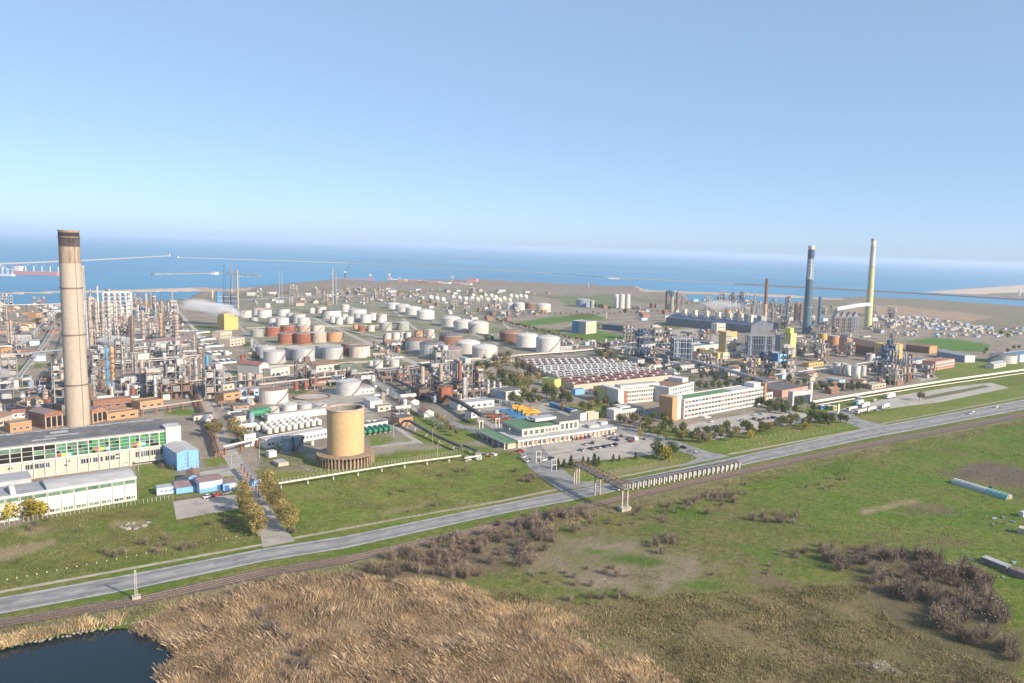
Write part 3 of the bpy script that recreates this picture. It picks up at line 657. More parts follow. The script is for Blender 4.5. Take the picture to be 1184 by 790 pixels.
sheet('plant_yard', [(560,468),(612,462),(620,490),(575,500),(545,480)], 0.045, 'paving')
sheet('plant_yard', [(45,455),(100,440),(108,470),(35,480)], 0.04, 'yard_concrete')
sheet('plant_yard', [(750,384),(800,380),(860,398),(835,404),(790,392)], 0.05, 'yard_concrete')
sheet('plant_yard', [(830,404),(850,396),(905,400),(870,412)], 0.05, 'asphalt_dark')
sheet('plant_yard', [(1065,441),(1055,432),(1075,428),(1085,438)], 0.05, 'paving')
path_band('dirt_track', [(840,568),(960,577),(1060,598),(1184,640),(1300,690)], 0.8, 0.03, 'track_dirt')
path_band('dirt_track', [(1000,605),(1060,622),(1115,640),(1184,664)], 0.6, 0.03, 'track_dirt')
# ------------------------------------------------------------------ buildings
def seg(p0, p1):
    a, b = G(*p0), G(*p1); d = b-a
    return a, math.atan2(d.y, d.x), d.length
def fx(p0, p1, px):
    a, b = G(*p0), G(*p1); lo, hi = 0.0, 1.0
    for _ in range(30):
        m = (lo+hi)/2
        if P(a.lerp(b, m))[0] < px: lo = m
        else: hi = m
    return (b-a).length*lo
_WM = {}
def window_mesh(w, h, glass, frame='white_clean', nx=2, nz=1, d=0.07):
    k = (round(w, 2), round(h, 2), glass, frame, nx, nz)
    if k not in _WM:
        mb = MB(); mb.box(0, -d, 0, w, 0.02, h, 0)
        t = 0.09
        for i in range(nx+1): x = i*(w-t)/nx; mb.box(x, -d-0.05, 0, x+t, -d-0.003, h, 1)
        for i in range(nz+1):
            z = i*(h-t)/nz
            mb.box(0, -d-0.045, z, w, -d-0.004, z+t, 1)
        _WM[k] = mb.mesh('window', [glass, frame])
    return _WM[k]
def win_row(e, x0, x1, z0, z1, n, frac=0.7, glass='glass_dark', side='f', dep=0.0, nx=2, nz=1, frame='white_clean', skip=()):
    pit = (x1-x0)/n; w = pit*frac; gl = glass if isinstance(glass, (list, tuple)) else [glass]
    for i in range(n):
        if i in skip: continue
        me = window_mesh(w, z1-z0, R.choice(gl), frame, nx, nz); x = x0+pit*(i+0.5)-w/2
        if side == 'f': put('window', me, e, (x, -dep, z0), 0)
        elif side == 'l': put('window', me, e, (-dep, x+w, z0), -math.pi/2)
        elif side == 'r': put('window', me, e, (dep, x, z0), math.pi/2)
def door(e, x, w=2.2, h=2.6, m='steel_dark', y=0.0):
    mb = MB(); mb.box(0, -0.08, 0, w, 0.02, h); mb.box(-0.12, -0.12, 0, -0.003, 0.02, h+0.12, 1); mb.box(w+0.003, -0.12, 0, w+0.12, 0.02, h+0.12, 1); mb.box(-0.003, -0.12, h+0.003, w+0.003, 0.02, h+0.12, 1)
    o = mb.build('door', [m, 'white_clean'], e, (x, y, 0)); q = MB(); q.box(w*.8, -0.16, 1.0, w*.88, -0.083, 1.15); q.build('handle', 'steel_light', o); return o
def bld(name, label, cat, p0, p1, depth, h, wall='cream_wall', roof='roof_grey', kind='flat', group=None, auto=None, parapet=0.5, base_z=0.0, rise=1.8):
    a, rz, Ln = seg(p0, p1)
    e = E(name, label, cat, (a.x, a.y, base_z), rz, group, auto)
    mb = MB()
    if kind == 'flat':
        mb.box(0, 0, 0, Ln, depth, h); mb.build('wall', wall, e)
        r = MB(); r.box(0.25, 0.25, h+0.004, Ln-0.25, depth-0.25, h+0.12); RF = r.build('roof', roof, e)
        if parapet:
            q = MB(); t = 0.24
            q.box(-0.05, -0.05, h-0.25, Ln+0.05, t, h+parapet); q.box(-0.05, depth-t, h-0.25, Ln+0.05, depth+0.05, h+parapet)
            q.box(-0.05, t, h-0.25, t, depth-t, h+parapet); q.box(Ln-t, t, h-0.25, Ln+0.05, depth-t, h+parapet)
            q.build('parapet', wall, RF)
    elif kind in ('gable', 'gabley'):
        if kind == 'gable':
            v = [(0,0,0),(Ln,0,0),(Ln,depth,0),(0,depth,0),(0,0,h),(Ln,0,h),(Ln,depth,h),(0,depth,h),(0,depth/2,h+rise),(Ln,depth/2,h+rise)]
            mb.add(v, [(0,1,5,4),(2,3,7,6),(1,2,6,9,5),(3,0,4,8,7)]); mb.build('wall', wall, e)
            r = MB(); o = 0.4
            for y0, y1, z0, z1 in ((-o, depth/2, h-0.1, h+rise+0.06), (depth+o, depth/2, h-0.1, h+rise+0.06)):
                vv = [(-o,y0,z0),(Ln+o,y0,z0),(Ln+o,y1,z1),(-o,y1,z1)]; vv += [(x,y,z+0.15) for x,y,z in vv]
                r.add(vv, [(0,1,2,3),(4,5,6,7),(0,1,5,4),(1,2,6,5),(3,0,4,7)])
        else:
            v = [(0,0,0),(Ln,0,0),(Ln,depth,0),(0,depth,0),(0,0,h),(Ln,0,h),(Ln,depth,h),(0,depth,h),(Ln/2,0,h+rise),(Ln/2,depth,h+rise)]
            mb.add(v, [(0,1,5,8,4),(2,3,7,9,6),(1,2,6,5),(3,0,4,7)]); mb.build('wall', wall, e)
            r = MB(); o = 0.4
            for x0, x1 in ((-o, Ln/2), (Ln+o, Ln/2)):
                vv = [(x0,-o,h-0.1),(x0,depth+o,h-0.1),(x1,depth+o,h+rise+0.06),(x1,-o,h+rise+0.06)]; vv += [(x,y,z+0.15) for x,y,z in vv]
                r.add(vv, [(0,1,2,3),(4,5,6,7),(0,1,5,4),(1,2,6,5),(3,0,4,7)])
        r.build('roof', roof, e)
    return e, Ln
def roof_units(e, spots, h, m='roof_light'):
    for x, y, w, d, z in spots:
        mb = MB(); mb.box(0, 0, 0, w, d, z, 0); mb.box(-0.1, -0.1, z+0.003, w+0.1, d+0.1, z+0.15, 0); mb.build('roof_unit', m, e, (x, y, h+0.122))

# --- glazed industrial hall by the tall chimney
p0, p1 = (-85, 570.4), (201, 532)
a, rz, Ln = seg(p0, p1); H_ = 15.4; DEP = 28.0
e = E('industrial_hall', 'long industrial hall with green glazed band and dark patched roof below the tall chimney', 'hall', a, rz)
mb = MB(); mb.box(0, 0.4, 0, Ln, DEP, H_); mb.build('wall', 'cream_wall', e)
r = MB(); r.box(-0.2, -0.2, H_+0.004, Ln+0.2, DEP+0.3, H_+0.25); r.build('roof', 'roof_dark', e)
r = MB()
for i in range(26):
    x = i*Ln/26; r.box(x, DEP-0.6-R.random()*2.2, H_+0.252, x+Ln/26*0.93, DEP+0.25, H_+0.33+R.random()*0.05)
r.box(0, -0.25, H_+0.253, Ln, 0.5, H_+0.42); r.build('roof_edge', 'roof_light', e)
for i in range(9):
    x = R.random()*fx(p0, p1, 70); y = 3+R.random()*19; r = MB(); r.box(x, y, H_+0.252, x+4+R.random()*9, y+1.5+R.random()*3, H_+0.27+i*0.004); r.build('roof_patch', 'roof_light', e)
xg, xr = fx(p0, p1, 66), fx(p0, p1, 196); bay = (xr-xg)/11.0
k0 = -int(xg/bay)
for k in range(k0, 11):
    x = xg+k*bay; broken = k < 0
    mb = MB(); rows_, cols_ = (3, 1) if broken else (4, 3)
    z0, z1 = 8.3, 14.6; dz_ = (z1-z0)/rows_; dx_ = (bay-0.35)/cols_
    for i in range(rows_):
        for j in range(cols_):
            if broken: mm_ = 1 if R.random() < 0.86 else 3
            else:
                q = R.random(); mm_ = 2 if (k >= 3 and q < 0.24) or (k == 10) else (3 if q < 0.45 else (1 if q > 0.9 or (i == 0 and k > 6 and q > .7) else 0))
            mb.box(0.175+j*dx_+0.05, 0.1 if not broken else 0.3, z0+i*dz_+0.06, 0.175+(j+1)*dx_-0.05, 0.39, z0+(i+1)*dz_-0.06, mm_)
    mb.build('window', ['glass_green', 'void_dark', 'glass_bright_green', 'glass_pale_green'], e, (x, 0, 0))
    f = MB(); f.box(-0.175, -0.12, 0, 0.175, 0.39, z1+0.5)
    for i in range(rows_+1): f.box(0.177, 0.02, z0+i*dz_-0.07, bay-0.177, 0.385, z0+i*dz_+0.07)
    f.build('window_frame', 'white_wall', e, (x, 0, 0))
for px, c in ((66.5,'pane_red'),(72.5,'pane_yellow'),(78.5,'pane_blue'),(110.5,'pane_red'),(117,'pane_yellow'),(123,'pane_blue'),(154.5,'pane_red'),(160,'pane_yellow'),(165,'pane_blue')):
    x = fx(p0, p1, px); mb = MB(); mb.box(0, 0.03, 0, 1.7, 0.097, 1.5); mb.build('coloured_pane', c, e, (x, 0, 8.4 if px < 80 else 9.2))
f = MB(); f.box(-0.05, -0.05, 7.6, Ln+0.05, 0.397, 8.2); f.box(-0.05, -0.05, 14.75, Ln+0.05, 0.397, H_); f.build('facade_band', 'white_wall', e)
for x, n, z0_, z1_ in ((fx(p0,p1,30), 3, 4.3, 6.6), (fx(p0,p1,46), 2, 4.3, 6.6), (fx(p0,p1,94), 2, 3.9, 6.2), (fx(p0,p1,108), 2, 3.9, 6.2), (fx(p0,p1,122), 2, 3.9, 6.2), (fx(p0,p1,157), 3, 3.6, 6.4), (fx(p0,p1,169), 3, 3.6, 6.4), (fx(p0,p1,180), 3, 3.6, 6.4), (fx(p0,p1,190), 2, 3.6, 6.4)):
    win_row(e, x, x+4.9 if n > 2 else x+4.0, z0_, z1_, n, 0.94, ['glass_dark', 'glass_blue', 'void_dark'], dep=-0.4)
for px in (75, 134, 134.5, 10, 77):
    mb = MB(); mb.box(0, 0.3, 0, 1.6, 0.42, 0.6); mb.build('vent', 'void_dark', e, (fx(p0, p1, px), 0.0, 3.4+R.random()*3))
f = MB(); f.box(fx(p0,p1,155), -2.0, 1.6, Ln-1, 0.39, 2.0); f.build('canopy', 'white_wall', e)
mb = MB(); mb.box(Ln-3.2, -0.9, 0, Ln+3.3, 8, H_+1.2); mb.build('end_tower', 'white_wall', e)
mb = MB(); mb.box(Ln-3.3, -1.0, H_+1.21, Ln+3.4, 8.1, H_+1.5); mb.build('tower_roof', 'roof_light', e)

# --- blue annex at its end
e, L_ = bld('blue_annex', 'light blue two storey annex with pale metal roof at the end of the glazed hall', 'building', (205, 544.6), (230, 540.6), 22, 8.6, 'blue_wall', 'roof_light', 'gabley', rise=1.0)
mb = MB(); mb.box(L_*0.49, -0.09, 0.5, L_*0.49+0.3, -0.004, 8.6); mb.build('downpipe', 'deep_blue', e)
win_row(e, L_*0.36, L_*0.48, 2.6, 3.3, 1, 0.7, 'glass_dark'); win_row(e, L_*0.36, L_*0.48, 4.5, 5.2, 1, 0.7, 'glass_dark'); win_row(e, L_*0.36, L_*0.48, 6.4, 7.1, 1, 0.7, 'glass_dark'); win_row(e, L_*0.55, L_*0.67, 4.9, 5.6, 1, 0.7, 'glass_dark')
win_row(e, L_*0.6, L_*0.95, 0.7, 1.7, 3, 0.6, 'glass_pale_green'); win_row(e, L_*0.2, L_*0.42, 0.7, 1.7, 2, 0.6, 'glass_pale_green')

# --- white hall in front
p0, p1 = (-80, 618.2), (158.5, 578)
a, rz, Ln = seg(p0, p1); H_ = 9.9; DEP = 17.0; xs = fx(p0, p1, 56)
e = E('white_hall', 'long white panelled hall with grey curved roof beside the grass field', 'hall', a, rz)
mb = MB(); mb.box(0, 0, 0, Ln, DEP, H_-0.9); mb.build('wall', 'white_wall', e)
mb = MB(); nseg = 8
for i in range(nseg):
    y0_, y1_ = DEP*i/nseg, DEP*(i+1)/nseg; z0_, z1_ = H_+1.1*math.sin(math.pi*i/nseg), H_+1.1*math.sin(math.pi*(i+1)/nseg)
    mb.add([(xs,y0_,z0_),(Ln,y0_,z0_),(Ln,y1_,z1_),(xs,y1_,z1_)], [(0,1,2,3)], 0, True)
    mb.add([(xs,y0_,H_-0.9),(xs,y1_,H_-0.9),(xs,y1_,z1_),(xs,y0_,z0_)], [(0,1,2,3)], 1); mb.add([(Ln,y0_,H_-0.9),(Ln,y1_,H_-0.9),(Ln,y1_,z1_),(Ln,y0_,z0_)], [(0,1,2,3)], 1)
mb.build('roof', ['roof_light', 'white_wall'], e)
mb = MB(); mb.box(-0.1, -0.35, H_-0.9, Ln+0.1, -0.003, H_+0.12); mb.build('eaves_band', 'white_clean', e)
mb = MB(); mb.box(0, 0.004, H_-0.88, xs-0.3, DEP, H_-0.5); mb.build('low_roof', 'roof_grey', e)
for x0_ in (-4, xs*0.36, xs*0.68):
    mb = MB()
    for i in range(6):
        y0_, y1_ = 1+14*i/6, 1+14*(i+1)/6; z0_, z1_ = H_-0.49+2.3*math.sin(math.pi*i/6), H_-0.49+2.3*math.sin(math.pi*(i+1)/6)
        mb.add([(x0_,y0_,z0_),(x0_+1.6,y0_,z0_),(x0_+1.6,y1_,z1_),(x0_,y1_,z1_)], [(0,1,2,3)]); mb.add([(x0_,y0_,H_-0.49),(x0_,y1_,H_-0.49),(x0_,y1_,z1_),(x0_,y0_,z0_)], [(0,1,2,3)]); mb.add([(x0_+1.6,y0_,H_-0.49),(x0_+1.6,y1_,H_-0.49),(x0_+1.6,y1_,z1_),(x0_+1.6,y0_,z0_)], [(0,1,2,3)])
    mb.build('roof_arch', 'white_wall', e)
bay = (Ln-xs)/7.0
k = -int(xs/bay)
while k < 7:
    x = xs+k*bay
    mb = MB(); mb.box(x+0.08, -0.12, 2.4, x+bay-0.08, -0.004, 7.1); mb.build('wall_panel', 'white_clean', e)
    mb = MB(); mb.box(x-0.07, -0.2, 0, x+0.07, -0.004, H_-0.9); mb.build('panel_joint', 'steel_brown', e)
    mb = MB(); mb.box(x+0.3, -0.1, 7.35, x+bay-0.3, -0.004, 8.75); mb.build('window', 'glass_pale_green', e)
    win_row(e, x+0.4, x+bay-0.4, 0.8, 2.1, 2, 0.92, ['glass_pale_green', 'glass_dark', 'glass_pale_green'], dep=0.004)
    k += 1
mb = MB(); mb.box(-10, 20, 0, fx(p0, p1, 46), 32, 10.4); mb.build('rear_wing', 'grey_wall', e)
mb = MB(); mb.box(-10.2, 19.8, 10.403, fx(p0, p1, 46)+0.2, 32.2, 10.7); mb.build('rear_roof', 'roof_grey', e)

# --- blue sheds around the concrete pad
e, L_ = bld('blue_workshop', 'tall white and blue workshop hut facing the concrete pad', 'hut', (231, 571), (257.5, 566.4), 9, 5.0, 'pale_blue_wall', 'roof_purple', 'gable', rise=0.8)
mb = MB(); mb.box(0, -0.08, 0, L_, -0.004, 1.9); mb.build('blue_plinth', 'blue_wall', e); door(e, L_*0.75, 2.4, 2.6, 'deep_blue', -0.09)
e, L_ = bld('shed', 'low pale blue shed at the end of the row beside the white hall', 'shed', (181.5, 573), (203, 570.2), 6, 2.9, 'pale_blue_wall', 'roof_grey', 'flat', 'blue sheds', parapet=0)
win_row(e, 1, L_-1, 1.1, 1.9, 3, 0.5, 'glass_dark')
e, L_ = bld('shed', 'blue walled shed with broad grey brown roof between two blue huts', 'shed', (204, 571.5), (229, 568), 11, 2.8, 'blue_wall', 'roof_purple', 'gable', 'blue sheds', rise=0.9)
e, L_ = bld('shed', 'blue walled cabin with rust brown roof set behind the blue workshop', 'shed', (218.5, 563.5), (231, 562), 12, 4.4, 'blue_wall', 'roof_brown', 'gabley', 'blue sheds', rise=1.0)
e, L_ = bld('shed', 'blue and white shed with grey roof next to the avenue trees', 'shed', (258, 567.8), (275.5, 565), 8, 3.0, 'blue_wall', 'roof_purple', 'flat', 'blue sheds', parapet=0)
mb = MB(); mb.box(L_*0.3, -0.08, 0.8, L_, -0.004, 2.6); mb.build('white_panel', 'white_clean', e); door(e, 0.5, 2, 2.3, 'deep_blue')
bld('kiosk', 'bright blue kiosk beside the access road between the avenue tree rows', 'kiosk', (291.5, 562.5), (302.5, 560.5), 3, 2.4, 'blue_wall', 'roof_blue', 'flat', parapet=0)

# --- brick flue sheds at the foot of the chimney
for p0, p1, d, h, lab in (((52.5, 496.5), (73, 493), 16, 8.5, 'brick flue house with three dark openings, on the near side of the chimney foot'), ((107, 490), (124, 486.5), 14, 7.5, 'brick flue house with three openings on the far side of the chimney foot')):
    e, L_ = bld('flue_house', lab, 'brick building', p0, p1, d, h, 'brick_wall', 'roof_purple', 'gabley', 'brick buildings at the chimney', rise=1.5)
    for i in range(3):
        mb = MB(); mb.box(L_*(0.06+0.31*i), -0.1, 1.0, L_*(0.30+0.31*i), -0.004, h*0.75); mb.build('opening', 'void_dark', e)
        mb = MB(); mb.box(L_*(0.31*i+0.005), -0.3, 0, L_*(0.31*i+0.055), -0.004, h*0.8); mb.build('pier', 'beige_wall', e)
    mb = MB(); mb.box(L_*0.94, -0.3, 0, L_*0.99, -0.004, h*0.8); mb.build('pier', 'beige_wall', e)
for p0, p1, d, h, w_, rf, lab in (((108, 474), (153, 469.5), 8, 5, 'brick_wall', 'roof_brown', 'long red brick wall building in the lee of the tall chimney'), ((124, 487), (160, 482), 7, 4, 'orange_wall', 'roof_brown', 'low orange brick shed behind the roof of the glazed hall'),
      ((162, 474), (189, 470), 10, 4.5, 'orange_wall', 'roof_brown', 'orange brick shed with partly open roof near the pipe alley'), ((12, 501), (37, 497.5), 9, 5, 'orange_wall', 'concrete_dark', 'small orange walled block behind the end of the glazed hall roof'), ((40, 485.5), (72, 481.5), 10, 6.5, 'orange_wall', 'roof_dark', 'flat dark roofed shed between silo and chimney'), ((-20, 500), (14, 489), 12, 5, 'cream_wall', 'roof_brown', 'cream gabled shed at the picture edge behind the glazed hall')):
    e, L_ = bld('brick_shed', lab, 'shed', p0, p1, d, h, w_, rf, 'flat' if 'gabled' not in lab else 'gable', 'brick buildings at the chimney')
    win_row(e, 0.5, L_-0.5, 1.2, 2.6, max(3, int(L_/5)), 0.5, 'void_dark')

# --- tall chimney
def stack(name, label, px, py, pyt, wb, wt, secs, rings, group=None, n=28, ringm='dark_ring', lip=True):
    g = G(px, py); s = SC(px, py); Hh = HT(px, py, pyt); r0, r1 = wb/2/s, wt/2/s
    e = E(name, label, 'chimney', g, 0, group)
    ra = lambda t: r0+(r1-r0)*t
    nm = {}
    for i, (t0, t1, m) in enumerate(secs):
        mb = MB(); mb.cyl(0, 0, Hh*t0, Hh*t1, ra(t0), ra(t1), n, 0, False); mb.build('shaft' if i == 0 else 'shaft_section', m, e)
    mb = MB(); mb.ring(0, 0, Hh, r1*0.72, r1*1.04, Hh*0.008, n); mb.build('rim', secs[-1][2], e)
    mb = MB(); mb.cyl(0, 0, Hh*0.9, Hh*0.97, r1*0.7, r1*0.7, n, 0); mb.build('mouth', 'void_dark', e)
    for t in rings:
        mb = MB(); mb.ring(0, 0, Hh*t-0.3, ra(t)*0.99, ra(t)+max(0.35, r0*0.07), 0.65, n); mb.build('ring', ringm, e)
    # service ladder
    mb = MB(); an = -0.5
    for q in (-0.25, 0.25): mb.bar((ra(0)*1.03*math.cos(an)+q, ra(0)*1.03*math.sin(an), 0), (ra(1)*1.03*math.cos(an)+q, ra(1)*1.03*math.sin(an), Hh*0.98), 0.08)
    mb.build('ladder', 'steel_dark', e)
    return e, Hh, ra
stack('tall_chimney', 'tallest tan concrete chimney with soot blackened top', 90.5, 491, 268, 23.4, 19.6, [(0,.84,'chimney_concrete'),(.84,.925,'soot_thin'),(.925,.972,'soot_mid'),(.972,.996,'soot'),(.996,1,'tower_concrete')], (.215,.475,.715,.973))
stack('chimney', 'slim grey chimney just behind the tall tan chimney', 99, 403, 308, 7.0, 5.0, [(0,.62,'grey_wall'),(.62,.9,'olive_tank'),(.9,1,'concrete')], (.6,.35))
e, Hh, ra = stack('chimney', 'teal blue chimney with white banner and pale top', 932.5, 385, 285, 10.5, 7.2, [(0,.30,'teal_stack'),(.30,.62,'teal_stack'),(.62,.86,'bluegrey_tank'),(.86,.965,'navy_steel'),(.965,1,'cream_paint')], (.30,.62,.86), ringm='concrete')
def patch(e, ra, Hh, t0, t1, a0, a1, m, out=0.05, name='banner', n=8):
    mb = MB(); vs = []
    for t in (t0, t1):
        for i in range(n+1):
            a = a0+(a1-a0)*i/n; r = ra(t)+out; vs.append((r*math.cos(a), r*math.sin(a), Hh*t))
    mb.add(vs, [(i, i+1, n+2+i, n+1+i) for i in range(n)], 0, True); return mb.build(name, m, e)
patch(e, ra, Hh, .63, .85, rad(-135), rad(-75), 'white_clean', 0.08)
for i, t in enumerate((.82,.78,.765,.735,.72,.70,.685,.66)): patch(e, ra, Hh, t-.004-(.012 if i == 0 else .004), t+.008, rad(-112 if i % 2 else -116), rad(-98), 'deep_blue' if i < 3 else 'steel_blue', 0.16, 'banner_mark', 3)
e, Hh, ra = stack('chimney', 'tallest lime yellow chimney with white upper band and red emblem', 1003.3, 380, 277, 8.8, 5.6, [(0,.70,'lime_stack'),(.70,.945,'white_paint'),(.945,.985,'cream_paint'),(.985,1,'roof_light')], (.25,.48,.70,.915), ringm='roof_grey')
for q, m_, r_, o_ in ((0, 'pane_red', 2.3, 0.10), (1, 'white_clean', 1.3, 0.22)):
    mb = MB(); c = Hh*.875; rr = ra(.875)+o_; vs = []
    for i in range(16):
        a = 2*math.pi*i/16; an = rad(-105)+r_*math.cos(a)/rr; vs.append((rr*math.cos(an), rr*math.sin(an), c+r_*math.sin(a)))
    mb.add(vs, [tuple(range(16))]); mb.build('emblem' if q == 0 else 'emblem_centre', m_, e)
stack('chimney', 'rust brown chimney rising alone near the long furnace hall', 884, 375, 322.5, 4.6, 3.2, [(0,.45,'beige_rusty'),(.45,1,'brown_stack')], (.7,.3), n=16)
stack('chimney', 'short dark teal chimney with pointed top behind the furnace hall', 909.5, 376, 351, 3.2, 2.0, [(0,1,'teal_stack')], (.4,), n=14)
stack('chimney', 'stout grey green chimney standing next to the teal chimney', 947, 374, 343.5, 5.2, 3.8, [(0,1,'teal_stack')], (.9,), n=16)
stack('chimney', 'stubby dark chimney far behind the teal chimney', 902, 364, 352, 2.6, 2.2, [(0,1,'navy_steel')], (.5,), n=14)

# --- ochre water cooling tower on a pillared ring basin
g = G(400, 534.5); e = E('cooling_tower', 'ochre round tower standing on a brown ribbed concrete ring', 'tower', g, 0)
HT_ = 27.8; mb = MB(); mb.cyl(0, 0, 5.2, HT_, 8.65, 8.75, 48, 0, False); mb.build('shaft', 'ochre_render', e)
mb = MB(); mb.cyl(0, 0, 6, HT_-0.05, 8.1, 8.1, 48, 0, False); mb.build('inner_wall', 'concrete_dark', e)
mb = MB(); mb.ring(0, 0, HT_-0.5, 8.0, 9.15, 0.7, 48); mb.build('rim', 'beige_rusty', e)
mb = MB(); mb.cyl(0, 0, 18, 18.2, 8.05, 8.05, 32, 0); mb.build('fill_deck', 'steel_dark', e)
mb = MB(); mb.box(-6.5, -0.4, 18.25, 7.0, 0.4, 19.0); mb.box(-0.4, -6.5, 18.25, 0.4, -0.41, 19.0); mb.box(-0.4, 0.41, 18.25, 0.4, 6.5, 19.0); mb.build('deck_beam', 'concrete', e)
mb = MB(); mb.cyl(0, 0, -0.2, 4.3, 12.4, 12.4, 56, 0); mb.build('basin', 'tower_concrete', e)
mb = MB(); mb.ring(0, 0, 4.9, 8.4, 13.7, 0.45, 56); mb.build('deck', 'tower_concrete', e)
pb = MB(); pb.box(-0.32, -0.75, 0, 0.32, 0.75, 4.15); pb.box(-0.22, -1.0, 4.153, 0.22, 0.8, 4.85); pm = pb.mesh('buttress', 'tower_concrete')
vb = MB(); vb.box(-0.55, -0.06, 0, 0.55, 0.06, 0.75); vm_ = vb.mesh('vent', 'void_dark')
for i in range(48):
    a = 2*math.pi*i/48; put('buttress', pm, e, (12.9*math.cos(a), 12.9*math.sin(a), 0), a+math.pi/2)
    a += math.pi/48; put('vent', vm_, e, (12.43*math.cos(a), 12.43*math.sin(a), 3.4), a+math.pi/2)
mb = MB()
for i in range(10): mb.cyl(R.uniform(-15, -11)*1.0+i*3.3, -14.6-R.random(), 0, 0.5, 0.45, 0.25, 7)
struct(mb.build('debris', 'stone', e), 'stuff')

# --- canteen / service building at the visitors' parking
p0, p1 = (598.8, 518), (710.6, 502.2)
a, rz, Ln = seg(p0, p1)
e = E('service_building', 'low cream service building with green roofed upper storey at the parking lot', 'building', a, rz)
mb = MB(); mb.box(0, 0, 0, Ln, 22, 3.6); mb.build('wall', 'cream_wall', e)
mb = MB(); mb.box(-0.6, -1.2, 3.603, Ln+0.4, 22.2, 4.25); mb.build('lower_roof', 'roof_light', e)
mb = MB(); mb.box(-0.65, -1.3, 3.45, Ln+0.5, -1.203, 4.5); mb.build('fascia', 'white_wall', e)
n = 22; pit = Ln/n
for i in range(n):
    put('window', window_mesh(pit*0.62, 2.0, R.choice(['glass_dark', 'brick_wall', 'glass_blue', 'orange_wall'])), e, (i*pit+pit*0.22, 0, 0.7))
    mb = MB(); mb.box(i*pit-0.18, -1.15, 0, i*pit+0.18, -0.8, 3.447); mb.build('column', 'white_wall', e)
# left wing with portico
mb = MB(); mb.box(-6, 0.5, 0, -0.004, 34, 3.3); mb.build('wing', 'beige_wall', e)
mb = MB(); mb.box(-8.4, -0.6, 3.45, -0.66, 36, 3.9); mb.build('wing_roof', 'roof_green', e)
for i in range(6):
    mb = MB(); mb.box(-8.3, 0+i*6.9, 0, -7.8, 0.5+i*6.9, 3.447); mb.build('column', 'white_wall', e)
mb = MB(); mb.box(-8.6, -0.8, 3.2, -8.41, 36.1, 4.3); mb.build('fascia', 'white_wall', e)
win_row(e, 3, 33, 0.8, 2.7, 9, 0.7, 'glass_dark', 'l', 6.0)
xa, xb, xc = fx(p0, p1, 609.5), fx(p0, p1, 637), fx(p0, p1, 677)
for x0_, x1_, y0_, d_, z_, rf in ((xa, xb, 6, 24, 8.2, 'roof_green'), (xb+0.05, fx(p0,p1,655), 8, 16, 7.6, 'roof_green'), (fx(p0,p1,655)+0.06, xc, 8, 26, 9.2, 'roof_dark')):
    mb = MB(); mb.box(x0_, y0_, 4.26, x1_, y0_+d_, z_); mb.build('upper_storey', 'cream_wall', e)
    mb = MB(); mb.box(x0_-0.3, y0_-0.3, z_+0.003, x1_+0.3 if x1_ == xc else x1_, y0_+d_+0.3, z_+0.45, 1, 0); mb.build('upper_roof', [rf, 'white_wall'], e)
    nn = max(4, int((x1_-x0_)/3.2))
    win_row(e, x0_+0.5, x1_-0.5, 5.0, z_-0.9, nn, 0.62, 'glass_dark', dep=-y0_, nz=2)
    if x0_ == xa:
        for i in range(8): put('window', window_mesh(1.9, 2.4, 'glass_dark', nz=2), e, (x0_-0.004, y0_+1.2+i*2.8+1.9, 5.0), -math.pi/2)
mb = MB(); mb.box(xb-1, 16, 9.3, xb+13, 25, 11.0, 1, 0); mb.build('penthouse', ['roof_grey', 'white_wall'], e)
roof_units(e, [(xc+6, 5, 7, 5, 1.6), (xc+17, 9, 5, 4, 1.4), (xc+3, 13, 12, 3, 1.2)], 4.14)
bld('annex_block', 'small white flat roofed block behind the service building', 'building', (671, 487), (679.5, 485.5), 10, 4.5, 'white_wall', 'roof_dark')
bld('annex_block', 'small tan and white hut behind the service building by the street', 'building', (680, 486), (692, 484.5), 5, 4.2, 'beige_wall', 'white_wall')

# --- admin blocks
def floors(e, Ln, n, nw, z0, fh, frac=0.72, glass=('glass_dark', 'glass_blue', 'blind_red', 'glass_dark'), x0=0.6, dep=0.0, xm=None):
    for f in range(n):
        win_row(e, x0, (xm or Ln)-0.6, z0+f*fh, z0+f*fh+fh*0.5, nw, frac, glass, dep=dep)
p0, p1 = (790.3, 485), (881.8, 467.8)
e, Ln = bld('office_block', 'long four storey white office block with brown slab at one end, facing its car park', 'office building', p0, p1, 13, 13.0, 'white_wall', 'roof_green', group='white office blocks', parapet=0.7)
floors(e, Ln, 4, 25, 1.3, 3.05, 0.8)
for f in range(5):
    mb = MB(); mb.box(0, -0.35, f*3.05+0.35 if f else 0.2, Ln, -0.004, f*3.05+0.95); mb.build('floor_band', 'white_clean', e)
mb = MB(); mb.box(Ln*0.62, 0.3, 13.13, Ln-0.3, 12.7, 13.3); mb.build('pale_roof', 'roof_light', e)
mb = MB(); mb.box(-6.0, 2, 0, -0.06, 11, 15.5); mb.build('stair_block', 'white_wall', e)
mb = MB(); mb.box(-10.8, 0.5, 0, -6.05, 12.5, 15.6); mb.build('end_slab', 'orange_wall', e)
mb = MB(); mb.box(Ln+0.06, -1.2, 0, Ln+2.2, 11, 16); mb.build('end_slab', 'orange_wall', e)
mb = MB(); mb.box(Ln-9, 2, 13.32, Ln-1, 11, 16.2); mb.build('penthouse', 'white_wall', e)
mb = MB(); mb.box(14, -7, 0, 20, -0.4, 0.5); mb.box(15, -5.5, 0.503, 19, -0.4, 0.9); mb.build('entrance_steps', 'white_wall', e)
p0, p1 = (718, 467.6), (768, 462.5)
e, Ln = bld('office_block', 'three storey white office block with gabled white end wall behind the dark roofed pavilion', 'office building', p0, p1, 16, 10.2, 'white_wall', 'roof_brown', group='white office blocks', parapet=0.6)
floors(e, Ln, 3, 18, 1.4, 3.1, 0.7)
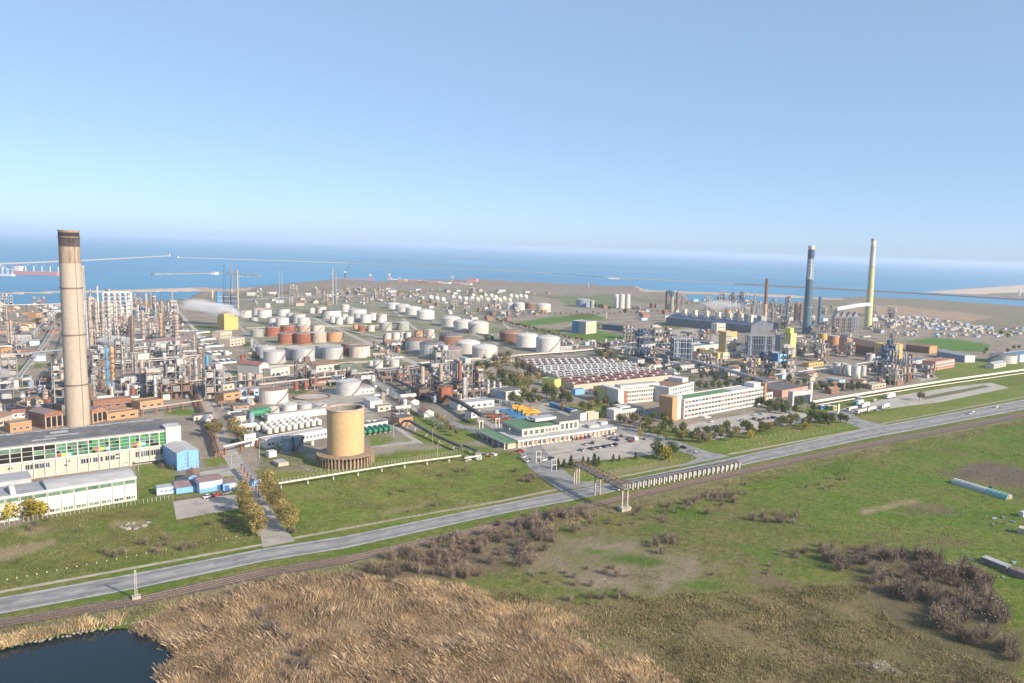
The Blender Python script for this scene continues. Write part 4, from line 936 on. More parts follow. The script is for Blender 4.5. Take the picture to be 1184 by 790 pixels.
mb = MB(); mb.box(2, 4, 10.4, Ln-2, 12, 12.6, 0, 1); mb.build('penthouse', ['white_wall', 'roof_light'], e)
mb = MB(); mb.box(-5, -3.5, 0, -0.06, 20, 11.5); mb.box(-0.055, -3.4, 0, 3, -0.06, 9.8, 1); mb.build('end_wall', ['white_wall', 'brick_wall'], e)
p0, p1 = (773.8, 465.3), (801.8, 457.8)
e, Ln = bld('office_block', 'white office wing with penthouse, jutting forward between the two long blocks', 'office building', p0, p1, 22, 10.5, 'white_wall', 'roof_brown', group='white office blocks', parapet=0.6)
floors(e, Ln, 3, 10, 1.4, 3.2, 0.62)
mb = MB(); mb.box(Ln-9, 5, 10.7, Ln-0.5, 18, 13.8); mb.build('penthouse', 'white_wall', e)
mb = MB(); mb.box(-3.5, -1.5, 0, -0.06, 22, 11.6); mb.build('stair_block', 'white_wall', e)
e, Ln = bld('pavilion', 'low white pavilion with dark roof and skylight in front of the office blocks', 'building', (717, 483.2), (744.5, 479), 17, 4.6, 'white_wall', 'roof_dark', parapet=0.4)
win_row(e, 1, Ln-1, 1.0, 3.0, 9, 0.7, 'glass_dark'); roof_units(e, [(4, 5, 9, 5, 0.9)], 4.6, 'white_clean')
mb = MB(); mb.box(-7, -2, 0, -0.05, 6, 6.2); mb.build('stair_block', 'white_wall', e)
e, Ln = bld('red_hall', 'salmon red hall with wide dark flat roof next to the white gateway', 'hall', (904, 459.8), (934, 454.2), 30, 5.2, 'pink_wall', 'roof_dark', parapet=0.3)
mb = MB(); mb.box(Ln*0.71, -0.1, 0, Ln*0.73, -0.004, 5.2); mb.build('joint', 'void_dark', e)
a, rz, Ln = seg((916, 469.5), (938.5, 467)); e = E('gateway', 'white concrete portal frame gateway with deep beam', 'gateway', a, rz)
for x in (0, Ln-1.6): mb = MB(); mb.box(x, 0, 0, x+1.6, 5, 10.5); mb.build('pier', 'white_wall', e)
mb = MB(); mb.box(1.603, 0.2, 7.4, Ln-1.603, 4.8, 10.3); mb.build('beam', 'white_wall', e)
mb = MB(); mb.box(4, 1, 0, Ln-4, 4, 6); mb.build('gatehouse', 'glass_blue', e)
e, Ln = bld('guard_house', 'small white office beside the end of the office block', 'building', (883, 466.5), (893, 464.5), 6, 7, 'white_wall', 'roof_dark')
win_row(e, 0.8, Ln-0.8, 3.8, 5.8, 3, 0.7, 'glass_dark')

# --- sawtooth warehouse rows with skylights
cor = [G(663.5, 452), G(777, 439.5), G(711, 419), G(600, 421.5)]   # front a, front b, back b, back a
def quadpt(u, v): return (cor[0].lerp(cor[1], u)).lerp(cor[3].lerp(cor[2], u), v)
bands = [(0.0, 0.235, 'roof_red', 3, 26, 'red roofed warehouse hall with rows of skylights, nearest the street'), (0.25, 0.475, 'roof_mid', 3, 26, 'pale roofed warehouse hall with skylights behind the red roofed one'), (0.49, 0.70, 'roof_light', 3, 26, 'whitest warehouse hall with skylights, between pale and chequered roofs'), (0.72, 1.0, 'roof_purple', 3, 26, 'brown and white chequered warehouse hall along the pipeline')]
sk_ = MB(); sk_.add([(-1.3,-1.2,0),(1.3,-1.2,0),(1.3,1.2,0),(-1.3,1.2,0),(-1.3,-1.2,.8),(1.3,-1.2,.8),(1.3,0.6,1.3),(-1.3,0.6,1.3)], [(0,1,5,4),(1,2,6,5),(2,3,7,6),(3,0,4,7)], 0); sk_.add([(-1.3,-1.2,.805),(1.3,-1.2,.805),(1.3,0.6,1.305),(-1.3,0.6,1.305)], [(0,1,2,3)], 1)
skm = {m: sk_.mesh('skylight', ['glass_dark' if 'roof' in m else 'roof_grey', m]) for m in ('white_clean', 'skylight_frame', 'roof_red', 'roof_purple', 'roof_light')}
for v0, v1, rf, nr, nc, lab in bands:
    c = [quadpt(0, v0), quadpt(1, v0), quadpt(1, v1), quadpt(0, v1)]
    rz = math.atan2(c[1].y-c[0].y, c[1].x-c[0].x); e = E('warehouse', lab, 'warehouse', c[0], rz, 'skylight warehouses')
    loc = [Matrix.Rotation(-rz, 3, 'Z') @ (q-c[0]) for q in c]
    mb = MB(); mb.prism([(q.x, q.y) for q in loc], 0, 4.2, 0); mb.build('wall', 'beige_wall', e)
    mb = MB(); mb.prism([(q.x, q.y) for q in loc], 4.203, 4.5, 1, 0); mb.build('roof', [rf, 'skylight_frame'], e)
    for i in range(nr):
        for j in range(nc+4):
            u_, w_ = (j+0.5)/(nc+4), (i+0.5)/nr
            q = loc[0].lerp(loc[1], u_).lerp(loc[3].lerp(loc[2], u_), w_)
            put('skylight', skm[{'roof_red': 'roof_red' if (i+j) % 4 else 'skylight_frame', 'roof_purple': 'white_clean' if (i+j) % 2 else 'roof_purple'}.get(rf, 'roof_light' if (i+j) % 2 else 'skylight_frame')], e, (q.x, q.y, 4.5), 0)
bld('lime_kiosk', 'lime yellow cube hut at the corner of the red roofed warehouse', 'hut', (641, 448.5), (648.5, 447.3), 14, 6, 'lime_wall', 'roof_green', parapet=0.3)
bld('blue_kiosk', 'small blue and white hut in front of the red roofed warehouse', 'hut', (665, 457), (676, 455.6), 5, 4, 'blue_wall', 'roof_blue', parapet=0)
bld('cabin', 'red roofed white cabin in front of the red roofed warehouse', 'hut', (686, 457), (700, 455), 6, 3.2, 'white_wall', 'roof_red', 'gable', rise=1.2)
bld('lime_annex', 'pale lime tall annex touching the white gabled office end', 'building', (700, 465), (705, 464.3), 14, 9.5, 'lemon_wall', 'roof_dark')

# --- boxes and halls farther back
e, Ln = bld('concrete_cube', 'big grey windowless cube with blue end on the green field', 'building', (661.5, 385), (677, 386.6), 24, 15.6, 'grey_wall', 'roof_light', parapet=0.6)
a_, b_ = G(677, 386.6), G(688.3, 385); a0 = G(661.5, 385)
mb = MB(); d = (b_-a_); rzc = e.rotation_euler[2]
mb.box(-0.15, -0.25, 0, Ln*0.48, -0.004, 15.6); mb.build('blue_panel', 'steel_blue', e)
mb = MB(); mb.box(Ln+0.004, 0, 0, Ln+0.4, 24, 15.8); mb.build('sunlit_face_panel', 'beige_wall', e)  # sunlight on the end face painted in beige, shaded walls in grey
e, Ln = bld('dark_hall', 'long low dark hall beyond the grey cube', 'hall', (696, 381), (724, 384), 18, 7, 'navy_steel', 'roof_dark', parapet=0.3)
e, Ln = bld('dark_hall', 'second low dark hall with paved apron beyond the grey cube', 'hall', (730, 386), (749, 388.5), 14, 5, 'navy_steel', 'roof_grey', parapet=0.3)
# long furnace hall with cream vents
p0, p1 = (770, 376), (868, 386)
e, Ln = bld('furnace_hall', 'very long slate blue furnace hall with a row of cream roof vents', 'hall', p0, p1, 60, 11.5, 'furnace_wall', 'navy_steel', 'gable', rise=6)
for f in (0.15, 0.28, 0.42, 0.56, 0.69, 0.82, 0.93):
    mb = MB(); mb.box(-3, -3, 0, 3, 3, 11); mb.box(-3.3, -3.3, 11.003, 3.3, 3.3, 12); mb.build('roof_vent', 'cream_paint', e, (Ln*f, 16, 13))
for f in (0.6, 0.735):
    mb = MB(); mb.cyl(0, 0, 0, 13, 4, 4, 16, 0); mb.build('roof_silo', 'orange_tank', e, (Ln*f, 34, 14.5))
win_row(e, 3, Ln-3, 8, 11, 30, 0.8, 'glass_blue')
e, Ln = bld('cream_block', 'cream windowed block at the near end of the furnace hall', 'building', (828.5, 385.8), (838.5, 385.0), 10, 13, 'cream_wall', 'roof_light'); win_row(e, 1, Ln-1, 2, 4, 3, 0.5); win_row(e, 1, Ln-1, 7, 9, 3, 0.5)
e, Ln = bld('cream_block', 'cream block closing the second furnace hall, right below the rust brown chimney', 'building', (872, 383.2), (882, 382.3), 12, 12, 'cream_wall', 'roof_light'); win_row(e, 1, Ln-1, 5, 7, 3, 0.5)
p0, p1 = (838, 377.5), (872, 383)
e, Ln = bld('furnace_hall', 'shorter slate furnace hall with pale roof blocks below the brown chimney', 'hall', p0, p1, 46, 11, 'furnace_wall', 'roof_dark', parapet=0.5)
for f in (0.1, 0.35, 0.6, 0.85):
    mb = MB(); mb.box(-5, -5, 0, 5, 5, 10); mb.build('roof_vent', 'roof_light', e, (Ln*f, 22, 11.13))
# brown long shed with yellow head
e, Ln = bld('conveyor_hall', 'long brown shed ending in a bright yellow head house', 'hall', (962, 402), (1011, 413), 22, 10, 'rust_brown', 'roof_brown', 'gable', rise=5)
mb = MB(); mb.box(Ln+0.05, -1, 0, Ln+16, 25, 16.5); mb.build('head_house', 'yellow_wall', e)
for f, r_, mm_ in ((0.3, 5.5, 'yellow_wall'), (0.58, 7, 'orange_tank'), (0.88, 7.5, 'orange_tank')):
    g = e.matrix_world; 
    mb = MB(); mb.cyl(0, 0, 0, 17, r_, r_, 20, 0, capm=1); q = G(*lerp((962, 402), (1011, 413), f)) + VD*34
    s_ = mb.build('silo', [mm_, 'roof_light'], None, (q.x, q.y, 0)); tag(s_, 'squat %s round silo behind the brown conveyor hall' % {0.3: 'yellow', 0.58: 'smaller orange', 0.88: 'larger orange'}[f], 'silo', 'silos behind the brown shed')
# other right-hand buildings
for nm, p0, p1, d, h, wl, rf, kd, lab in (
    ('brown_hall', (1047, 406), (1072.5, 409), 22, 8, 'rust_brown', 'roof_brown', 'gable', 'long brown hall with orange end wall in front of the green field'),
    ('long_shed', (1083, 413), (1114, 419), 14, 7, 'bluegrey_tank', 'roof_grey', 'gable', 'long slate roofed shed with white end beside the green field'),
    ('office', (1081, 428.5), (1103, 424.5), 14, 8.5, 'pink_wall', 'roof_brown', 'flat', 'salmon office with white window bands near the big pipeline'),
    ('blue_roof_hall', (1052, 424), (1070, 421), 16, 5, 'grey_wall', 'roof_blue', 'flat', 'low hall with teal blue roof behind the frame structure'),
    ('blue_hall', (1179, 419), (1215, 414), 20, 8, 'pale_blue_wall', 'roof_blue', 'flat', 'pale blue hall cut by the picture edge beyond the big white tank'),
    ('low_shed', (1149, 426.5), (1163, 423.5), 9, 4, 'white_wall', 'roof_grey', 'gable', 'low white shed in front of the big white tank'),
    ('low_shed', (1008, 450.5), (1024, 448), 10, 3.5, 'beige_wall', 'concrete', 'flat', 'long dusty beige shed beside the pipeline and the white tanks'),
    ('yellow_shed', (836, 415), (857, 412.5), 14, 6, 'cream_paint', 'yellow_wall', 'flat', 'cream low block with yellow roof at the yellow tower'),
    ('yellow_shed', (856, 426), (879, 421.5), 12, 6, 'lemon_wall', 'roof_brown', 'flat', 'yellow walled shed between the two yellow towers'),
    ('yellow_shed', (935, 425), (952, 423), 8, 4, 'yellow_wall', 'roof_brown', 'flat', 'low yellow shed beside the four white tanks'),
    ('blue_roof_hall', (802, 406), (838, 402), 28, 5, 'cream_wall', 'roof_blue', 'flat', 'wide low hall with bright blue roof beside the yellow tower'),
    ('low_shed', (740, 404), (790, 398), 20, 4.5, 'grey_wall', 'roof_dark', 'flat', 'wide flat dark roof among the works behind the warehouses'),
    ('low_shed', (716, 409), (742, 405), 18, 4, 'beige_wall', 'roof_light', 'flat', 'beige flat roofed shed by the tree row behind the warehouses'),
    ('blue_shed', (1017, 419), (1029, 417), 8, 4, 'pale_blue_wall', 'roof_light', 'flat', 'small pale shed behind the frame structure'),
    ('red_roof_building', (300, 435.5), (311, 433.5), 22, 9, 'white_wall', 'roof_red', 'gabley', 'tall white building with wine red pitched roof below the silver tanks'),
    ('white_building', (313, 436), (335, 432.5), 8, 6, 'cream_wall', 'roof_light', 'flat', 'cream two storey block attached to the red roofed building'),
    ('brown_roof_shed', (366, 430), (391, 427), 14, 5, 'cream_paint', 'roof_brown', 'gable', 'yellowish shed with broad brown roof below the tank rows'),
    ('green_shed', (393, 428.5), (410, 426), 8, 4, 'glass_pale_green', 'roof_brown', 'flat', 'pale green shed beside the brown roofed one'),
    ('white_block', (155.5, 458.5), (190.5, 453), 9, 7, 'white_wall', 'roof_light', 'flat', 'long white two storey control building in the process units'),
    ('orange_house', (259, 468), (279.5, 464.5), 9, 7, 'orange_wall', 'roof_dark', 'flat', 'orange rendered block with two dark windows beside the pipe alley'),
    ('orange_house', (257.5, 457), (271, 455), 8, 7, 'beige_wall', 'roof_dark', 'flat', 'tan block with dark roof behind the orange rendered block'),
    ('grey_roof_hall', (177, 402), (203, 398), 16, 5, 'grey_wall', 'roof_purple', 'gable', 'mauve roofed hall in the middle of the process units'),
    ('grey_roof_hall', (207, 400.5), (222, 398.5), 16, 5, 'white_wall', 'roof_purple', 'gable', 'white hall with mauve roof next to the long plant road'),
    ('cream_house', (255, 391), (268, 389), 10, 6, 'beige_wall', 'roof_light', 'flat', 'cream low house in front of the yellow steam tower'),
    ('cream_house', (266, 401), (283, 398.5), 14, 7, 'beige_wall', 'roof_light', 'flat', 'larger cream house with step beside the basins'),
    ('small_hall', (160, 424), (173, 422.5), 12, 10, 'cream_wall', 'concrete', 'flat', 'tall cream plant building beside the tan columns'),
    ('orange_shed', (2, 410), (14, 408), 8, 5, 'orange_wall', 'roof_brown', 'flat', 'orange shed among the works at the left picture edge'),
    ('cream_shed', (0, 432), (15, 421.5), 12, 5, 'cream_wall', 'roof_brown', 'gable', 'cream and brown shed at the left picture edge by the steam'),
    ('orange_shed', (42, 368), (52, 367), 12, 6, 'orange_wall', 'roof_brown', 'flat', 'far orange shed near the lagoon behind the works'),
    ('pump_house', (437, 476.5), (452, 475), 6, 3.5, 'cream_wall', 'roof_brown', 'flat', 'small cream pump house beside the pipe rack'),
    ('white_long_house', (529, 474.5), (571.5, 470), 13, 4.2, 'white_wall', 'roof_grey', 'flat', 'long low white house with blue doors and grey roof'),
    ('compressor_hall', (573, 463.5), (585, 463.8), 18, 6, 'navy_steel', 'roof_dark', 'flat', 'dark compressor hall behind four white stacks'),
    ('white_hall_end', (585, 464), (605, 461), 18, 6.5, 'white_wall', 'roof_dark', 'flat', 'white ended hall beside the park trees'),
    ('yellow_hut', (541, 436), (551, 435), 8, 4, 'lemon_wall', 'roof_grey', 'flat', 'yellow hut with grey roof at the edge of the park trees'),
    ('white_shed', (545, 484), (555, 482), 6, 4, 'white_wall', 'white_wall', 'flat', 'small white shed at the lorry yard')):
    e, L_ = bld(nm, lab, 'building', p0, p1, d, h, wl, rf, kd, None, parapet=0.35, rise=2.0)
    if 'hall' not in nm or nm == 'white_long_house':
        nn = max(2, min(16, int(L_/4.5)))
        win_row(e, 0.8, L_-0.8, 1.0, min(2.7, h-1), nn, 0.5, 'glass_dark' if nm != 'white_long_house' else ['glass_blue', 'deep_blue', 'glass_dark'])
        if h > 6.4: win_row(e, 0.8, L_-0.8, 4.3, 5.7, nn, 0.5, 'glass_dark')
    if 'salmon' in lab:
        for z in (3.2, 6.4): mb = MB(); mb.box(-0.1, -0.25, z, L_+0.1, -0.1, z+0.8); mb.build('floor_band', 'white_clean', e)
    if nm in ('brown_hall', 'long_shed'):
        mb = MB(); mb.box(L_+0.42, 0, 0, L_+2, d, h+0.5); mb.build('end_wall', 'orange_wall' if nm == 'brown_hall' else 'white_wall', e)
# orange house by the green vessels
e, L_ = bld('orange_cabin', 'bright orange square building with dark roof in the grass by the pipe arch', 'building', (461.5, 493.3), (477.5, 490.5), 9, 4.8, 'orange_wall', 'roof_dark', parapet=0.2)
mb = MB(); mb.box(-0.3, -0.3, 4.95, L_+0.3, 9.3, 5.2); mb.build('roof_slab', 'roof_dark', e)
# yellow tower with white panel
e, L_ = bld('yellow_tower', 'slim yellow tower with white emblem panel next to the blue roof', 'tower', (838.5, 414), (851, 413), 11, 27, 'yellow_wall', 'roof_light', parapet=0.8)
mb = MB(); mb.box(-0.4, -0.3, 0, L_*0.5, -0.004, 26.5); mb.build('painted_shade_panel', 'olive_tank', e)  # shade on this half of the front painted in as darker olive
mb = MB(); mb.box(L_*0.55, -0.3, 16, L_, -0.004, 21.5); mb.build('white_panel', 'white_clean', e)
mb = MB(); mb.box(L_*0.7, -0.4, 17.8, L_*0.85, -0.303, 20); mb.build('emblem', 'deep_blue', e)
mb = MB(); mb.box(L_*0.6, -0.4, 6, L_*0.95, -0.1, 9); mb.build('emblem', 'steel_blue', e)
for z in (5, 11, 17, 22): mb = MB(); mb.box(-0.5, -0.36, z, L_*0.5, -0.303, z+1); mb.build('band', 'steel_brown', e)
mb = MB(); mb.box(-12, -1, 0, -0.5, 8, 6); mb.build('low_wing', 'lemon_wall', e)
# grey panel hall with yellow lift tower
e, L_ = bld('panel_hall', 'tall slate grey hall with yellow stripe and emblem panel beside the dark silos', 'hall', (895.5, 409), (912, 410.5), 20, 21, 'bluegrey_tank', 'roof_dark', parapet=0.5)
mb = MB(); mb.box(L_*0.36, -0.25, 0, L_*0.68, -0.004, 15); mb.build('yellow_stripe', 'lemon_wall', e)
mb = MB(); mb.box(L_*0.36, -0.25, 15.01, L_*0.68, -0.004, 20.5); mb.build('white_panel', 'white_wall', e); mb = MB(); mb.cyl(0, 0, 0, 0.12, 1.4, 1.4, 14); o = mb.build('emblem', 'deep_blue', e, (L_*0.52, -0.27, 18)); o.rotation_euler = (math.pi/2, 0, 0)
e, L_ = bld('lift_tower', 'pale yellow stepped lift tower at the end of the slate grey hall', 'tower', (913, 413.5), (919.5, 412.6), 9, 26, 'lemon_wall', 'lemon_wall', parapet=0.4)
mb = MB(); mb.box(-0.5, 0.5, 26.5, L_*0.55, 8, 32); mb.build('lift_head', 'lime_wall', e)
e, L_ = bld('blue_shed', 'strong blue shed with pale roof at the foot of the dark silos', 'shed', (881, 417), (899, 419), 16, 9, 'deep_blue', 'roof_light', parapet=0.3)
e, L_ = bld('blue_shed', 'light blue shed in front of the pale yellow lift tower', 'shed', (899.5, 419), (913, 416.5), 10, 8, 'blue_wall', 'roof_light', parapet=0.3)
mb = MB(); mb.box(2, -0.1, 1, 4, -0.004, 4); mb.build('door', 'white_clean', e)
# yellow steam tower
e, L_ = bld('steam_tower', 'bright yellow windowless block giving off white steam', 'tower', (259.5, 382), (275.5, 381), 16, 15, 'yellow_wall', 'roof_dark', parapet=0.6)
mb = MB(); mb.box(-0.1, -0.1, 15.61, L_*0.7, 14, 19.5); mb.build('upper_block', 'yellow_wall', e)
mb = MB(); mb.cyl(L_*0.35, 7, 19.6, 21.5, 4.5, 4.0, 20, 0, True, 1); mb.build('fan_stack', ['steel_brown', 'void_dark'], e)
# ------------------------------------------------------------------ storage tanks, spheres, vessels
# cx, y of the front foot, width px, wall height px, wall, roof, roof shape, label words
WP, WR, SV, RR, RB, OT, BR, DT, OL, BG, CP = 'white_paint', 'white_rusty', 'silver_paint', 'rust_red', 'rust_brown', 'orange_tank', 'beige_rusty', 'dark_tank', 'olive_tank', 'bluegrey_tank', 'cream_paint'
TANKS = [
 (284,367.5,13,8,WP,'brown'),(299,365,13,8,WP,'orange'),(306,368,15,9,WP,'orange'),(328,366,14,8,WP,'dark'),(309,356.5,6.5,5,WP,'w'),(317,376,14,8,WP,'brown'),(326.5,378.5,14,10,WP,'w'),(338,372.5,13,9,WP,'w'),(346,374,14,10,WP,'orange'),(351.5,378.5,13.5,10,WP,'w'),
 (351.5,386.5,13.5,9,BR,'w'),(367.5,385,14.5,8.5,WR,'rust'),(368.5,396.5,17,11,BR,'w'),(387,395.5,17,10.5,OT,'brown'),(315.5,389.5,15.5,10.5,RR,'rust'),(333,386.5,16.5,9,RR,'rust'),(331,398,17.5,11.5,RR,'rust'),(350,398.5,17.5,12,RR,'rust'),(297.5,390,13.5,8,OL,'grey'),
 (308,414,20,12,SV,'grey'),(317.5,420.5,23.5,13,SV,'grey'),(342,415.5,20,12,SV,'grey'),(351.5,418.5,23.5,13.5,SV,'grey'),(375.5,413,20,12,SV,'grey'),(384.7,416,22.5,13,SV,'grey'),(406,410.5,21,12,RB,'rust'),(416,414,22.5,12.5,WR,'brown'),
 (360.5,362.5,6.5,6,WP,'orange'),(371.5,362,11,6.5,WP,'orange'),(383.5,369,21,9,WP,'dark'),(385.5,373.5,8,7,WP,'w'),(392,375.5,8.5,8,WP,'w'),(399,361,9.5,8,WP,'w'),(413.5,368,20,9,WP,'w'),(404.5,374.5,9,7.5,WP,'w'),(415,371.5,11,8,WP,'w'),(423,373.5,12,9,WP,'w'),(431,370.5,9,8,WP,'orange'),(441,373,12,9,WP,'orange'),(398.5,370,7,6,WP,'w'),
 (411,381,5.5,5,OT,'orange'),(418,384,8,7,RR,'orange'),(429,383.5,8,7,WR,'rust'),(446,383,14,9,OL,'w'),(466,382.5,14,9,OL,'w'),(448,393.5,8.5,7.5,WP,'w'),(458,393,9,7.5,WP,'w'),(465.5,391.5,6.5,7,WP,'w'),(472,392,6.5,7,WP,'w'),(484.5,390.5,11,7.5,OT,'brown'),(497.5,391,10,9,WR,'w'),
 (482,406.5,27,11.5,SV,'Drust'),(499.5,412.5,28,13,SV,'Ddark'),(519,418.5,30.5,12.5,DT,'Dpurple'),(521.5,401.5,27,12,RB,'Ddark'),(541,409.5,28,11,WP,'Dw'),(560.5,416.5,29,12.5,WP,'Dw'),(521.5,378,22,8.5,WP,'Dw'),(536.5,382.5,23,9,WP,'Dw'),(553,386.5,23.5,11,WP,'Dw'),
 (455,357.5,16,5,WP,'Dw'),(466,360.5,17,6,WP,'Dw'),(478,364.5,18,7,WP,'Dw'),(492,369.5,20,8,WP,'Dw'),(456,425.5,11,8.5,WP,'w'),(437,427,11,9,WP,'w'),(449,421,9,8,WP,'w'),(429,423,6,5,WR,'w'),
 (590,358,11,6,WP,'Dw'),(600.5,358.8,12.5,7,WP,'Dw'),(613,357.5,12,6,RB,'Drust'),(628,361.5,17.5,8,CP,'Dw'),(674,355.5,17,8.5,BG,'grey'),(684.5,356.5,5.5,8.5,OL,'w'),(590.5,397,25.5,11,RB,'Drust'),(609.5,402,25,12,WP,'Dw'),(633.5,408.5,28,15,WP,'Dw'),
 (316.5,467.5,31,15,WP,'rust'),(403.5,458,28,15,SV,'w'),(317,479,11,7,WP,'w'),(335.5,477,17,8,WP,'w'),(353,476.5,14,8,WP,'w'),(371,475.5,13,7,WP,'w'),(332,523.5,11.5,16,BG,'grey'),(345,522,11.5,16,BG,'grey'),(361,515.5,4,5.5,WP,'w'),(320,520,4,7,OL,'w'),
 (384,436,3.5,11,WP,'w'),(388,437,4.5,7,SV,'w'),(967,432.5,8,12,WP,'w'),(979,434.5,9,12,WP,'w'),(989.5,437,9.5,13,WP,'w'),(997.5,434.5,7.5,11,WP,'w'),(974,431.5,7,11,WP,'w'),(902.7,437.5,11,9.5,WP,'w'),(913,437.5,10,10,WP,'orange'),(1159,420.5,30,9,WP,'dark'),(459.5,486,4.5,7,WP,'w'),(466,485.5,4.5,7,WP,'w'),(455,485,5,7,RB,'rust'),
 (426,494,5,7,WP,'w'),(432.5,493.5,5,7,WP,'w'),(511,461,4.5,8,SV,'w'),(517.5,461,5,9,SV,'w'),(524,461,4.5,8,OL,'w'),(1006,418,10,8,WP,'w'),(581,365,8,4,WP,'w'),(1019,370,5,5,WP,'w'),(1011,368,4,4,WP,'w'),(262,411,5,5,WP,'w'),(294,372,8,4,SV,'w'),(712,356,6,15,WP,'w'),(718.5,357,7,16,WP,'w'),(725.5,356.5,6,15.5,WP,'w'),(489,345.8,3,3,WP,'w'),(486,345.5,3,3,WP,'w'),
]
ROOFM = {'w':'white_paint','brown':'roof_brown','orange':'orange_tank','dark':'roof_dark','rust':'roof_brown','grey':'roof_light','purple':'roof_purple'}
WORD = {WP:'white', WR:'rust streaked white', SV:'silver grey', RR:'rust red', RB:'dark brown', OT:'orange', BR:'rusty beige', DT:'dark grey', OL:'olive grey', BG:'blue grey', CP:'cream'}
RWORD = {'w':'','brown':'brown topped','orange':'orange topped','dark':'dark topped','rust':'rusty topped','grey':'flat topped','Drust':'rusty domed','Ddark':'dark domed','Dpurple':'purple domed','Dw':'white domed'}
def tank(cx, yb, wpx, hpx, wall, rf):
    g = G(cx, yb); dr = Vector((g.x, g.y, 0)).normalized(); r = wpx/2/SC(cx, yb)
    for _ in range(3):
        c = g+dr*r; q = P(c); r = wpx/2/SC(*q)
    h = hpx/SC(*q)*1.02
    n = 40 if wpx > 18 else (28 if wpx > 9 else 18)
    D_ = rf.startswith('D'); rm = ROOFM[rf[1:] if D_ else rf]
    size = 'huge' if r > 13 else ('big' if r > 9 else ('medium' if r > 5.5 else 'small'))
    tall = 'tall ' if h > 2.6*r else ''
    desc = f"{size} {tall}{WORD[wall]} {RWORD[rf]} tank".replace('  ', ' ')
    e = E('storage_tank', desc, 'tank', (c.x, c.y, 0), R.uniform(0, 6.28), 'storage tanks', (cx, yb))
    mb = MB(); mb.cyl(0, 0, 0, h, r, r, n, 0, False)
    SH = mb.build('shell', wall, e)
    mb = MB()
    if D_: mb.dome(0, 0, h, r*1.01, r*0.28, n, 5, 0)
    else: mb.cone(0, 0, h, h+r*(0.10 if wpx > 12 else 0.2), r*1.01, n, 0)
    RF = mb.build('roof', rm, e)
    mb = MB(); mb.ring(0, 0, h-0.25, r*0.995, r+0.16, 0.32, n); mb.build('rim', wall if wpx < 12 else 'steel_light', e)
    if wpx > 7:
        mb = MB(); k = 14; a0 = 0.0; sw = 1.2 if r > 7 else 1.6
        for i in range(k):
            a, b = a0+sw*i/k, a0+sw*(i+1)/k; z0, z1 = h*i/k, h*(i+1)/k
            mb.add([(( r+.1)*math.cos(a),(r+.1)*math.sin(a),z0),((r+.9)*math.cos(a),(r+.9)*math.sin(a),z0),((r+.9)*math.cos(b),(r+.9)*math.sin(b),z1),((r+.1)*math.cos(b),(r+.1)*math.sin(b),z1)], [(0,1,2,3)])
            mb.add([((r+.9)*math.cos(a),(r+.9)*math.sin(a),z0),((r+.9)*math.cos(b),(r+.9)*math.sin(b),z1),((r+.9)*math.cos(b),(r+.9)*math.sin(b),z1+1),((r+.9)*math.cos(a),(r+.9)*math.sin(a),z0+1)], [(0,1,2,3)])
        mb.build('stair', 'steel_brown', SH)
        mb = MB()
        for i in range(0, n, 2):
            a = 2*math.pi*i/n; mb.bar((r*math.cos(a), r*math.sin(a), h), (r*math.cos(a), r*math.sin(a), h+1.1), 0.07)
        mb.torus(0, 0, h+1.1, r, 0.05, n, 4); mb.build('railing', 'steel_grey', RF)
        mb = MB(); mb.cyl(0, 0, h, h+r*(.36 if D_ else .16)+0.5, 0.35, 0.35, 8); mb.build('vent', 'steel_light', RF)
        mb = MB(); mb.ring(0, 0, 0.0, r, r+1.1, 0.25, n); mb.build('footing', 'concrete', e)
for t_ in TANKS: tank(*t_)

# spheres on legs
def sphere(cx, cyp, rpx, m, word):
    yg = cyp+rpx*1.5
    g = G(cx, yg); s = SC(cx, yg); r = rpx/s
    e = E('gas_sphere', f'{word} gas sphere standing on legs', 'gas tank', g, 0, 'gas spheres', (cx, yg))
    zc = r*1.55; mb = MB(); mb.ball((0, 0, zc), r, 20, 12); mb.build('sphere', m, e)
    lb = MB(); lb.cyl(0, 0, 0, zc, 0.32, 0.32, 6); lm = lb.mesh('leg', 'steel_light')
    for i in range(8): a = 2*math.pi*i/8; put('leg', lm, e, (r*0.98*math.cos(a), r*0.98*math.sin(a), 0))
    mb = MB(); mb.cyl(0, 0, zc+r*0.98, zc+r+1.2, r*0.25, r*0.25, 10); mb.build('top_platform', 'steel_grey', e)
for cx, y, r in ((498,344.3,3.1),(505,345.3,3.0),(512,346.8,3.2),(524,344,2.7),(531,344.6,2.7),(538.5,346.2,3.2),(545.5,344.8,2.4),(590.5,342.3,2.5),(596.8,343.2,2.7),(601.8,342.4,2.4),(607.5,343.3,2.8)): sphere(cx, y, r, 'white_paint', 'white')
for cx, y, r in ((552,346.3,2.6),(556,343.8,2.3),(561.3,341.8,2.3),(563.5,346.6,2.6),(568,342,2.4),(573,344.2,2.6),(577.7,347.2,2.8),(582.8,345.5,2.6),(589.2,347.2,2.6),(571.5,347.3,2.3),(547,341.5,2.0)): sphere(cx, y, r, 'cream_paint', 'cream')

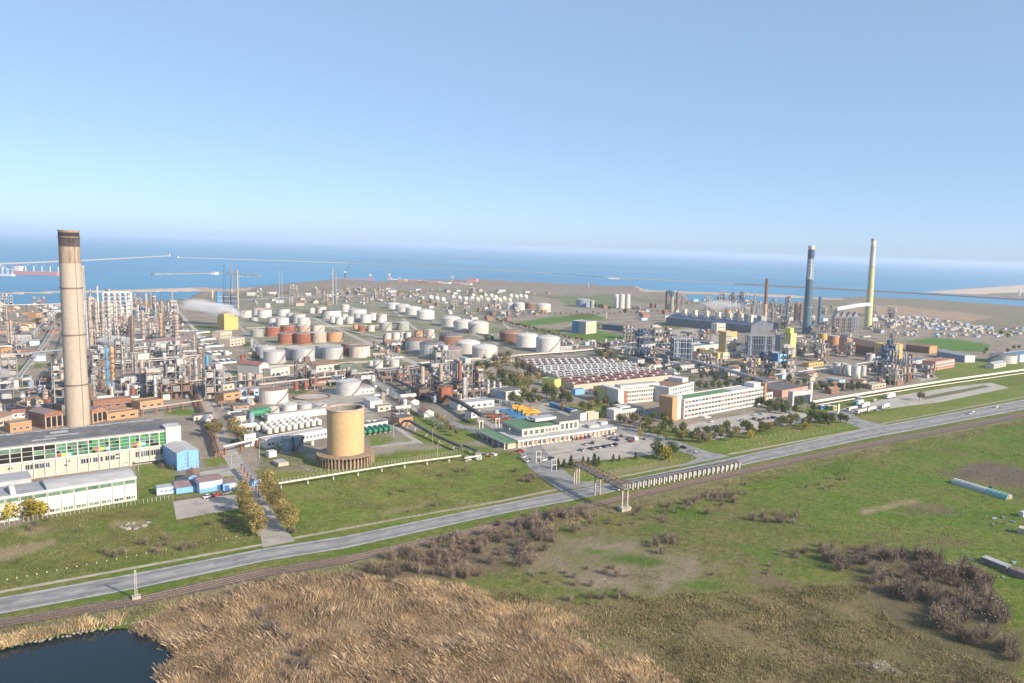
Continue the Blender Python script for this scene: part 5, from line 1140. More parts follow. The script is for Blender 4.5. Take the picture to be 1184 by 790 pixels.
# rows of domed filter vessels in the white water plant
a_, b_ = G(314, 505), G(379, 493); rzf = math.atan2(b_.y-a_.y, b_.x-a_.x); Lf = (b_-a_).length
vmb = MB(); vmb.cyl(0, 0, 0.6, 3.0, 1.45, 1.45, 16, 0, False); vmb.dome(0, 0, 3.0, 1.45, 0.8, 16, 4); vmb.dome(0, 0, 0.601, 1.45, -0.4, 16, 2); vs_ = vmb.mesh('shell', 'white_paint')
lg = MB()
for i in range(4): a = i*math.pi/2+.4; lg.cyl(1.2*math.cos(a), 1.2*math.sin(a), 0, 0.8, 0.12, 0.12, 5)
lgm = lg.mesh('leg_frame', 'steel_grey'); nz_ = MB(); nz_.cyl(0, 0, 3.7, 4.2, 0.25, 0.25, 8); nzm = nz_.mesh('nozzle', 'steel_grey')
cu, cv = Vector((math.cos(rzf), math.sin(rzf), 0)), Vector((-math.sin(rzf), math.cos(rzf), 0))
for i, off in enumerate((1.5, 6.5, 13.5, 18.5)):
    for j in range(9):
        q = a_+cu*(Lf*(j+0.5)/9+ (1.2 if i % 2 else 0))+cv*(off+4)
        e = E('filter_vessel', 'white domed filter vessel, %s along the %s row of the water plant' % (['first','second','third','fourth','fifth','sixth','seventh','eighth','ninth'][j], ['front','second','third','rear'][i]), 'vessel', q, 0, 'white filter vessels')
        put('shell', vs_, e); put('leg_frame', lgm, e); put('nozzle', nzm, e)
e, L_ = bld('filter_hall', 'long low white filter hall in front of the domed white vessels', 'hall', (307, 519), (380, 505.5), 7, 4.6, 'white_wall', 'roof_light', parapet=0.3)
win_row(e, 1, L_-1, 1.4, 2.8, 16, 0.6, ['glass_dark', 'glass_blue'])
e, L_ = bld('filter_hall', 'white wall hall behind the domed filter vessels', 'hall', (309.5, 488), (380, 478.8), 5, 3.8, 'white_wall', 'roof_grey', parapet=0.2)
e, L_ = bld('filter_hall', 'small white hall at the street end of the water plant', 'hall', (283, 517), (296, 515.5), 9, 6.5, 'white_wall', 'roof_light', parapet=0.3)
win_row(e, 1, L_-1, 3.5, 4.6, 3, 0.6, 'glass_blue')
e, L_ = bld('filter_hall', 'long white parapet hall behind the green horizontal vessels', 'hall', (419, 498), (448.5, 493), 7, 3.2, 'white_wall', 'roof_dark', parapet=0.2)
bld('pump_kiosk', 'small white kiosk on the grass beside the round ochre tower', 'hut', (311, 529.5), (320, 528), 4, 3, 'white_wall', 'white_wall', parapet=0)
bld('pump_kiosk', 'grey roofed pump kiosk next to an open basin by the street', 'hut', (322, 540), (334, 538), 8, 1.6, 'beige_wall', 'roof_light', parapet=0)
# horizontal vessels
def hvessel(name, label, q, rz, r, L, m, group, saddle=1.0, auto=None):
    e = E(name, label, 'vessel', (q.x, q.y, 0), rz, group, auto)
    mb = MB(); n = 16; z = r+saddle
    mb.tube((0, -L/2, z), (0, L/2, z), r, n); mb.build('shell', m, e)
    for s_ in (-1, 1):
        d = MB(); d.dome(0, 0, 0, r, r*0.5, n, 4); o = d.build('end_cap', m, e, (0, s_*L/2, z)); o.rotation_euler = (-s_*math.pi/2, 0, 0)
        sd_ = MB(); sd_.box(-r*0.8, -0.25, 0, r*0.8, 0.25, z-r*0.45); sd_.build('saddle', 'concrete', e, (0, s_*L*0.3, 0))
    return e
for i, px in enumerate((422.5, 429, 435.3, 441.3, 447.2, 453)):
    q = G(px, 505.5-i*0.9)+VD*6.5
    hvessel('pressure_vessel', 'green ended horizontal vessel, %s in the row of six on the grass' % ['first','second','third','fourth','fifth','sixth'][i], q, RZ, 1.3, 10, 'vessel_green', 'green horizontal vessels')
for px, yb, w in ((342.5, 451.5, 5), (353.5, 450.5, 5), (364, 448, 5)):
    g = G(px, yb); r = w/2/SC(px, yb); e = E('process_drum', 'pinkish rust drum, one of three behind the round foundation pad', 'vessel', g, 0, 'rust drums by the foundation pad', None)
    e['label'] = {342.5:'pinkish rust upright drum closest to the rusty roofed white tank', 353.5:'pinkish rust upright drum, middle one behind the round pad', 364:'pinkish rust upright drum next to the lying rust vessel'}[px]
    mb = MB(); mb.cyl(0, 0, 0.8, 6, r, r, 16, 0, False); mb.dome(0, 0, 6, r, 0.8, 16, 3); mb.build('shell', 'rust_red', e)
    mb = MB(); mb.cyl(0, 0, 0, 0.8, r*0.8, r*0.8, 12); mb.build('skirt', 'concrete', e)
hvessel('pressure_vessel', 'long rust red vessel lying beside the three upright drums', G(371, 445.5), RZ-1.2, 1.5, 11, 'rust_red', None)
hvessel('pressure_vessel', 'dark green vessel lying at the edge of the white water plant', G(297, 484), RZ-1.4, 2.4, 8, 'vessel_green', None)
hvessel('pressure_vessel', 'darker green vessel next to the lying green one by the cone', G(303, 480), RZ-1.4, 1.8, 8, 'vessel_green', None)
g = G(361, 459.5); e = E('foundation_pad', 'empty round concrete tank foundation between two large tanks', 'foundation', g, 0)
mb = MB(); mb.cyl(0, 0, 0, 0.35, 11, 11, 40); mb.build('pad', 'yard_concrete', e); mb = MB(); mb.ring(0, 0, 0, 11.01, 12.1, 0.9, 40); mb.build('curb', 'steel_brown', e)
g = G(289.5, 468); e = E('white_cone', 'pale conical roofed silo hopper beside the green vessels', 'silo', g, 0)
mb = MB(); mb.cone(0, 0, 0.5, 5.5, 3, 20); mb.build('cone', 'beige_rusty', e); mb = MB(); mb.cyl(0, 0, 0, 0.5, 3, 3, 20); mb.build('base', 'concrete', e)
# white-edged settling basins beside the plant road
for i, (x, y, w, d) in enumerate(((227, 386, 16, 9), (232, 394, 18, 10), (238, 402, 21, 12), (246, 411, 22, 14), (254, 421, 22, 14))):
    a, rz, Ln = seg((x, y), (x+w, y-1.5)); dep = 20
    e = E('settling_basin', 'open concrete settling basin, %s along the long plant road' % ['farthest','fourth','third','second','first'][i], 'basin', a, rz, 'settling basins')
    mb = MB(); t_ = 0.9
    for x0, y0, x1, y1 in ((0,0,Ln,t_),(0,dep-t_,Ln,dep),(0,t_,t_,dep-t_),(Ln-t_,t_,Ln,dep-t_),(Ln*.33,t_,Ln*.33+.6,dep-t_),(Ln*.66,t_,Ln*.66+.6,dep-t_)): mb.box(x0,y0,0,x1,y1,1.6)
    mb.build('basin_wall', 'white_wall', e)
    mb = MB(); mb.box(t_+.003, t_+.003, 0.3, Ln-t_-.003, dep-t_-.003, 0.7); mb.build('water', 'glass_blue', e)
# ------------------------------------------------------------------ process plant
CLAD = {'alu_clad':'silver','clad_tan':'tan','clad_blue':'blue','steel_brown':'brown','white_paint':'white','grey_wall':'grey','orange_tank':'orange tan','steel_grey':'dull grey','beige_rusty':'rusty beige','rust_brown':'dark brown','bluegrey_tank':'blue grey','roof_light':'pale'}
def column_parts(e, h, r, m, plats, n=14, waist=None):
    mb = MB(); mb.cyl(0, 0, 0, 2.2, r*1.15, r, n, 0, False); mb.build('skirt', 'concrete', e)
    mb = MB()
    if waist: mb.cyl(0, 0, 2.2, h*waist, r, r, n, 0, False); mb.cyl(0, 0, h*waist, h*waist+r, r, r*0.62, n, 0, False); mb.cyl(0, 0, h*waist+r, h, r*0.62, r*0.62, n, 0, False); mb.dome(0, 0, h, r*0.62, r*0.5, n, 3)
    else: mb.cyl(0, 0, 2.2, h, r, r, n, 0, False); mb.dome(0, 0, h, r, r*0.7, n, 3)
    SH = mb.build('shell', m, e)
    for z in plats:
        rr = r if not waist or z < h*waist else r*0.62
        p = MB(); p.ring(0, 0, z, rr, rr+0.95, 0.14, n); p.ring(0, 0, z+1.0, rr+0.85, rr+0.95, 0.12, n)
        for k in range(6): a = k*math.pi/3; p.bar(((rr+.9)*math.cos(a), (rr+.9)*math.sin(a), z), ((rr+.9)*math.cos(a), (rr+.9)*math.sin(a), z+1.05), 0.06)
        p.build('platform', 'steel_grey', SH)
    l = MB(); a = R.uniform(3.6, 5.6); l.bar((r*1.12*math.cos(a), r*1.12*math.sin(a), 0), (r*1.12*math.cos(a), r*1.12*math.sin(a), h), 0.22); l.build('ladder', 'steel_dark', SH)
    p = MB(); a += 1.3; q = r+0.45; p.path([(0, 0, h+r*0.5), (q*math.cos(a), q*math.sin(a), h+r*0.4), (q*math.cos(a), q*math.sin(a), 2.5), (q*math.cos(a)*2.6, q*math.sin(a)*2.6, 2.5)], 0.22, 6); p.build('overhead_pipe', R.choice(['alu_clad', 'steel_grey', 'clad_tan']), e)
def column(px, yb, yt, w, m, np_=4, waist=None, lab=None):
    g = G(px, yb); h = HT(px, yb, yt); r = max(0.5, w/2/SC(px, yb))
    e = E('process_column', lab or f"{'tall' if h > 30 else 'short' if h < 17 else 'mid height'} {CLAD[m]} column", 'process column', g, R.uniform(0, 6), 'process columns', None if lab else (px, yb))
    column_parts(e, h, r, m, [h*(0.25+0.72*k/np_) for k in range(np_)] , 16, waist)
for a in ((98,405,366,2.7,'alu_clad',4),(106,402,349,4.2,'beige_rusty',4,.55),(112.5,390,350,3.6,'clad_tan',5),(120,389,349,4,'clad_tan',5),(127,388,348,4.2,'alu_clad',5),(134.3,387,349,3.8,'white_paint',5),(145,386,365,3,'clad_tan',3),(154,421,366,4.2,'steel_brown',6),(125,452,401,2.4,'clad_blue',3),(131,440,402,4,'orange_tank',5),
      (156.5,434,415,2.6,'steel_brown',2),(166,395,360,3.8,'clad_tan',5),(186.5,391,363.5,3.4,'orange_tank',4),(240,439,412,3.7,'clad_blue',1),(227,440,415,4.6,'alu_clad',2,.8),(150,394,369,2.5,'steel_brown',3),(174,392,374,2.6,'clad_tan',2),(204.5,395,366,5,'beige_rusty',6),(198,389,372,2.2,'alu_clad',2),(180,366,351,2,'alu_clad',2),(187.5,366,349,2,'clad_tan',2),(195,365,350,1.8,'white_paint',2),(160,372,354,2,'alu_clad',2),
      (175,440,421,2.4,'steel_brown',3),(233,443,422,2.5,'clad_tan',2),(218,446,424,3,'steel_brown',3),(209,447,424,2.2,'beige_rusty',3),(213,447,428,2.4,'white_paint',2),(148.5,459,446,2.6,'white_paint',1),(130,462,448,2.6,'white_paint',1),(106.5,452,434,3,'alu_clad',2),(123.5,440,421,2.2,'clad_tan',2),(176,436,418,2.2,'rust_brown',2),
      (10,396,374,2,'clad_tan',2),(13.5,398,371,2.2,'beige_rusty',2),(19,400,389,3,'clad_tan',1),(537,464.5,438,5.2,'white_paint',1),(529.5,465.5,455,2.6,'white_paint',0),(532.8,466,456,2.2,'orange_tank',0),
      (854,366,352,2.5,'bluegrey_tank',2),(861,368,353,3.5,'steel_grey',3),(869,370,352,2,'steel_brown',2),(875,371,351,2.5,'bluegrey_tank',3),(893,372,356,2.2,'steel_grey',2),(920,372,352,4.5,'steel_brown',4),(925,373,352,3.5,'steel_brown',4),(831,352,341,1.6,'steel_grey',2),(838,352,340,1.6,'bluegrey_tank',2),(783,358,340,3.5,'steel_brown',3),(789,355,342,2.4,'steel_grey',3),(1033.5,437.5,407,1.5,'steel_grey',2),(1036.5,436,405,1.7,'white_paint',2),(1046,437,409,1.8,'white_paint',2),(1040,437,415,1.4,'steel_grey',2),
      (373,350,331,1.1,'steel_brown',2),(335,352,344,1.5,'alu_clad',1),(338,352,344,1.5,'beige_rusty',1),(268,338.5,334,1.5,'white_paint',0),(246,346,336,1.2,'white_paint',0)):
    column(*a)
def thin_stack(px, yb, yt, w0, w1, m, lab):
    g = G(px, yb); h = HT(px, yb, yt); s = SC(px, yb); e = E('flue_stack', lab, 'stack', g, 0, 'slim stacks')
    mb = MB(); mb.cyl(0, 0, 0, h, w0/2/s, w1/2/s, 12, 0, False); mb.cyl(0, 0, h-1.5, h-0.01, w1/2/s*.8, w1/2/s*.8, 12, 0); mb.build('shaft', m, e)
    for t in (.45, .75, .97): mb = MB(); mb.ring(0, 0, h*t, (w0+(w1-w0)*t)/2/s*.98, (w0+(w1-w0)*t)/2/s+.5, .3, 12); mb.build('ring', 'steel_grey', e)
for a in ((114.2,373,331,1.9,1.5,'white_paint','slim white flue stack beside the white boiler frame'),(169.3,366,339,1.8,1.5,'beige_rusty','slim pinkish flue stack on its own beyond the tan columns'),(275.2,357,312.5,2.6,2.2,'concrete','pale flue stack with white cap by the blue lattice towers'),(323.3,352,312,0.9,0.8,'bluegrey_tank','first of twin thin bluish flue stacks behind the tank farm'),(326.3,352,312.5,0.9,0.8,'bluegrey_tank','second of twin thin bluish flue stacks behind the tank farm'),(385,352,310.5,1.6,1.3,'alu_clad','taller silver flue stack of the pair behind the tank farm'),(388.6,352,315,1.5,1.2,'bluegrey_tank','shorter flue stack of the pair behind the tank farm'),(1035,385,372,1.2,1,'white_paint','thin pale flue stack near the settlement houses'),(701,368,361,1.2,1,'white_clean','single thin white stack between the two green fields'),(680.5,333,326,0.8,0.7,'white_clean','thin white mast far off near the coast')):
    thin_stack(*a)
for px, yb, yt, lab in ((557.3,453,437.5,'farthest'),(564.2,454.5,439,'second'),(571,456.5,440.5,'third'),(577.8,458.5,442,'nearest')):
    thin_stack(px, yb, yt, 3.4, 3.2, 'white_paint', f'white exhaust stack on the dark compressor hall, {lab} of four from the street')
# heater stacks in the middle unit
for px, yb, yt, m, lab in ((488.5,461,424,'beige_rusty','tallest cracked beige heater stack with brown base, beside the pipe rack'),(509.5,458,421,'clad_tan','tan heater stack in the middle of the three by the white column'),(531.5,456,420.5,'brown_stack','rust pink heater stack nearest the park trees')):
    g = G(px, yb); h = HT(px, yb, yt); s = SC(px, yb); e = E('heater', lab, 'heater', g, RZ, 'heaters with stacks')
    mb = MB(); r = 4.6/2/s; mb.cyl(0, 0, h*0.45, h, r, r*0.94, 14, 0, False); mb.cyl(0, 0, h-1, h-.01, r*.8, r*.8, 14, 0); mb.build('stack', m, e)
    mb = MB(); mb.box(-3.6, -3, 2.5, 3.6, 3, h*0.34); mb.build('firebox', 'steel_brown', e)
    mb = MB(); mb.cyl(0, 0, h*0.34+.003, h*0.45, 3, r, 12, 0, False); mb.build('hood', 'steel_dark', e)
    for sx in (-3.3, 3.3):
        for sy in (-2.7, 2.7): mb = MB(); mb.bar((sx, sy, 0), (sx, sy, 2.5), .4); mb.build('leg', 'steel_dark', e)
    for z in (h*.2, h*.36, h*.47): mb = MB(); mb.ring(0, 0, z, 3.0 if z > h*.4 else 4.4, 5.2, .2, 12); mb.build('platform', 'steel_dark', e)
g = G(515, 466); e = E('hopper', 'rust red hopper structure between the heater stacks and the dark gallery', 'hopper', g, RZ)
mb = MB(); mb.box(-4, -3, 3, 4, 3, 11); mb.build('bin', 'rust_red', e); mb = MB(); mb.add([(-4,-3,3),(4,-3,3),(4,3,3),(-4,3,3),(-1,-1,.6),(1,-1,.6),(1,1,.6),(-1,1,.6)], [(0,1,5,4),(1,2,6,5),(2,3,7,6),(3,0,4,7)]); mb.build('funnel', 'rust_brown', e)
for sx in (-3.8, 3.8):
    for sy in (-2.8, 2.8): mb = MB(); mb.bar((sx, sy, 0), (sx, sy, 3), .35); mb.build('leg', 'steel_brown', e)

# ---- prototypes of the smaller plant
def frame_proto(nx, ny, nf, bay, fh, m, fill):
    e = E('steel_structure', 'x', 'steel structure', (0,0,0))
    p = MB(); W_, D_ = nx*bay, ny*bay; H_ = nf*fh
    for i in range(nx+1):
        for j in range(ny+1): p.bar((i*bay-W_/2, j*bay-D_/2, 0), (i*bay-W_/2, j*bay-D_/2, H_+(1 if (i+j) % 2 else 0)), .42)
    for k in range(1, nf+1):
        for i in range(nx+1): p.bar((i*bay-W_/2, -D_/2, k*fh), (i*bay-W_/2, D_/2, k*fh), .32)
        for j in range(ny+1): p.bar((-W_/2, j*bay-D_/2, k*fh), (W_/2, j*bay-D_/2, k*fh), .32)
        if k < nf: p.bar((-W_/2, -D_/2, k*fh), (-W_/2+bay, -D_/2, (k+1)*fh), .2)
    p.build('frame', m, e)
    for k in range(1, nf+1):
        f = MB(); f.box(-W_/2+.25, -D_/2+.25, k*fh-.08, W_/2-.25, D_/2-.25, k*fh+.06); f.build('deck', 'steel_grey', e)
    for k in range(nf+1):
        for i in range(nx):
            c = R.random()
            x = -W_/2+bay*(i+.5); z = k*fh+.08; mm_ = R.choice(fill)
            if c < .5:
                v = MB(); r = bay*R.uniform(.22, .36); hh = fh*R.uniform(.55, .85); v.cyl(x, R.uniform(-1, 1), z, z+hh, r, r, 12, 0, False); v.dome(x, 0, z+hh, r, r*.5, 12, 3); v.build('vessel', mm_, e)
            elif c < .8:
                v = MB(); v.tube((x, -D_/2+.4, z+1.1), (x, D_/2-.4, z+1.1), bay*.18, 10); v.build('exchanger', mm_, e)
            else:
                v = MB(); v.box(x-bay*.35, -D_/2+.6, z, x+bay*.35, D_/2-.6, z+fh*.7); v.build('cabin', mm_, e)
    return Proto(e)
FILL = ['alu_clad', 'clad_tan', 'steel_grey', 'beige_rusty', 'white_paint', 'steel_brown']
frames_ = [(frame_proto(3,1,2,5,4.5,'steel_brown',FILL),'low brown steel structure with vessels'),(frame_proto(2,2,4,5,4.5,'steel_grey',FILL),'four deck grey steel structure'),(frame_proto(2,1,3,5,4.5,'steel_brown',FILL),'three deck brown steel structure'),(frame_proto(4,1,1,6,5,'steel_grey',FILL),'single deck grey steel rack with equipment'),(frame_proto(3,2,3,5,5,'concrete',FILL),'three deck concrete framed structure'),(frame_proto(2,2,5,5,5,'navy_steel',['bluegrey_tank','navy_steel','steel_grey']),'five deck dark blue steel structure')]
def drum_proto(r, h, m):
    e = E('process_drum', 'x', 'vessel', (0,0,0)); mb = MB(); mb.cyl(0,0,1.4,h,r,r,12,0,False); mb.dome(0,0,h,r,r*.5,12,3); mb.dome(0,0,1.401,r,-r*.5,12,3); mb.build('shell', m, e)
    for k in range(4): a = k*math.pi/2+.7; l = MB(); l.bar((r*.9*math.cos(a), r*.9*math.sin(a), 0), (r*.9*math.cos(a), r*.9*math.sin(a), 2), .22); l.build('leg', 'steel_grey', e)
    p = MB(); p.path([(0,0,h+r*.4),(0,0,h+r*.4+.8),(r+.8,0,h+r*.4+.8),(r+.8,0,.4)], .16, 6); p.build('pipe', 'steel_grey', e)
    return Proto(e)
drums_ = [(drum_proto(1.4,6,m), f'{w} upright drum') for m, w in (('alu_clad','silver'),('white_paint','white'),('clad_tan','tan'),('steel_brown','brown'),('rust_red','rust red'),('bluegrey_tank','blue grey'))]
def hdrum_proto(r, L_, m):
    e = hvessel('lying_drum', 'x', Vector((0,0,0)), 0, r, L_, m, None, 1.6)
    p = MB(); p.path([(0,0,2*r+1.6),(0,0,2*r+2.6),(r+1.2,0,2*r+2.6),(r+1.2,0,.5)], .17, 6); p.build('pipe', 'steel_grey', e); return Proto(e)
hdrums_ = [(hdrum_proto(1.3,9,m), f'{w} lying drum on saddles') for m, w in (('alu_clad','silver'),('white_paint','white'),('clad_tan','tan'),('steel_brown','brown'),('steel_grey','grey'))]
def cooler_proto(m, n):
    e = E('air_cooler', 'x', 'air cooler', (0,0,0)); W_ = n*4.5
    p = MB()
    for i in range(n+1):
        for s_ in (-2.8, 2.8): p.bar((i*4.5-W_/2, s_, 0), (i*4.5-W_/2, s_, 5), .35)
    p.build('leg_frame', 'steel_grey', e)
    b = MB(); b.box(-W_/2-.3, -3.2, 5, W_/2+.3, 3.2, 6.1); b.build('tube_bundle', m, e)
    for i in range(n): f = MB(); x = -W_/2+4.5*(i+.5); f.cyl(x, 0, 6.103, 7, 1.9, 2.0, 14, 0, True, 1); f.build('fan', ['steel_light', 'void_dark'], e)
    return Proto(e)
coolers_ = [(cooler_proto('alu_clad',4),'four fan silver air cooler'),(cooler_proto('steel_light',3),'three fan pale air cooler'),(cooler_proto('steel_brown',5),'five fan brown air cooler')]
def hut_proto(w, d, h, wl, rf, gab):
    e = E('plant_hut', 'x', 'hut', (0,0,0))
    if gab: mb = MB(); mb.add([(-w/2,-d/2,0),(w/2,-d/2,0),(w/2,d/2,0),(-w/2,d/2,0),(-w/2,-d/2,h),(w/2,-d/2,h),(w/2,d/2,h),(-w/2,d/2,h),(-w/2,0,h+1.6),(w/2,0,h+1.6)], [(0,1,5,4),(2,3,7,6),(1,2,6,9,5),(3,0,4,8,7)]); mb.build('wall', wl, e); r = MB(); r.add([(-w/2-.3,-d/2-.3,h-.2),(w/2+.3,-d/2-.3,h-.2),(w/2+.3,0,h+1.7),(-w/2-.3,0,h+1.7),(w/2+.3,d/2+.3,h-.2),(-w/2-.3,d/2+.3,h-.2)], [(0,1,2,3),(3,2,4,5)]); r.build('roof', rf, e)
    else: mb = MB(); mb.box(-w/2,-d/2,0,w/2,d/2,h); mb.build('wall', wl, e); r = MB(); r.box(-w/2-.3,-d/2-.3,h+.003,w/2+.3,d/2+.3,h+.35); r.build('roof', rf, e)
    n = max(2, int(w/3.2))
    for i in range(n): put('window', window_mesh(1.5, 1.3, 'glass_dark'), e, (-w/2+w*(i+.5)/n-.75, -d/2, 1.1))
    return Proto(e)
huts_ = [(hut_proto(*a), f'{wd} hut') for *a, wd in ((10,6,3.5,'cream_wall','roof_dark',False,'cream flat roofed'),(14,8,4.5,'white_wall','roof_light',False,'white flat roofed'),(12,8,3.6,'beige_wall','roof_brown',True,'beige brown roofed'),(9,6,3.2,'brick_wall','roof_brown',True,'brick walled'),(16,9,5.5,'grey_wall','roof_dark',False,'grey flat roofed'),(11,7,3.4,'white_wall','roof_red',True,'white red roofed'),(8,6,3,'orange_wall','roof_dark',False,'orange walled'),(12,7,4,'pale_blue_wall','roof_grey',False,'pale blue'))]
browns_ = [(hut_proto(*a), f'{wd} shed') for *a, wd in ((12,8,6,'brick_wall','roof_brown',True,'brick red'),(9,9,8,'rust_brown','roof_purple',False,'tall dark brown'),(14,8,5,'beige_rusty','roof_purple',True,'rusty mauve roofed'),(10,7,5,'cream_wall','roof_brown',False,'cream and brown'))]
def heater_proto(m, sm):
    e = E('heater', 'x', 'heater', (0,0,0)); mb = MB(); mb.box(-4,-3,2.2,4,3,10); mb.build('firebox', m, e)
    mb = MB(); mb.add([(-4,-3,10.003),(4,-3,10.003),(4,3,10.003),(-4,3,10.003),(-1.2,-1.2,13),(1.2,-1.2,13),(1.2,1.2,13),(-1.2,1.2,13)], [(0,1,5,4),(1,2,6,5),(2,3,7,6),(3,0,4,7)]); mb.build('hood', 'steel_brown', e)
    mb = MB(); mb.cyl(0,0,13.003,30,1.1,.95,12,0); mb.build('stack', sm, e)
    for sx in (-3.7,3.7):
        for sy in (-2.7,2.7): l = MB(); l.bar((sx,sy,0),(sx,sy,2.2),.4); l.build('leg','steel_dark',e)
    p = MB(); p.ring(0,0,20,1.05,2,.15,12); p.build('platform','steel_grey',e); return Proto(e)
heaters_ = [(heater_proto('steel_brown','beige_rusty'),'brown box heater with beige stack'),(heater_proto('alu_clad','alu_clad'),'silver box heater with silver stack'),(heater_proto('rust_brown','brown_stack'),'dark box heater with rust stack')]
def col_proto(h, r, m, np_, waist=None):
    e = E('process_column', 'x', 'process column', (0,0,0)); column_parts(e, h, r, m, [h*(.3+.68*k/np_) for k in range(np_)], 12, waist); return Proto(e)
cols_ = [(col_proto(h,r,m,n,wa), f"{wd} column") for h,r,m,n,wa,wd in ((18,.9,'alu_clad',3,None,'short silver'),(24,1.1,'clad_tan',4,None,'mid height tan'),(28,1.3,'alu_clad',4,.55,'waisted silver'),(22,1.0,'steel_brown',4,None,'mid height brown'),(15,.8,'white_paint',2,None,'short white'),(20,1.2,'beige_rusty',3,None,'rusty beige'))]
KINDS = {'c': cols_, 'd': drums_, 'h': hdrums_, 'f': frames_[:5], 'a': coolers_, 'b': huts_, 't': heaters_, 'r': browns_, 'n': [frames_[5], frames_[0], frames_[3]]}
GRP = {'c':'process columns','d':'upright drums','h':'lying drums','f':'steel structures','a':'air coolers','b':'plant huts','t':'heaters with stacks','r':'brown sheds','n':'steel structures'}
NAMEOK = {}
def fill(poly, spec, gap, seed, sc_rng=(0.8, 1.2), avoid=()):
    rr = random.Random(seed); x0, x1 = min(p[0] for p in poly), max(p[0] for p in poly); y0, y1 = min(p[1] for p in poly), max(p[1] for p in poly)
    gs = [G(*p) for p in poly]; wp = [(g.x, g.y) for g in gs]
    X0, X1, Y0, Y1 = min(p[0] for p in wp), max(p[0] for p in wp), min(p[1] for p in wp), max(p[1] for p in wp)
    done = []
    seq = [k for k, n in spec for _ in range(n)]; rr.shuffle(seq)
    for k in seq:
        for _ in range(120):
            x, y = rr.uniform(X0, X1), rr.uniform(Y0, Y1)
            if not inpoly(x, y, wp): continue
            px = P((x, y, 0))
            if any(inpoly(px[0], px[1], a) for a in avoid): continue
            rd = gap*(1.5 if k in 'fabtnr' else 0.8)
            if any((x-a)**2+(y-b)**2 < ((rd+c)/2)**2 for a, b, c in done): continue
            done.append((x, y, rd)); pr, ds = rr.choice(KINDS[k])
            pr.at((x, y, 0), RZ+(math.pi/2 if rr.random() < .45 else 0), rr.uniform(*sc_rng), ds, None, GRP[k], (px[0], px[1])); break
ROADS = [[(200,355),(212,355),(262,412),(285,450),(250,450)], [(355,362),(366,362),(490,424),(478,428)]]
fill([(104,360),(200,356),(212,372),(236,405),(250,436),(232,446),(160,448),(110,448),(104,400)], [('c',13),('d',36),('h',32),('f',30),('a',16),('t',2),('b',18)], 12, 1, (.6,1.0), avoid=ROADS)
fill([(104,352),(200,350),(205,357),(104,362)], [('c',10),('d',6),('f',10),('b',10)], 16, 2)
fill([(0,360),(62,358),(70,372),(58,402),(36,436),(0,445)], [('b',20),('h',8),('f',8),('d',8),('a',4)], 18, 3, avoid=[[(30,460),(60,395),(75,375),(78,385),(60,430),(44,460)]])
fill([(-60,354),(70,353),(70,358),(-60,362)], [('b',14),('f',5),('h',4)], 22, 4)
fill([(62,432),(78,428),(78,470),(48,474),(40,462)], [('d',7),('f',4),('h',3)], 10, 5)
fill([(103,446),(160,442),(215,450),(212,462),(150,466),(103,466)], [('d',12),('h',7),('f',7),('b',2),('c',4)], 10, 6)
fill([(285,340),(440,336),(486,344),(440,353),(290,354)], [('b',22),('f',16),('h',10),('d',10)], 22, 7)
fill([(400,334),(560,336),(640,340),(560,343),(440,342)], [('b',30),('d',6),('f',6)], 30, 8)
fill([(478,349),(560,352),(640,362),(600,370),(560,372),(510,362)], [('r',16),('f',10),('b',12),('d',10)], 15, 9, (.6,.85))
fill([(472,428),(545,432),(560,440),(548,462),(500,470),(462,444)], [('f',7),('d',10),('h',8),('a',3),('b',2)], 10, 10, avoid=[[(500,440),(512,440),(565,495),(545,495)]])
fill([(280,440),(440,432),(470,436),(440,444),(300,456),(282,462)], [('h',14),('d',8),('f',6),('b',5)], 11, 11, avoid=[[(290,428),(350,428),(350,470),(290,470)]])
fill([(735,408),(800,412),(880,424),(960,430),(960,440),(890,442),(820,436),(740,420)], [('f',14),('n',7),('h',14),('d',14),('b',14),('a',4)], 13, 12, avoid=[[(945,414),(1006,414),(1006,447),(945,447)],[(830,402),(925,400),(925,424),(830,424)]])
fill([(920,400),(960,402),(1010,418),(1030,425),(1000,432),(960,425),(925,412)], [('f',10),('n',3),('h',8),('d',8),('b',5),('a',4)], 13, 13, avoid=[[(952,414),(1006,414),(1006,447),(952,447)],[(1000,392),(1032,392),(1032,424),(1000,424)]])
fill([(845,346),(935,357),(950,384),(890,384),(880,372),(850,372)], [('n',12),('f',10),('c',8),('b',6)], 20, 14)
fill([(775,345),(840,347),(850,366),(800,360),(772,358)], [('f',8),('n',5),('b',8)], 22, 15)
fill([(1018,422),(1072,424),(1078,440),(1020,446)], [('n',6),('f',6),('d',8),('h',6)], 12, 16, avoid=[[(1000,400),(1030,400),(1030,424),(1000,424)],[(1005,440),(1030,440),(1030,455),(1005,455)]])
fill([(560,350),(770,356),(800,366),(740,372),(720,360),(640,352)], [('b',16),('r',10)], 26, 17, avoid=[[(585,335),(690,335),(690,365),(585,364)],[(705,335),(735,335),(735,362),(705,362)]])
fill([(950,358),(1035,366),(1035,384),(1010,386),(952,380)], [('f',8),('b',8),('d',4)], 18, 18, avoid=[[(955,360),(1003,360),(1003,390),(955,390)]])
fill([(440,395),(478,398),(480,404),(450,402)], [('b',4),('d',3)], 10, 19)
fill([(236,452),(270,448),(300,458),(285,480),(262,478)], [('h',6),('d',5),('b',4),('f',2)], 10, 20, avoid=[[(250,444),(285,444),(285,470),(250,470)]])
fill([(230,480),(300,482),(300,500),(262,505),(240,500)], [('h',3),('b',2),('d',2)], 9, 21, avoid=[[(236,478),(262,478),(300,560),(262,560)],[(280,505),(300,505),(300,520),(280,520)]])
fill([(0,440),(40,440),(70,474),(40,482),(0,482)], [('b',7),('h',7),('d',5),('a',2)], 11, 22, avoid=ROADS)
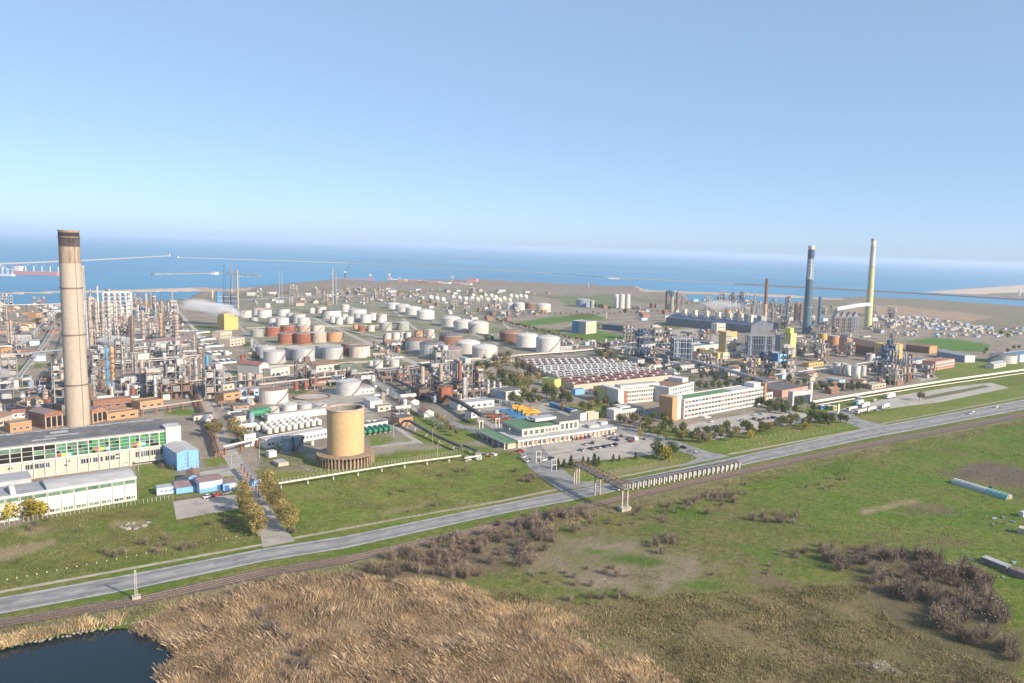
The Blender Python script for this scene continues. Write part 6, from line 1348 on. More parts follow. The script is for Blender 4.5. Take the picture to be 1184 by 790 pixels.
fill([(690,402),(760,412),(800,432),(770,440),(715,412)], [('b',12),('h',8),('d',6),('f',3)], 11, 23)
fill([(575,390),(700,400),(640,407),(585,408)], [('b',5),('h',4),('d',3)], 12, 24, avoid=[[(575,380),(650,385),(650,412),(575,412)]])
fill([(800,440),(900,448),(1010,440),(1060,442),(960,456),(860,444)], [('b',9),('h',5),('d',6)], 13, 25, avoid=[[(780,440),(885,440),(885,490),(780,490)],[(892,440),(936,440),(936,470),(892,470)]])
fill([(420,440),(470,460),(500,480),(470,484),(420,470)], [('b',4),('h',5),('d',4)], 10, 26, avoid=[[(420,434),(435,434),(494,482),(482,484)]])
fill([(285,400),(330,404),(300,440),(275,430)], [('h',5),('d',5)], 9, 27, avoid=[[(295,395),(340,395),(340,426),(295,440)]])
fill([(430,400),(480,405),(520,420),(440,420)], [('h',6),('d',5),('a',2)], 10, 28, avoid=[[(465,390),(580,390),(580,421),(465,421)]])
fill([(560,392),(600,405),(700,402),(760,396),(700,380),(640,392)], [('h',8),('d',8),('a',2)], 13, 29, avoid=[[(570,380),(652,380),(652,412),(570,412)],[(630,370),(740,370),(740,397),(630,397)]])
fill([(700,392),(770,384),(860,396),(880,404),(800,412),(740,404)], [('h',10),('d',8),('f',8),('a',4)], 13, 30, avoid=[[(826,380),(862,380),(862,420),(826,420)]])
fill([(890,384),(960,388),(1040,400),(1030,408),(960,400),(900,396)], [('h',9),('d',8),('f',5),('a',3)], 14, 31, avoid=[[(922,370),(942,370),(942,390),(922,390)],[(955,390),(1025,398),(1025,415),(955,405)]])
for L_ in KINDS.values():
    for pr, ds in L_: pr.drop() if not pr.used else None

# ---- silos and special structures
for x, yb, w, h, m, lab in ((53.5,468,6.5,17,'beige_rusty','cracked beige silo tower standing in the yard before the chimney'),(47,466,5,20,'bluegrey_tank','blue grey silo tower next to the cracked beige one'),(46,485,9,16,'navy_steel','squat dark blue round tank house beside the road'),(58.5,484,8,17,'olive_tank','pale olive square-shouldered silo beside the dark blue one'),(72.5,430,4,14,'cream_paint','cream topped round silo touching the tall chimney in view')):
    g = G(x, yb); s = SC(x, yb); r = w/2/s; hh = h/s; e = E('silo', lab, 'silo', g, 0, 'silos by the chimney')
    mb = MB(); mb.cyl(0,0,0,hh,r,r,20,0,False); mb.build('shell', m, e); mb = MB(); mb.cone(0,0,hh,hh+1,r*1.03,20); mb.build('roof', 'roof_grey', e)
    for z in (.4,.75,.98): mb = MB(); mb.ring(0,0,hh*z-.2,r*.99,r+.5,.3,20); mb.build('platform', 'steel_brown', e)
    mb = MB(); mb.bar((r+.2,0,0),(r+.2,0,hh),.3); mb.build('ladder', 'steel_dark', e)
# white boiler frame
g = G(136.5, 371); e = E('boiler_frame', 'big white boiler frame with open upper deck standing over the tan columns', 'steel structure', g, RZ)
s = SC(136.5, 371); Wb, Hb = 27/s, 33/s
p = MB()
for i in range(6):
    for j in range(3): p.bar((Wb*(i/5-.5), 9*(j-1), 0), (Wb*(i/5-.5), 9*(j-1), Hb), .9)
for k in range(1, 8):
    z = Hb*k/7
    for j in range(3): p.bar((-Wb/2, 9*(j-1), z), (Wb/2, 9*(j-1), z), .7)
    for i in range(6): p.bar((Wb*(i/5-.5), -9, z), (Wb*(i/5-.5), 9, z), .6)
p.build('frame', 'white_clean', e)
for a in ((-.3,-.02,0,.62),(.02,.22,.0,.5),(.26,.48,.1,.66)): mb = MB(); mb.box(Wb*a[0],-7,Hb*a[2],Wb*a[1],7,Hb*a[3]); mb.build('boiler_casing', R.choice(['cream_paint','white_paint']), e)
# funnel water tower
g = G(776.5, 361); e = E('water_tower', 'funnel headed concrete water tower behind the furnace hall', 'water tower', g, 0); s = SC(776.5, 361); h = 25/s; r = 2.2/s
mb = MB(); mb.cyl(0,0,0,h*.72,r,r*.95,18,0,False); mb.build('stem','concrete',e); mb = MB(); mb.cyl(0,0,h*.72,h*.95,r*.95,5.5/s,18,0,False); mb.cyl(0,0,h*.95,h,5.5/s,5.5/s,18,0); mb.build('bowl','bluegrey_tank',e)
for a in (-1,1): mb = MB(); mb.cyl(a*8/s*.8,10,0,h*.95,1.2/s,1.2/s,10); mb.build('leg','steel_brown',e)
# dark silo batteries of the right hand works
for x, yb, n, w, h, lab in ((789.5,421.5,3,21,30,'dark blue silo battery on white legs behind the warehouses'),(879,417,5,29,30,'dark navy silo battery next to the slate grey hall')):
    g = G(x, yb); s = SC(x, yb); Wd, hh = w/s, h/s; e = E('silo_battery', lab, 'silos', g, rad(8), 'dark silo batteries')
    for i in range(n):
        for j in range(2):
            r = Wd/n*.42; mb = MB(); mb.cyl(Wd*((i+.5)/n-.5), 4+j*r*2.2, hh*.18, hh*.92, r, r, 16, 0, False); mb.cone(Wd*((i+.5)/n-.5), 4+j*r*2.2, hh*.92, hh*.97, r, 16); mb.build('silo', 'navy_steel' if (i+j) % 3 else 'bluegrey_tank', e)
    p = MB()
    for i in range(n+1):
        for y in (1.5, 4+Wd/n*1.8): p.bar((Wd*(i/n-.5), y, 0), (Wd*(i/n-.5), y, hh*1.02), .55)
    for z in (.18,.4,.62,.84,1.0):
        for y in (1.5, 4+Wd/n*1.8): p.bar((-Wd/2, y, hh*z), (Wd/2, y, hh*z), .45)
    p.build('frame', 'steel_light' if n == 3 else 'steel_grey', e)
    mb = MB(); mb.box(-Wd/2, 1.4, hh*.93, Wd/2, 4+Wd/n*1.9, hh*.96); mb.build('top_deck', 'steel_grey', e)
    mb = MB(); mb.box(-Wd*.45, 1.0, 0, Wd*.5, 9, hh*.14); mb.build('base_house', 'cream_wall' if n == 3 else 'navy_steel', e)
# coke structure with pointed heads and sloping white gallery
for i, x in enumerate((966,973,980,987)):
    g = G(x, 389-i*.3); s = SC(x, 389); hh = (29-i*.4)/s; e = E('pointed_tower', 'pointed grey frame tower, %s of four under the sloping white gallery' % ['first','second','third','fourth'][i], 'tower', g, rad(12), 'pointed frame towers')
    w_ = 3.0/s; p = MB()
    for sx in (-w_, w_):
        for sy in (-w_, w_): p.bar((sx, sy, 0), (sx, sy, hh*.8), .9)
    for z in (.15,.3,.45,.6,.75):
        for sx in (-w_, w_): p.bar((sx,-w_,hh*z),(sx,w_,hh*z),.7); p.bar((-w_,sx,hh*z),(w_,sx,hh*z),.7)
    p.build('frame', 'steel_grey', e)
    mb = MB(); mb.cyl(0,0,hh*.12,hh*.72,w_*.75,w_*.75,14,0); mb.build('drum', R.choice(['steel_brown','bluegrey_tank','steel_dark']), e)
    mb = MB(); mb.add([(-w_,-w_,hh*.8),(w_,-w_,hh*.8),(w_,w_,hh*.8),(-w_,w_,hh*.8),(0,-w_,hh),(0,w_,hh)], [(0,1,4),(1,2,5,4),(2,3,5),(3,0,4,5)]); mb.build('roof','steel_grey',e)
def gallery(pts, w, hgt, m, label, name='conveyor_gallery', leg=18, legm='steel_grey', group=None):
    """pts: (px, py ground, height m)"""
    v = [G(a, b)+Vector((0,0,c)) for a, b, c in pts]; o = v[0].copy(); o.z = 0
    e = E(name, label, 'gallery', o, 0, group); mb = MB()
    for a, b in zip(v, v[1:]):
        d = (b-a); q = Vector((-d.y, d.x, 0)).normalized()*w/2; u = Vector((0,0,hgt)); a_, b_ = a-o, b-o
        vs = [a_-q, b_-q, b_+q, a_+q, a_-q+u, b_-q+u, b_+q+u, a_+q+u]
        mb.add(vs, [(3,2,1,0),(4,5,6,7),(0,1,5,4),(1,2,6,5),(2,3,7,6),(3,0,4,7)])
    mb.build('gallery', m, e)
    for a, b in zip(v, v[1:]):
        n = max(1, int((b-a).length/leg))
        for i in range(n):
            c = a.lerp(b, (i+.5)/n)-o; l = MB(); l.bar((c.x,c.y,0),(c.x,c.y,c.z),.5); l.bar((c.x-1,c.y,0),(c.x,c.y,c.z),.25); l.build('support', legm, e)
    return e
gallery([(948,383,4),(960,384,6),(965,386,34),(990,385,39),(1003,383,39)], 5, 4.5, 'white_wall', 'long sloping white gallery climbing to the lime yellow chimney', leg=40)
gallery([(500,459,4),(530,474,5),(558,492,5)], 2.4, 1.8, 'pipe_dark', 'straight dark pipe gallery running down to the lorry yard', 'pipe_gallery', 14, 'post_white', 'dark pipe galleries')
gallery([(456,444,3.5),(478,456,3.5),(500,467,3.5)], 1.8, 1.4, 'pipe_dark', 'dark pipe gallery beside the heater stacks', 'pipe_gallery', 14, 'steel_grey', 'dark pipe galleries')
gallery([(462,494,0.2),(467,494.5,3.5),(474,495.5,4),(500,508,2.5),(533,523,2.5)], 1.5, 1.1, 'pipe_dark', 'black arched pipe line crossing the grass from the orange building', 'pipe_gallery', 14, 'post_white', 'dark pipe galleries')
gallery([(536,520,2),(552,527,2)], 1.2, .9, 'pipe_dark', 'short dark pipe gallery at the scrap heap', 'pipe_gallery', 10, 'post_white', 'dark pipe galleries')

# ---- pipe racks
def rack(pts, width, height, npipes, pm, label, step=9.0, steel='steel_brown', tiers=1, cat='pipe rack', name='pipe_rack', group='pipe racks', rp=.25):
    v = [G(*p) for p in pts]; o = v[0].copy(); e = E(name, label, cat, o, 0, group)
    b = MB()
    for s_ in (-width/2, width/2): b.bar((0, s_, 0), (0, s_, height+.1+1.6*(tiers-1)), .34)
    for k in range(tiers): b.bar((0, -width/2-.3, height+1.6*k), (0, width/2+.3, height+1.6*k), .3)
    bm_ = b.mesh('bent', steel); sp = along(v, 1.0, step); st = max(1, len(sp)//95+1)
    for p, a in sp[::st]: put('bent', bm_, e, (p-o), a)
    for k in range(tiers):
        for i in range(npipes):
            off = (-width/2+width*(i+.5)/npipes)+R.uniform(-.1,.1); pts_ = []
            for j, p in enumerate(v):
                d = (v[min(j+1,len(v)-1)]-v[max(j-1,0)]).normalized(); pts_.append(p-o+Vector((-d.y,d.x,0))*off+Vector((0,0,height+.35+1.6*k+rp)))
            mb = MB(); mb.path(pts_, rp*R.uniform(.7,1.3), 7); mb.build('pipe', R.choice(pm), e)
    return e
PM = ['alu_clad','steel_light','clad_tan','beige_rusty','steel_grey','white_paint']
for pts, w, h, n, pm, lab, st, steel, t_ in (
    ([(254,530),(243,497),(232,470),(222,446)],3.2,2.6,4,['alu_clad','steel_brown','steel_grey','clad_tan'],'orange legged pipe rack climbing the alley beside the access road',6,'steel_orange',1),
    ([(282,546),(294,560),(303,575)],2.5,4,3,PM,'pipe rack on orange legs near the avenue trees',7,'steel_orange',1),
    ([(162,482),(200,476),(232,471)],3,4,4,PM,'tan pipe rack running behind the glazed hall roof',8,'steel_orange',1),
    ([(214,452),(262,447),(300,443)],5,4.5,6,['clad_tan','beige_rusty','alu_clad'],'broad pinkish pipe rack at the near end of the long plant road',9,'steel_brown',2),
    ([(300,452),(350,446),(400,440),(455,434),(485,431)],5,4,6,PM,'long pipe rack passing below the silver tanks',10,'steel_grey',1),
    ([(283,446),(330,441),(400,434)],3,4,4,PM,'second rack of pipes behind the big rusty roofed tank',10,'steel_brown',1),
    ([(435,437),(520,429),(600,420)],5,5,6,['clad_tan','beige_rusty','alu_clad','steel_grey'],'tan pipe rack behind the three heater stacks',10,'steel_grey',2),
    ([(423,437),(455,459),(487,480)],3.5,2.4,3,['white_paint','alu_clad'],'pair of white pipes running beside the dark ditch to the street',12,'steel_light',1),
    ([(487,480),(500,489),(512,497)],2.5,3,2,['alu_clad'],'short pipe rack on concrete legs over the grass',10,'post_white',1),
    ([(22,405),(46,383),(60,368)],4,4,4,['white_paint','alu_clad'],'white pipe rack rising along the far left service road',14,'steel_light',1),
    ([(8,462),(30,432),(52,402),(64,380)],4,4,4,['clad_tan','alu_clad','white_paint'],'longer pipe rack along the left service road toward the lagoon',14,'steel_grey',1),
    ([(-30,420),(20,416),(75,410)],5,4,5,['alu_clad','white_paint','bluegrey_tank'],'level pipe rack crossing the left service road',12,'steel_grey',1),
    ([(-40,462),(10,458),(42,455)],4,4,4,PM,'pipe rack at the picture edge above the glazed hall',10,'steel_brown',1),
    ([(-40,360),(20,359),(72,357.5)],6,7,4,['white_paint'],'white trestle rack far off along the lagoon shore',25,'white_paint',1),
    ([(104,414),(150,411),(200,408),(222,406)],6,5,6,PM,'central pipe rack across the process units',10,'steel_grey',2),
    ([(104,430),(160,426),(230,420)],6,5,6,PM,'near pipe rack across the process units',10,'steel_brown',2),
    ([(105,392),(150,390),(205,386)],6,6,6,PM,'rear pipe rack across the process units',12,'steel_grey',2),
    ([(285,350),(340,347),(400,345),(445,343)],5,5,5,PM,'far pipe rack behind the white tanks',18,'steel_grey',1),
    ([(485,422),(580,414),(660,408),(760,398)],7,1.2,6,['beige_rusty','clad_tan','pipe_white'],'long tan ground level pipeway in front of the big white tanks',16,'concrete',1),
    ([(720,409),(800,425),(850,439),(885,450)],5,5,6,['steel_grey','alu_clad','steel_dark','bluegrey_tank'],'dark diagonal pipe rack behind the white office blocks',11,'steel_dark',2),
    ([(700,401),(790,415),(880,432),(940,440)],5,5,5,['steel_grey','alu_clad','steel_dark'],'second dark pipe rack closer to the yellow tower',12,'steel_dark',1),
    ([(890,440),(980,428),(1030,420)],4,4,4,PM,'pipe rack beside the four white tanks',11,'steel_grey',1),
    ([(550,466),(600,473),(618,481)],2,4,2,['white_paint','alu_clad'],'white bowed pipe line in front of the compressor hall',10,'steel_light',1),
    ([(600,341),(680,346),(760,352)],4,5,4,PM,'far pipe rack beyond the green fields',25,'steel_grey',1),
    ([(880,396),(940,398),(1000,404),(1040,410)],4,5,4,['steel_grey','alu_clad'],'pipe rack along the brown conveyor hall',14,'steel_dark',1)):
    rack(pts, w, h, n, pm, lab, st, steel, t_)
rack([(322,565.5),(400,552.5),(470,541),(533,532.5)],1.0,1.5,1,['pipe_white'],'white pipeline on low concrete supports across the front lawn',11.5,'post_white',1,'pipeline','pipeline','pipelines',.62)
rack([(537,534.5),(556,531.5)],1.0,1.2,1,['pipe_white'],'short end of white pipeline beside the scrap heap',8,'post_white',1,'pipeline','pipeline','pipelines',.55)
rack([(258,527),(298,517.5)],1.0,3.6,1,['white_paint'],'white pipe on orange trestles crossing the access road',9,'steel_orange',1,'pipeline','pipeline','pipelines',.6)
rack([(940,468),(1020,454.5),(1100,442),(1184,430),(1300,414)],3.6,.9,2,['pipe_white'],'thick twin cream pipeline running far to the picture edge',14,'concrete',1,'pipeline','pipeline','pipelines',.8)
rack([(943,471.5),(1000,461.5),(1062,451),(1184,433.5),(1300,417)],1.6,.7,1,['pipe_white'],'thinner cream pipeline in front of the thick twin one',14,'concrete',1,'pipeline','pipeline','pipelines',.6)

# ---- lattice towers
def lattice(px, yb, yt, w0, w1, m, label, segs=9, head=None, name='lattice_tower'):
    g = G(px, yb); h = HT(px, yb, yt); s = SC(px, yb); a0, a1 = w0/2/s, w1/2/s; e = E(name, label, 'lattice tower', g, RZ, 'lattice towers'); bw = max(.12, .45/s*.5)
    p = MB(); pt = lambda k, t: Vector(((-1,1,1,-1)[k]*(a0+(a1-a0)*t), (-1,-1,1,1)[k]*(a0+(a1-a0)*t), h*t))
    for k in range(4):
        p.bar(pt(k,0), pt(k,1), bw*1.5)
        for i in range(segs): t0, t1 = i/segs, (i+1)/segs; p.bar(pt(k,t0), pt((k+1)%4,t1), bw); p.bar(pt(k,t1), pt((k+1)%4,t1), bw)
    p.build('lattice', m, e)
    if head: q = MB(); q.box(-head/2/s, -1.2, h, head/2/s, 1.2, h+.9/s); q.build('head', m, e)
    return e
lattice(260.5,356,305,2.6,1.4,'steel_blue','taller blue lattice tower with wide head beam by the steam tower',10,12)
lattice(268.5,356,306,2.4,1.3,'steel_grey','grey lattice tower paired with the blue one by the steam tower',10)
for x, lab in ((253.5,'blue clad block at the foot of the blue lattice tower'),(262,'dark blue clad block under the lattice towers'),(270,'grey clad block under the grey lattice tower')):
    g = G(x, 358); s = SC(x, 358); e = E('clad_block', lab, 'plant block', g, RZ, 'blocks under the lattice towers'); mb = MB(); mb.box(-2.6/s,-4,0,2.6/s,4,(21 if x < 258 else 17)/s); mb.build('casing', 'steel_blue' if x < 258 else 'navy_steel', e)
    for z in (5,10,15): mb = MB(); mb.box(-3/s,-5,z/s,3/s,5,z/s+.5); mb.build('deck', 'steel_light', e)
lattice(885.2,378,368,1.2,.6,'steel_grey','small lattice mast below the brown chimney',5)
for x, yb, yt, lab in ((871.8,362,341,'first thin lattice mast in the steam behind the furnace hall'),(839,358,344,'second thin lattice mast beyond the furnace hall')):
    lattice(x, yb, yt, 1.0, .6, 'steel_grey', lab, 7)
# steam
def steam(px, py, hz, rx, ry, rz_, dens, label, tilt=0.0, seed=0.0):
    g = G(px, py); mb = MB(); mb.ball((0,0,0), 1.0, 20, 12)
    m = bpy.data.materials.new('steam_cloud'); t = nt(m); L = t.links.new
    out = N(t,'ShaderNodeOutputMaterial'); pv = N(t,'ShaderNodeVolumePrincipled'); pv.inputs['Color'].default_value = (.97,.97,.98,1); pv.inputs['Anisotropy'].default_value = 0
    L(pv.outputs[0], out.inputs['Volume'])
    tc = N(t,'ShaderNodeTexCoord'); n = N(t,'ShaderNodeTexNoise'); n.inputs['Scale'].default_value = 1.9; n.inputs['Detail'].default_value = 5; n.inputs['Roughness'].default_value = .6
    ad = N(t,'ShaderNodeVectorMath', operation='ADD'); ad.inputs[1].default_value = (seed, 0, 0); L(tc.outputs['Object'], ad.inputs[0]); L(ad.outputs[0], n.inputs['Vector'])
    ln = N(t,'ShaderNodeVectorMath', operation='LENGTH'); L(tc.outputs['Object'], ln.inputs[0])
    fo = N(t,'ShaderNodeMapRange'); fo.inputs[1].default_value = .25; fo.inputs[2].default_value = 1.0; fo.inputs[3].default_value = .42; fo.inputs[4].default_value = -.35; L(ln.outputs['Value'], fo.inputs[0])
    s_ = N(t,'ShaderNodeMath', operation='ADD'); L(n.outputs['Fac'], s_.inputs[0]); L(fo.outputs[0], s_.inputs[1])
    mr = N(t,'ShaderNodeMapRange'); mr.inputs[1].default_value = .42; mr.inputs[2].default_value = .95; mr.inputs[3].default_value = 0; mr.inputs[4].default_value = dens; L(s_.outputs[0], mr.inputs[0]); L(mr.outputs[0], pv.inputs['Density'])
    o = mb.build('steam', [m]); o.location = (g.x, g.y, hz); o.scale = (rx, ry, rz_); o.rotation_euler = (0, tilt, 0); tag(o, label, 'steam'); o['kind'] = 'thing'
    return o
steam(244, 376, 21, 56, 20, 13, .32, 'drifting white steam plume blowing off the yellow steam tower', rad(8), 3)
steam(262, 381, 20, 16, 13, 9, .4, 'dense steam puff right above the yellow steam tower', rad(5), 9)
steam(133, 405, 9, 26, 12, 7, .4, 'low white steam cloud among the tan columns', 0, 15)
steam(836, 372, 27, 60, 25, 12, .05, 'thin steam haze over the furnace hall roof vents', 0, 21)
steam(4, 441, 6, 12, 8, 5, .2, 'small white steam patch at the left picture edge', 0, 27)
# ------------------------------------------------------------------ vegetation
NR = np.random.default_rng(5)
def quads_mesh(name, cen, size, mats, mi, flat=0.0, asp=1.6):
    """many small leaf faces, randomly turned"""
    n = len(cen); a = NR.normal(size=(n,3)); a /= np.linalg.norm(a, axis=1)[:,None]
    b = NR.normal(size=(n,3)); b -= (a*b).sum(1)[:,None]*a; b /= np.linalg.norm(b, axis=1)[:,None]
    s = size*NR.uniform(.6,1.4,(n,1)); a = a*s*asp/2; b = b*s/2
    v = np.stack([cen-a, cen+b*.9, cen+a, cen-b*.9], 1).reshape(-1,3)
    return raw_mesh(name, v, 4, mats, mi)
def raw_mesh(name, v, k, mats, mi=None):
    n = len(v)//k; me = bpy.data.meshes.new(name)
    me.vertices.add(len(v)); me.vertices.foreach_set('co', v.astype(np.float32).ravel())
    me.loops.add(n*k); me.loops.foreach_set('vertex_index', np.arange(n*k, dtype=np.int32))
    me.polygons.add(n); me.polygons.foreach_set('loop_start', np.arange(0, n*k, k, dtype=np.int32)); me.polygons.foreach_set('loop_total', np.full(n, k, dtype=np.int32))
    for q in mats: me.materials.append(MATS[q])
    if mi is not None: me.polygons.foreach_set('material_index', mi.astype(np.int32))
    me.update(calc_edges=True); return me
def tree_proto(name, h, cw, mats, bark, nl=900, lobes=9, cb=0.25, leaf=.42, shape='round', dens=1.0):
    e = E(name, 'x', 'tree', (0,0,0))
    t = MB(); hh = h*.8
    pts = [Vector((0,0,0)), Vector((R.uniform(-.2,.2),R.uniform(-.2,.2),h*.3)), Vector((R.uniform(-.4,.4),R.uniform(-.4,.4),hh))]
    t.tube(pts[0], pts[1], h*.028, 7, 0, h*.02); t.tube(pts[1], pts[2], h*.02, 6, 0, h*.006)
    C = []
    for i in range(lobes):
        if shape == 'col': z = h*(cb+.1+(1-cb-.16)*(i+.5)/lobes); rr = cw/2*(.45+.35*math.sin(math.pi*(i+.7)/lobes)); a = i*2.4; c = Vector((rr*.45*math.cos(a), rr*.45*math.sin(a), z)); q = rr
        elif shape == 'cone': z = h*(cb+(1-cb-.05)*i/lobes); q = cw/2*(1-i/lobes)*.8+.15; a = i*2.4; c = Vector((q*.3*math.cos(a), q*.3*math.sin(a), z))
        else:
            a = i*2.4+R.uniform(-.3,.3); f = i/lobes; z = h*(cb+.12+(1-cb-.25)*f); ring = cw/2*.62*math.sin(math.pi*(.18+.75*f)); c = Vector((ring*math.cos(a), ring*math.sin(a), z)); q = cw*R.uniform(.19,.28)
        C.append((c, q)); t.tube(pts[1].lerp(pts[2], min(1, max(0, (c.z-h*.3)/(hh-h*.3)-.2))), c, h*.008, 5, 0, h*.003)
    t.build('trunk', bark, e)
    per = nl//lobes; cen = []; mi = []
    for c, q in C:
        d = NR.normal(size=(per,3)); d /= np.linalg.norm(d,axis=1)[:,None]; r = q*NR.uniform(.35,1.08,(per,1))**.6
        st = np.array([1,1,1.35 if shape != 'round' else .85]); cen.append(np.array(c)+d*r*st); mi.append(np.where(NR.random(per) < .6, R.randrange(len(mats)), NR.integers(0,len(mats),per)))
    put('crown', quads_mesh('crown', np.concatenate(cen), leaf, mats, np.concatenate(mi)), e)
    return Proto(e)
def twig_mesh(name, h, w, n, mats, base_spread=.62, curve=.4, wd=.07):
    """bare branches: thin bent strips fanning out of the root"""
    vs = []; mi = []
    for i in range(n):
        a = NR.uniform(0,2*math.pi); rr = w/2*math.sqrt(NR.random()); z = h*(1-.55*(rr/(w/2))**2)*NR.uniform(.55,1.05)
        p0 = np.array([rr*base_spread*math.cos(a)*NR.uniform(.2,1), rr*base_spread*math.sin(a)*NR.uniform(.2,1), 0.0]); p2 = np.array([rr*math.cos(a), rr*math.sin(a), z])
        t0 = NR.uniform(0,.55); q0 = p0+(p2-p0)*t0; mid = (q0+p2)/2+np.array([*NR.normal(size=2)*curve*.3, h*.06])
        off = np.array([math.cos(a+1.6), math.sin(a+1.6), 0])*wd*NR.uniform(.6,1.4)
        vs += [q0-off/2, q0+off/2, mid+off*.35, mid-off*.35, mid-off*.35, mid+off*.35, p2+off*.12, p2-off*.12]; k = NR.integers(0,len(mats)); mi += [k,k]
    return raw_mesh(name, np.array(vs), 4, mats, np.array(mi))
def shrub_proto(h, w, n, mats, bits=90, nm='bare_shrub'):
    e = E(nm, 'x', 'shrub', (0,0,0))
    s_ = put('stems', twig_mesh('stems', h, w, n, mats, wd=.055), e)
    d = NR.normal(size=(bits*1,3)); d /= np.linalg.norm(d,axis=1)[:,None]; c = d*NR.uniform(.3,1.12,(bits*1,1))*np.array([w/2,w/2,h*.6])+np.array([0,0,h*.5]); c *= (1+.25*np.sin(np.arctan2(c[:,1],c[:,0])*3+1))[:,None]; c = c[c[:,2] > .15]
    put('twig_clumps', quads_mesh('twig_clumps', c, .1, mats, NR.integers(0,len(mats),len(c)), asp=4.5), e)
    return Proto(e)
def bare_tree_proto(h, w, mats, bark):
    e = E('bare_tree', 'x', 'tree', (0,0,0)); t = MB(); t.tube((0,0,0),(0,0,h*.45),h*.025,6,0,h*.014); t.build('trunk', bark, e)
    o = put('crown', twig_mesh('crown', h*.75, w, 420, mats, .15, .6, .09), e, (0,0,h*.25))
    return Proto(e)
T = {}
T['dark'] = [tree_proto('leafy_tree', 8, 6.5, ['leaf_dark','leaf_green','leaf_dark'], 'bark', 900, 9) for _ in range(3)]
T['green'] = [tree_proto('leafy_tree', 8, 6, ['leaf_green','leaf_olive','leaf_dark'], 'bark', 850, 9) for _ in range(3)]
T['spring'] = [tree_proto('leafy_tree', 8.5, 5.5, ['leaf_spring','leaf_spring','leaf_olive'], 'bark', 800, 9) for _ in range(3)]
T['olive'] = [tree_proto('leafy_tree', 9, 6.5, ['leaf_brown','leaf_olive','leaf_brown'], 'bark', 700, 8) for _ in range(3)]
T['yellow'] = [tree_proto('yellow_tree', 7, 6.5, ['leaf_yellow','leaf_spring','leaf_yellow'], 'bark', 900, 9, .12) for _ in range(2)]
T['poplar'] = [tree_proto('avenue_tree', 13.5, 7.6, ['leaf_brown','leaf_brown','leaf_olive'], 'bark_grey', 2300, 13, .1, .36, 'round') for _ in range(3)]
T['conifer'] = [tree_proto('conifer', 6, 3.6, ['leaf_dark','leaf_dark','leaf_green'], 'bark', 700, 8, .05, .35, 'cone') for _ in range(2)]
T['bare'] = [bare_tree_proto(8.5, 6.5, ['twig_pale','twig','twig'], 'bark_grey') for _ in range(2)] + [bare_tree_proto(8.5, 6, ['twig_dark','twig'], 'bark') ]
T['hedge'] = [bare_tree_proto(6.5, 7, ['twig_dark','twig','leaf_brown'], 'bark') for _ in range(3)]
S_ = {'brown': [shrub_proto(3.2,3.6,170,['twig','twig_pale','twig']) for _ in range(3)], 'dark': [shrub_proto(3.0,3.6,170,['twig_dark','twig','twig_dark'], nm='dark_shrub') for _ in range(3)], 'pale': [shrub_proto(2.4,3.2,130,['twig_pale','twig','twig_pale']) for _ in range(2)]}
def tree(kind, px, py, hpx=None, lab=None, grp=None, sc_=None, rnk=False):
    pr = R.choice(T[kind]); g = G(px, py); base = {'poplar':13.5,'conifer':6,'bare':8.5,'hedge':6.5,'yellow':7,'spring':8.5,'olive':9}.get(kind, 8)
    s = sc_ or (hpx/SC(px, py)/base if hpx else 1.0); s *= R.uniform(.93,1.07)*(1.42 if kind not in ('poplar','yellow','hedge') else 1)
    r = pr.at(g, R.uniform(0,6.28), (s*R.uniform(.9,1.12), s*R.uniform(.9,1.12), s), lab, 'tree', grp, (px, py) if rnk else None)
    if not lab: TREES.append((r, kind, px, py))
    return r
TREES = []
WORDT = {'dark':'dark green leafy tree','green':'mid green leafy tree','spring':'fresh light green tree','olive':'brownish budding tree','yellow':'bright yellow flowering tree','poplar':'tall brownish avenue tree','conifer':'small dark conifer','bare':'leafless pale grey tree','hedge':'leafless dark tree'}
for i, (x, y) in enumerate(((281,586),(285.5,596),(290,605),(295,613),(299,620))): tree('poplar', x, y, 35, '%s brownish avenue tree from the main road, on the concrete pad side' % ['fifth','fourth','third','second','first'][i], 'avenue trees', rnk=False)
for i, (x, y) in enumerate(((309,577),(314,586),(320,597),(327,607),(334,615))): tree('poplar', x, y, 35, '%s brownish avenue tree from the main road, on the front lawn side' % ['fifth','fourth','third','second','first'][i], 'avenue trees', rnk=False)
tree('yellow', 10, 603, 24, 'slim yellow tree by the white hall at the picture edge'); tree('yellow', 37, 599.5, 24, 'broad yellow willow bush against the white hall'); tree('yellow', 47, 598, 19, 'smaller yellow willow bush beside the broad one at the white hall')
for x, y, h in ((249,507,17),(270,503,17),(275,512,18),(283,515,15)): tree('olive', x, y, h)
tree('yellow', 769, 532, 17, 'big yellow tree on the lawn tip beside the side street'); tree('dark', 760, 529, 15, 'dark tree behind the big yellow tree on the lawn tip'); tree('dark', 778, 528, 13, 'dark tree on the street side of the big yellow tree')
for i in range(12):
    a, b = R.choice((((835,509),(895,499)),((905,496),(985,490)),((725,495),(770,508)),((775,508),(835,516)),((560,432),(640,462)),((885,470),(905,478)))); x, y = lerp(a, b, R.random()); tree(R.choice(['green','olive','spring','bare']), x+R.uniform(-2,2), y+R.uniform(-2.5,2.5), R.uniform(5,8.5))
for x, y, h in ((645,543,10),(652,541.5,8),(660,541,11),(674,539.5,10),(680,539,8),(687,539,11),(692,538.5,9),(709,533.5,7),(716,533,6),(735,531,7)): tree('conifer', x, y, h)
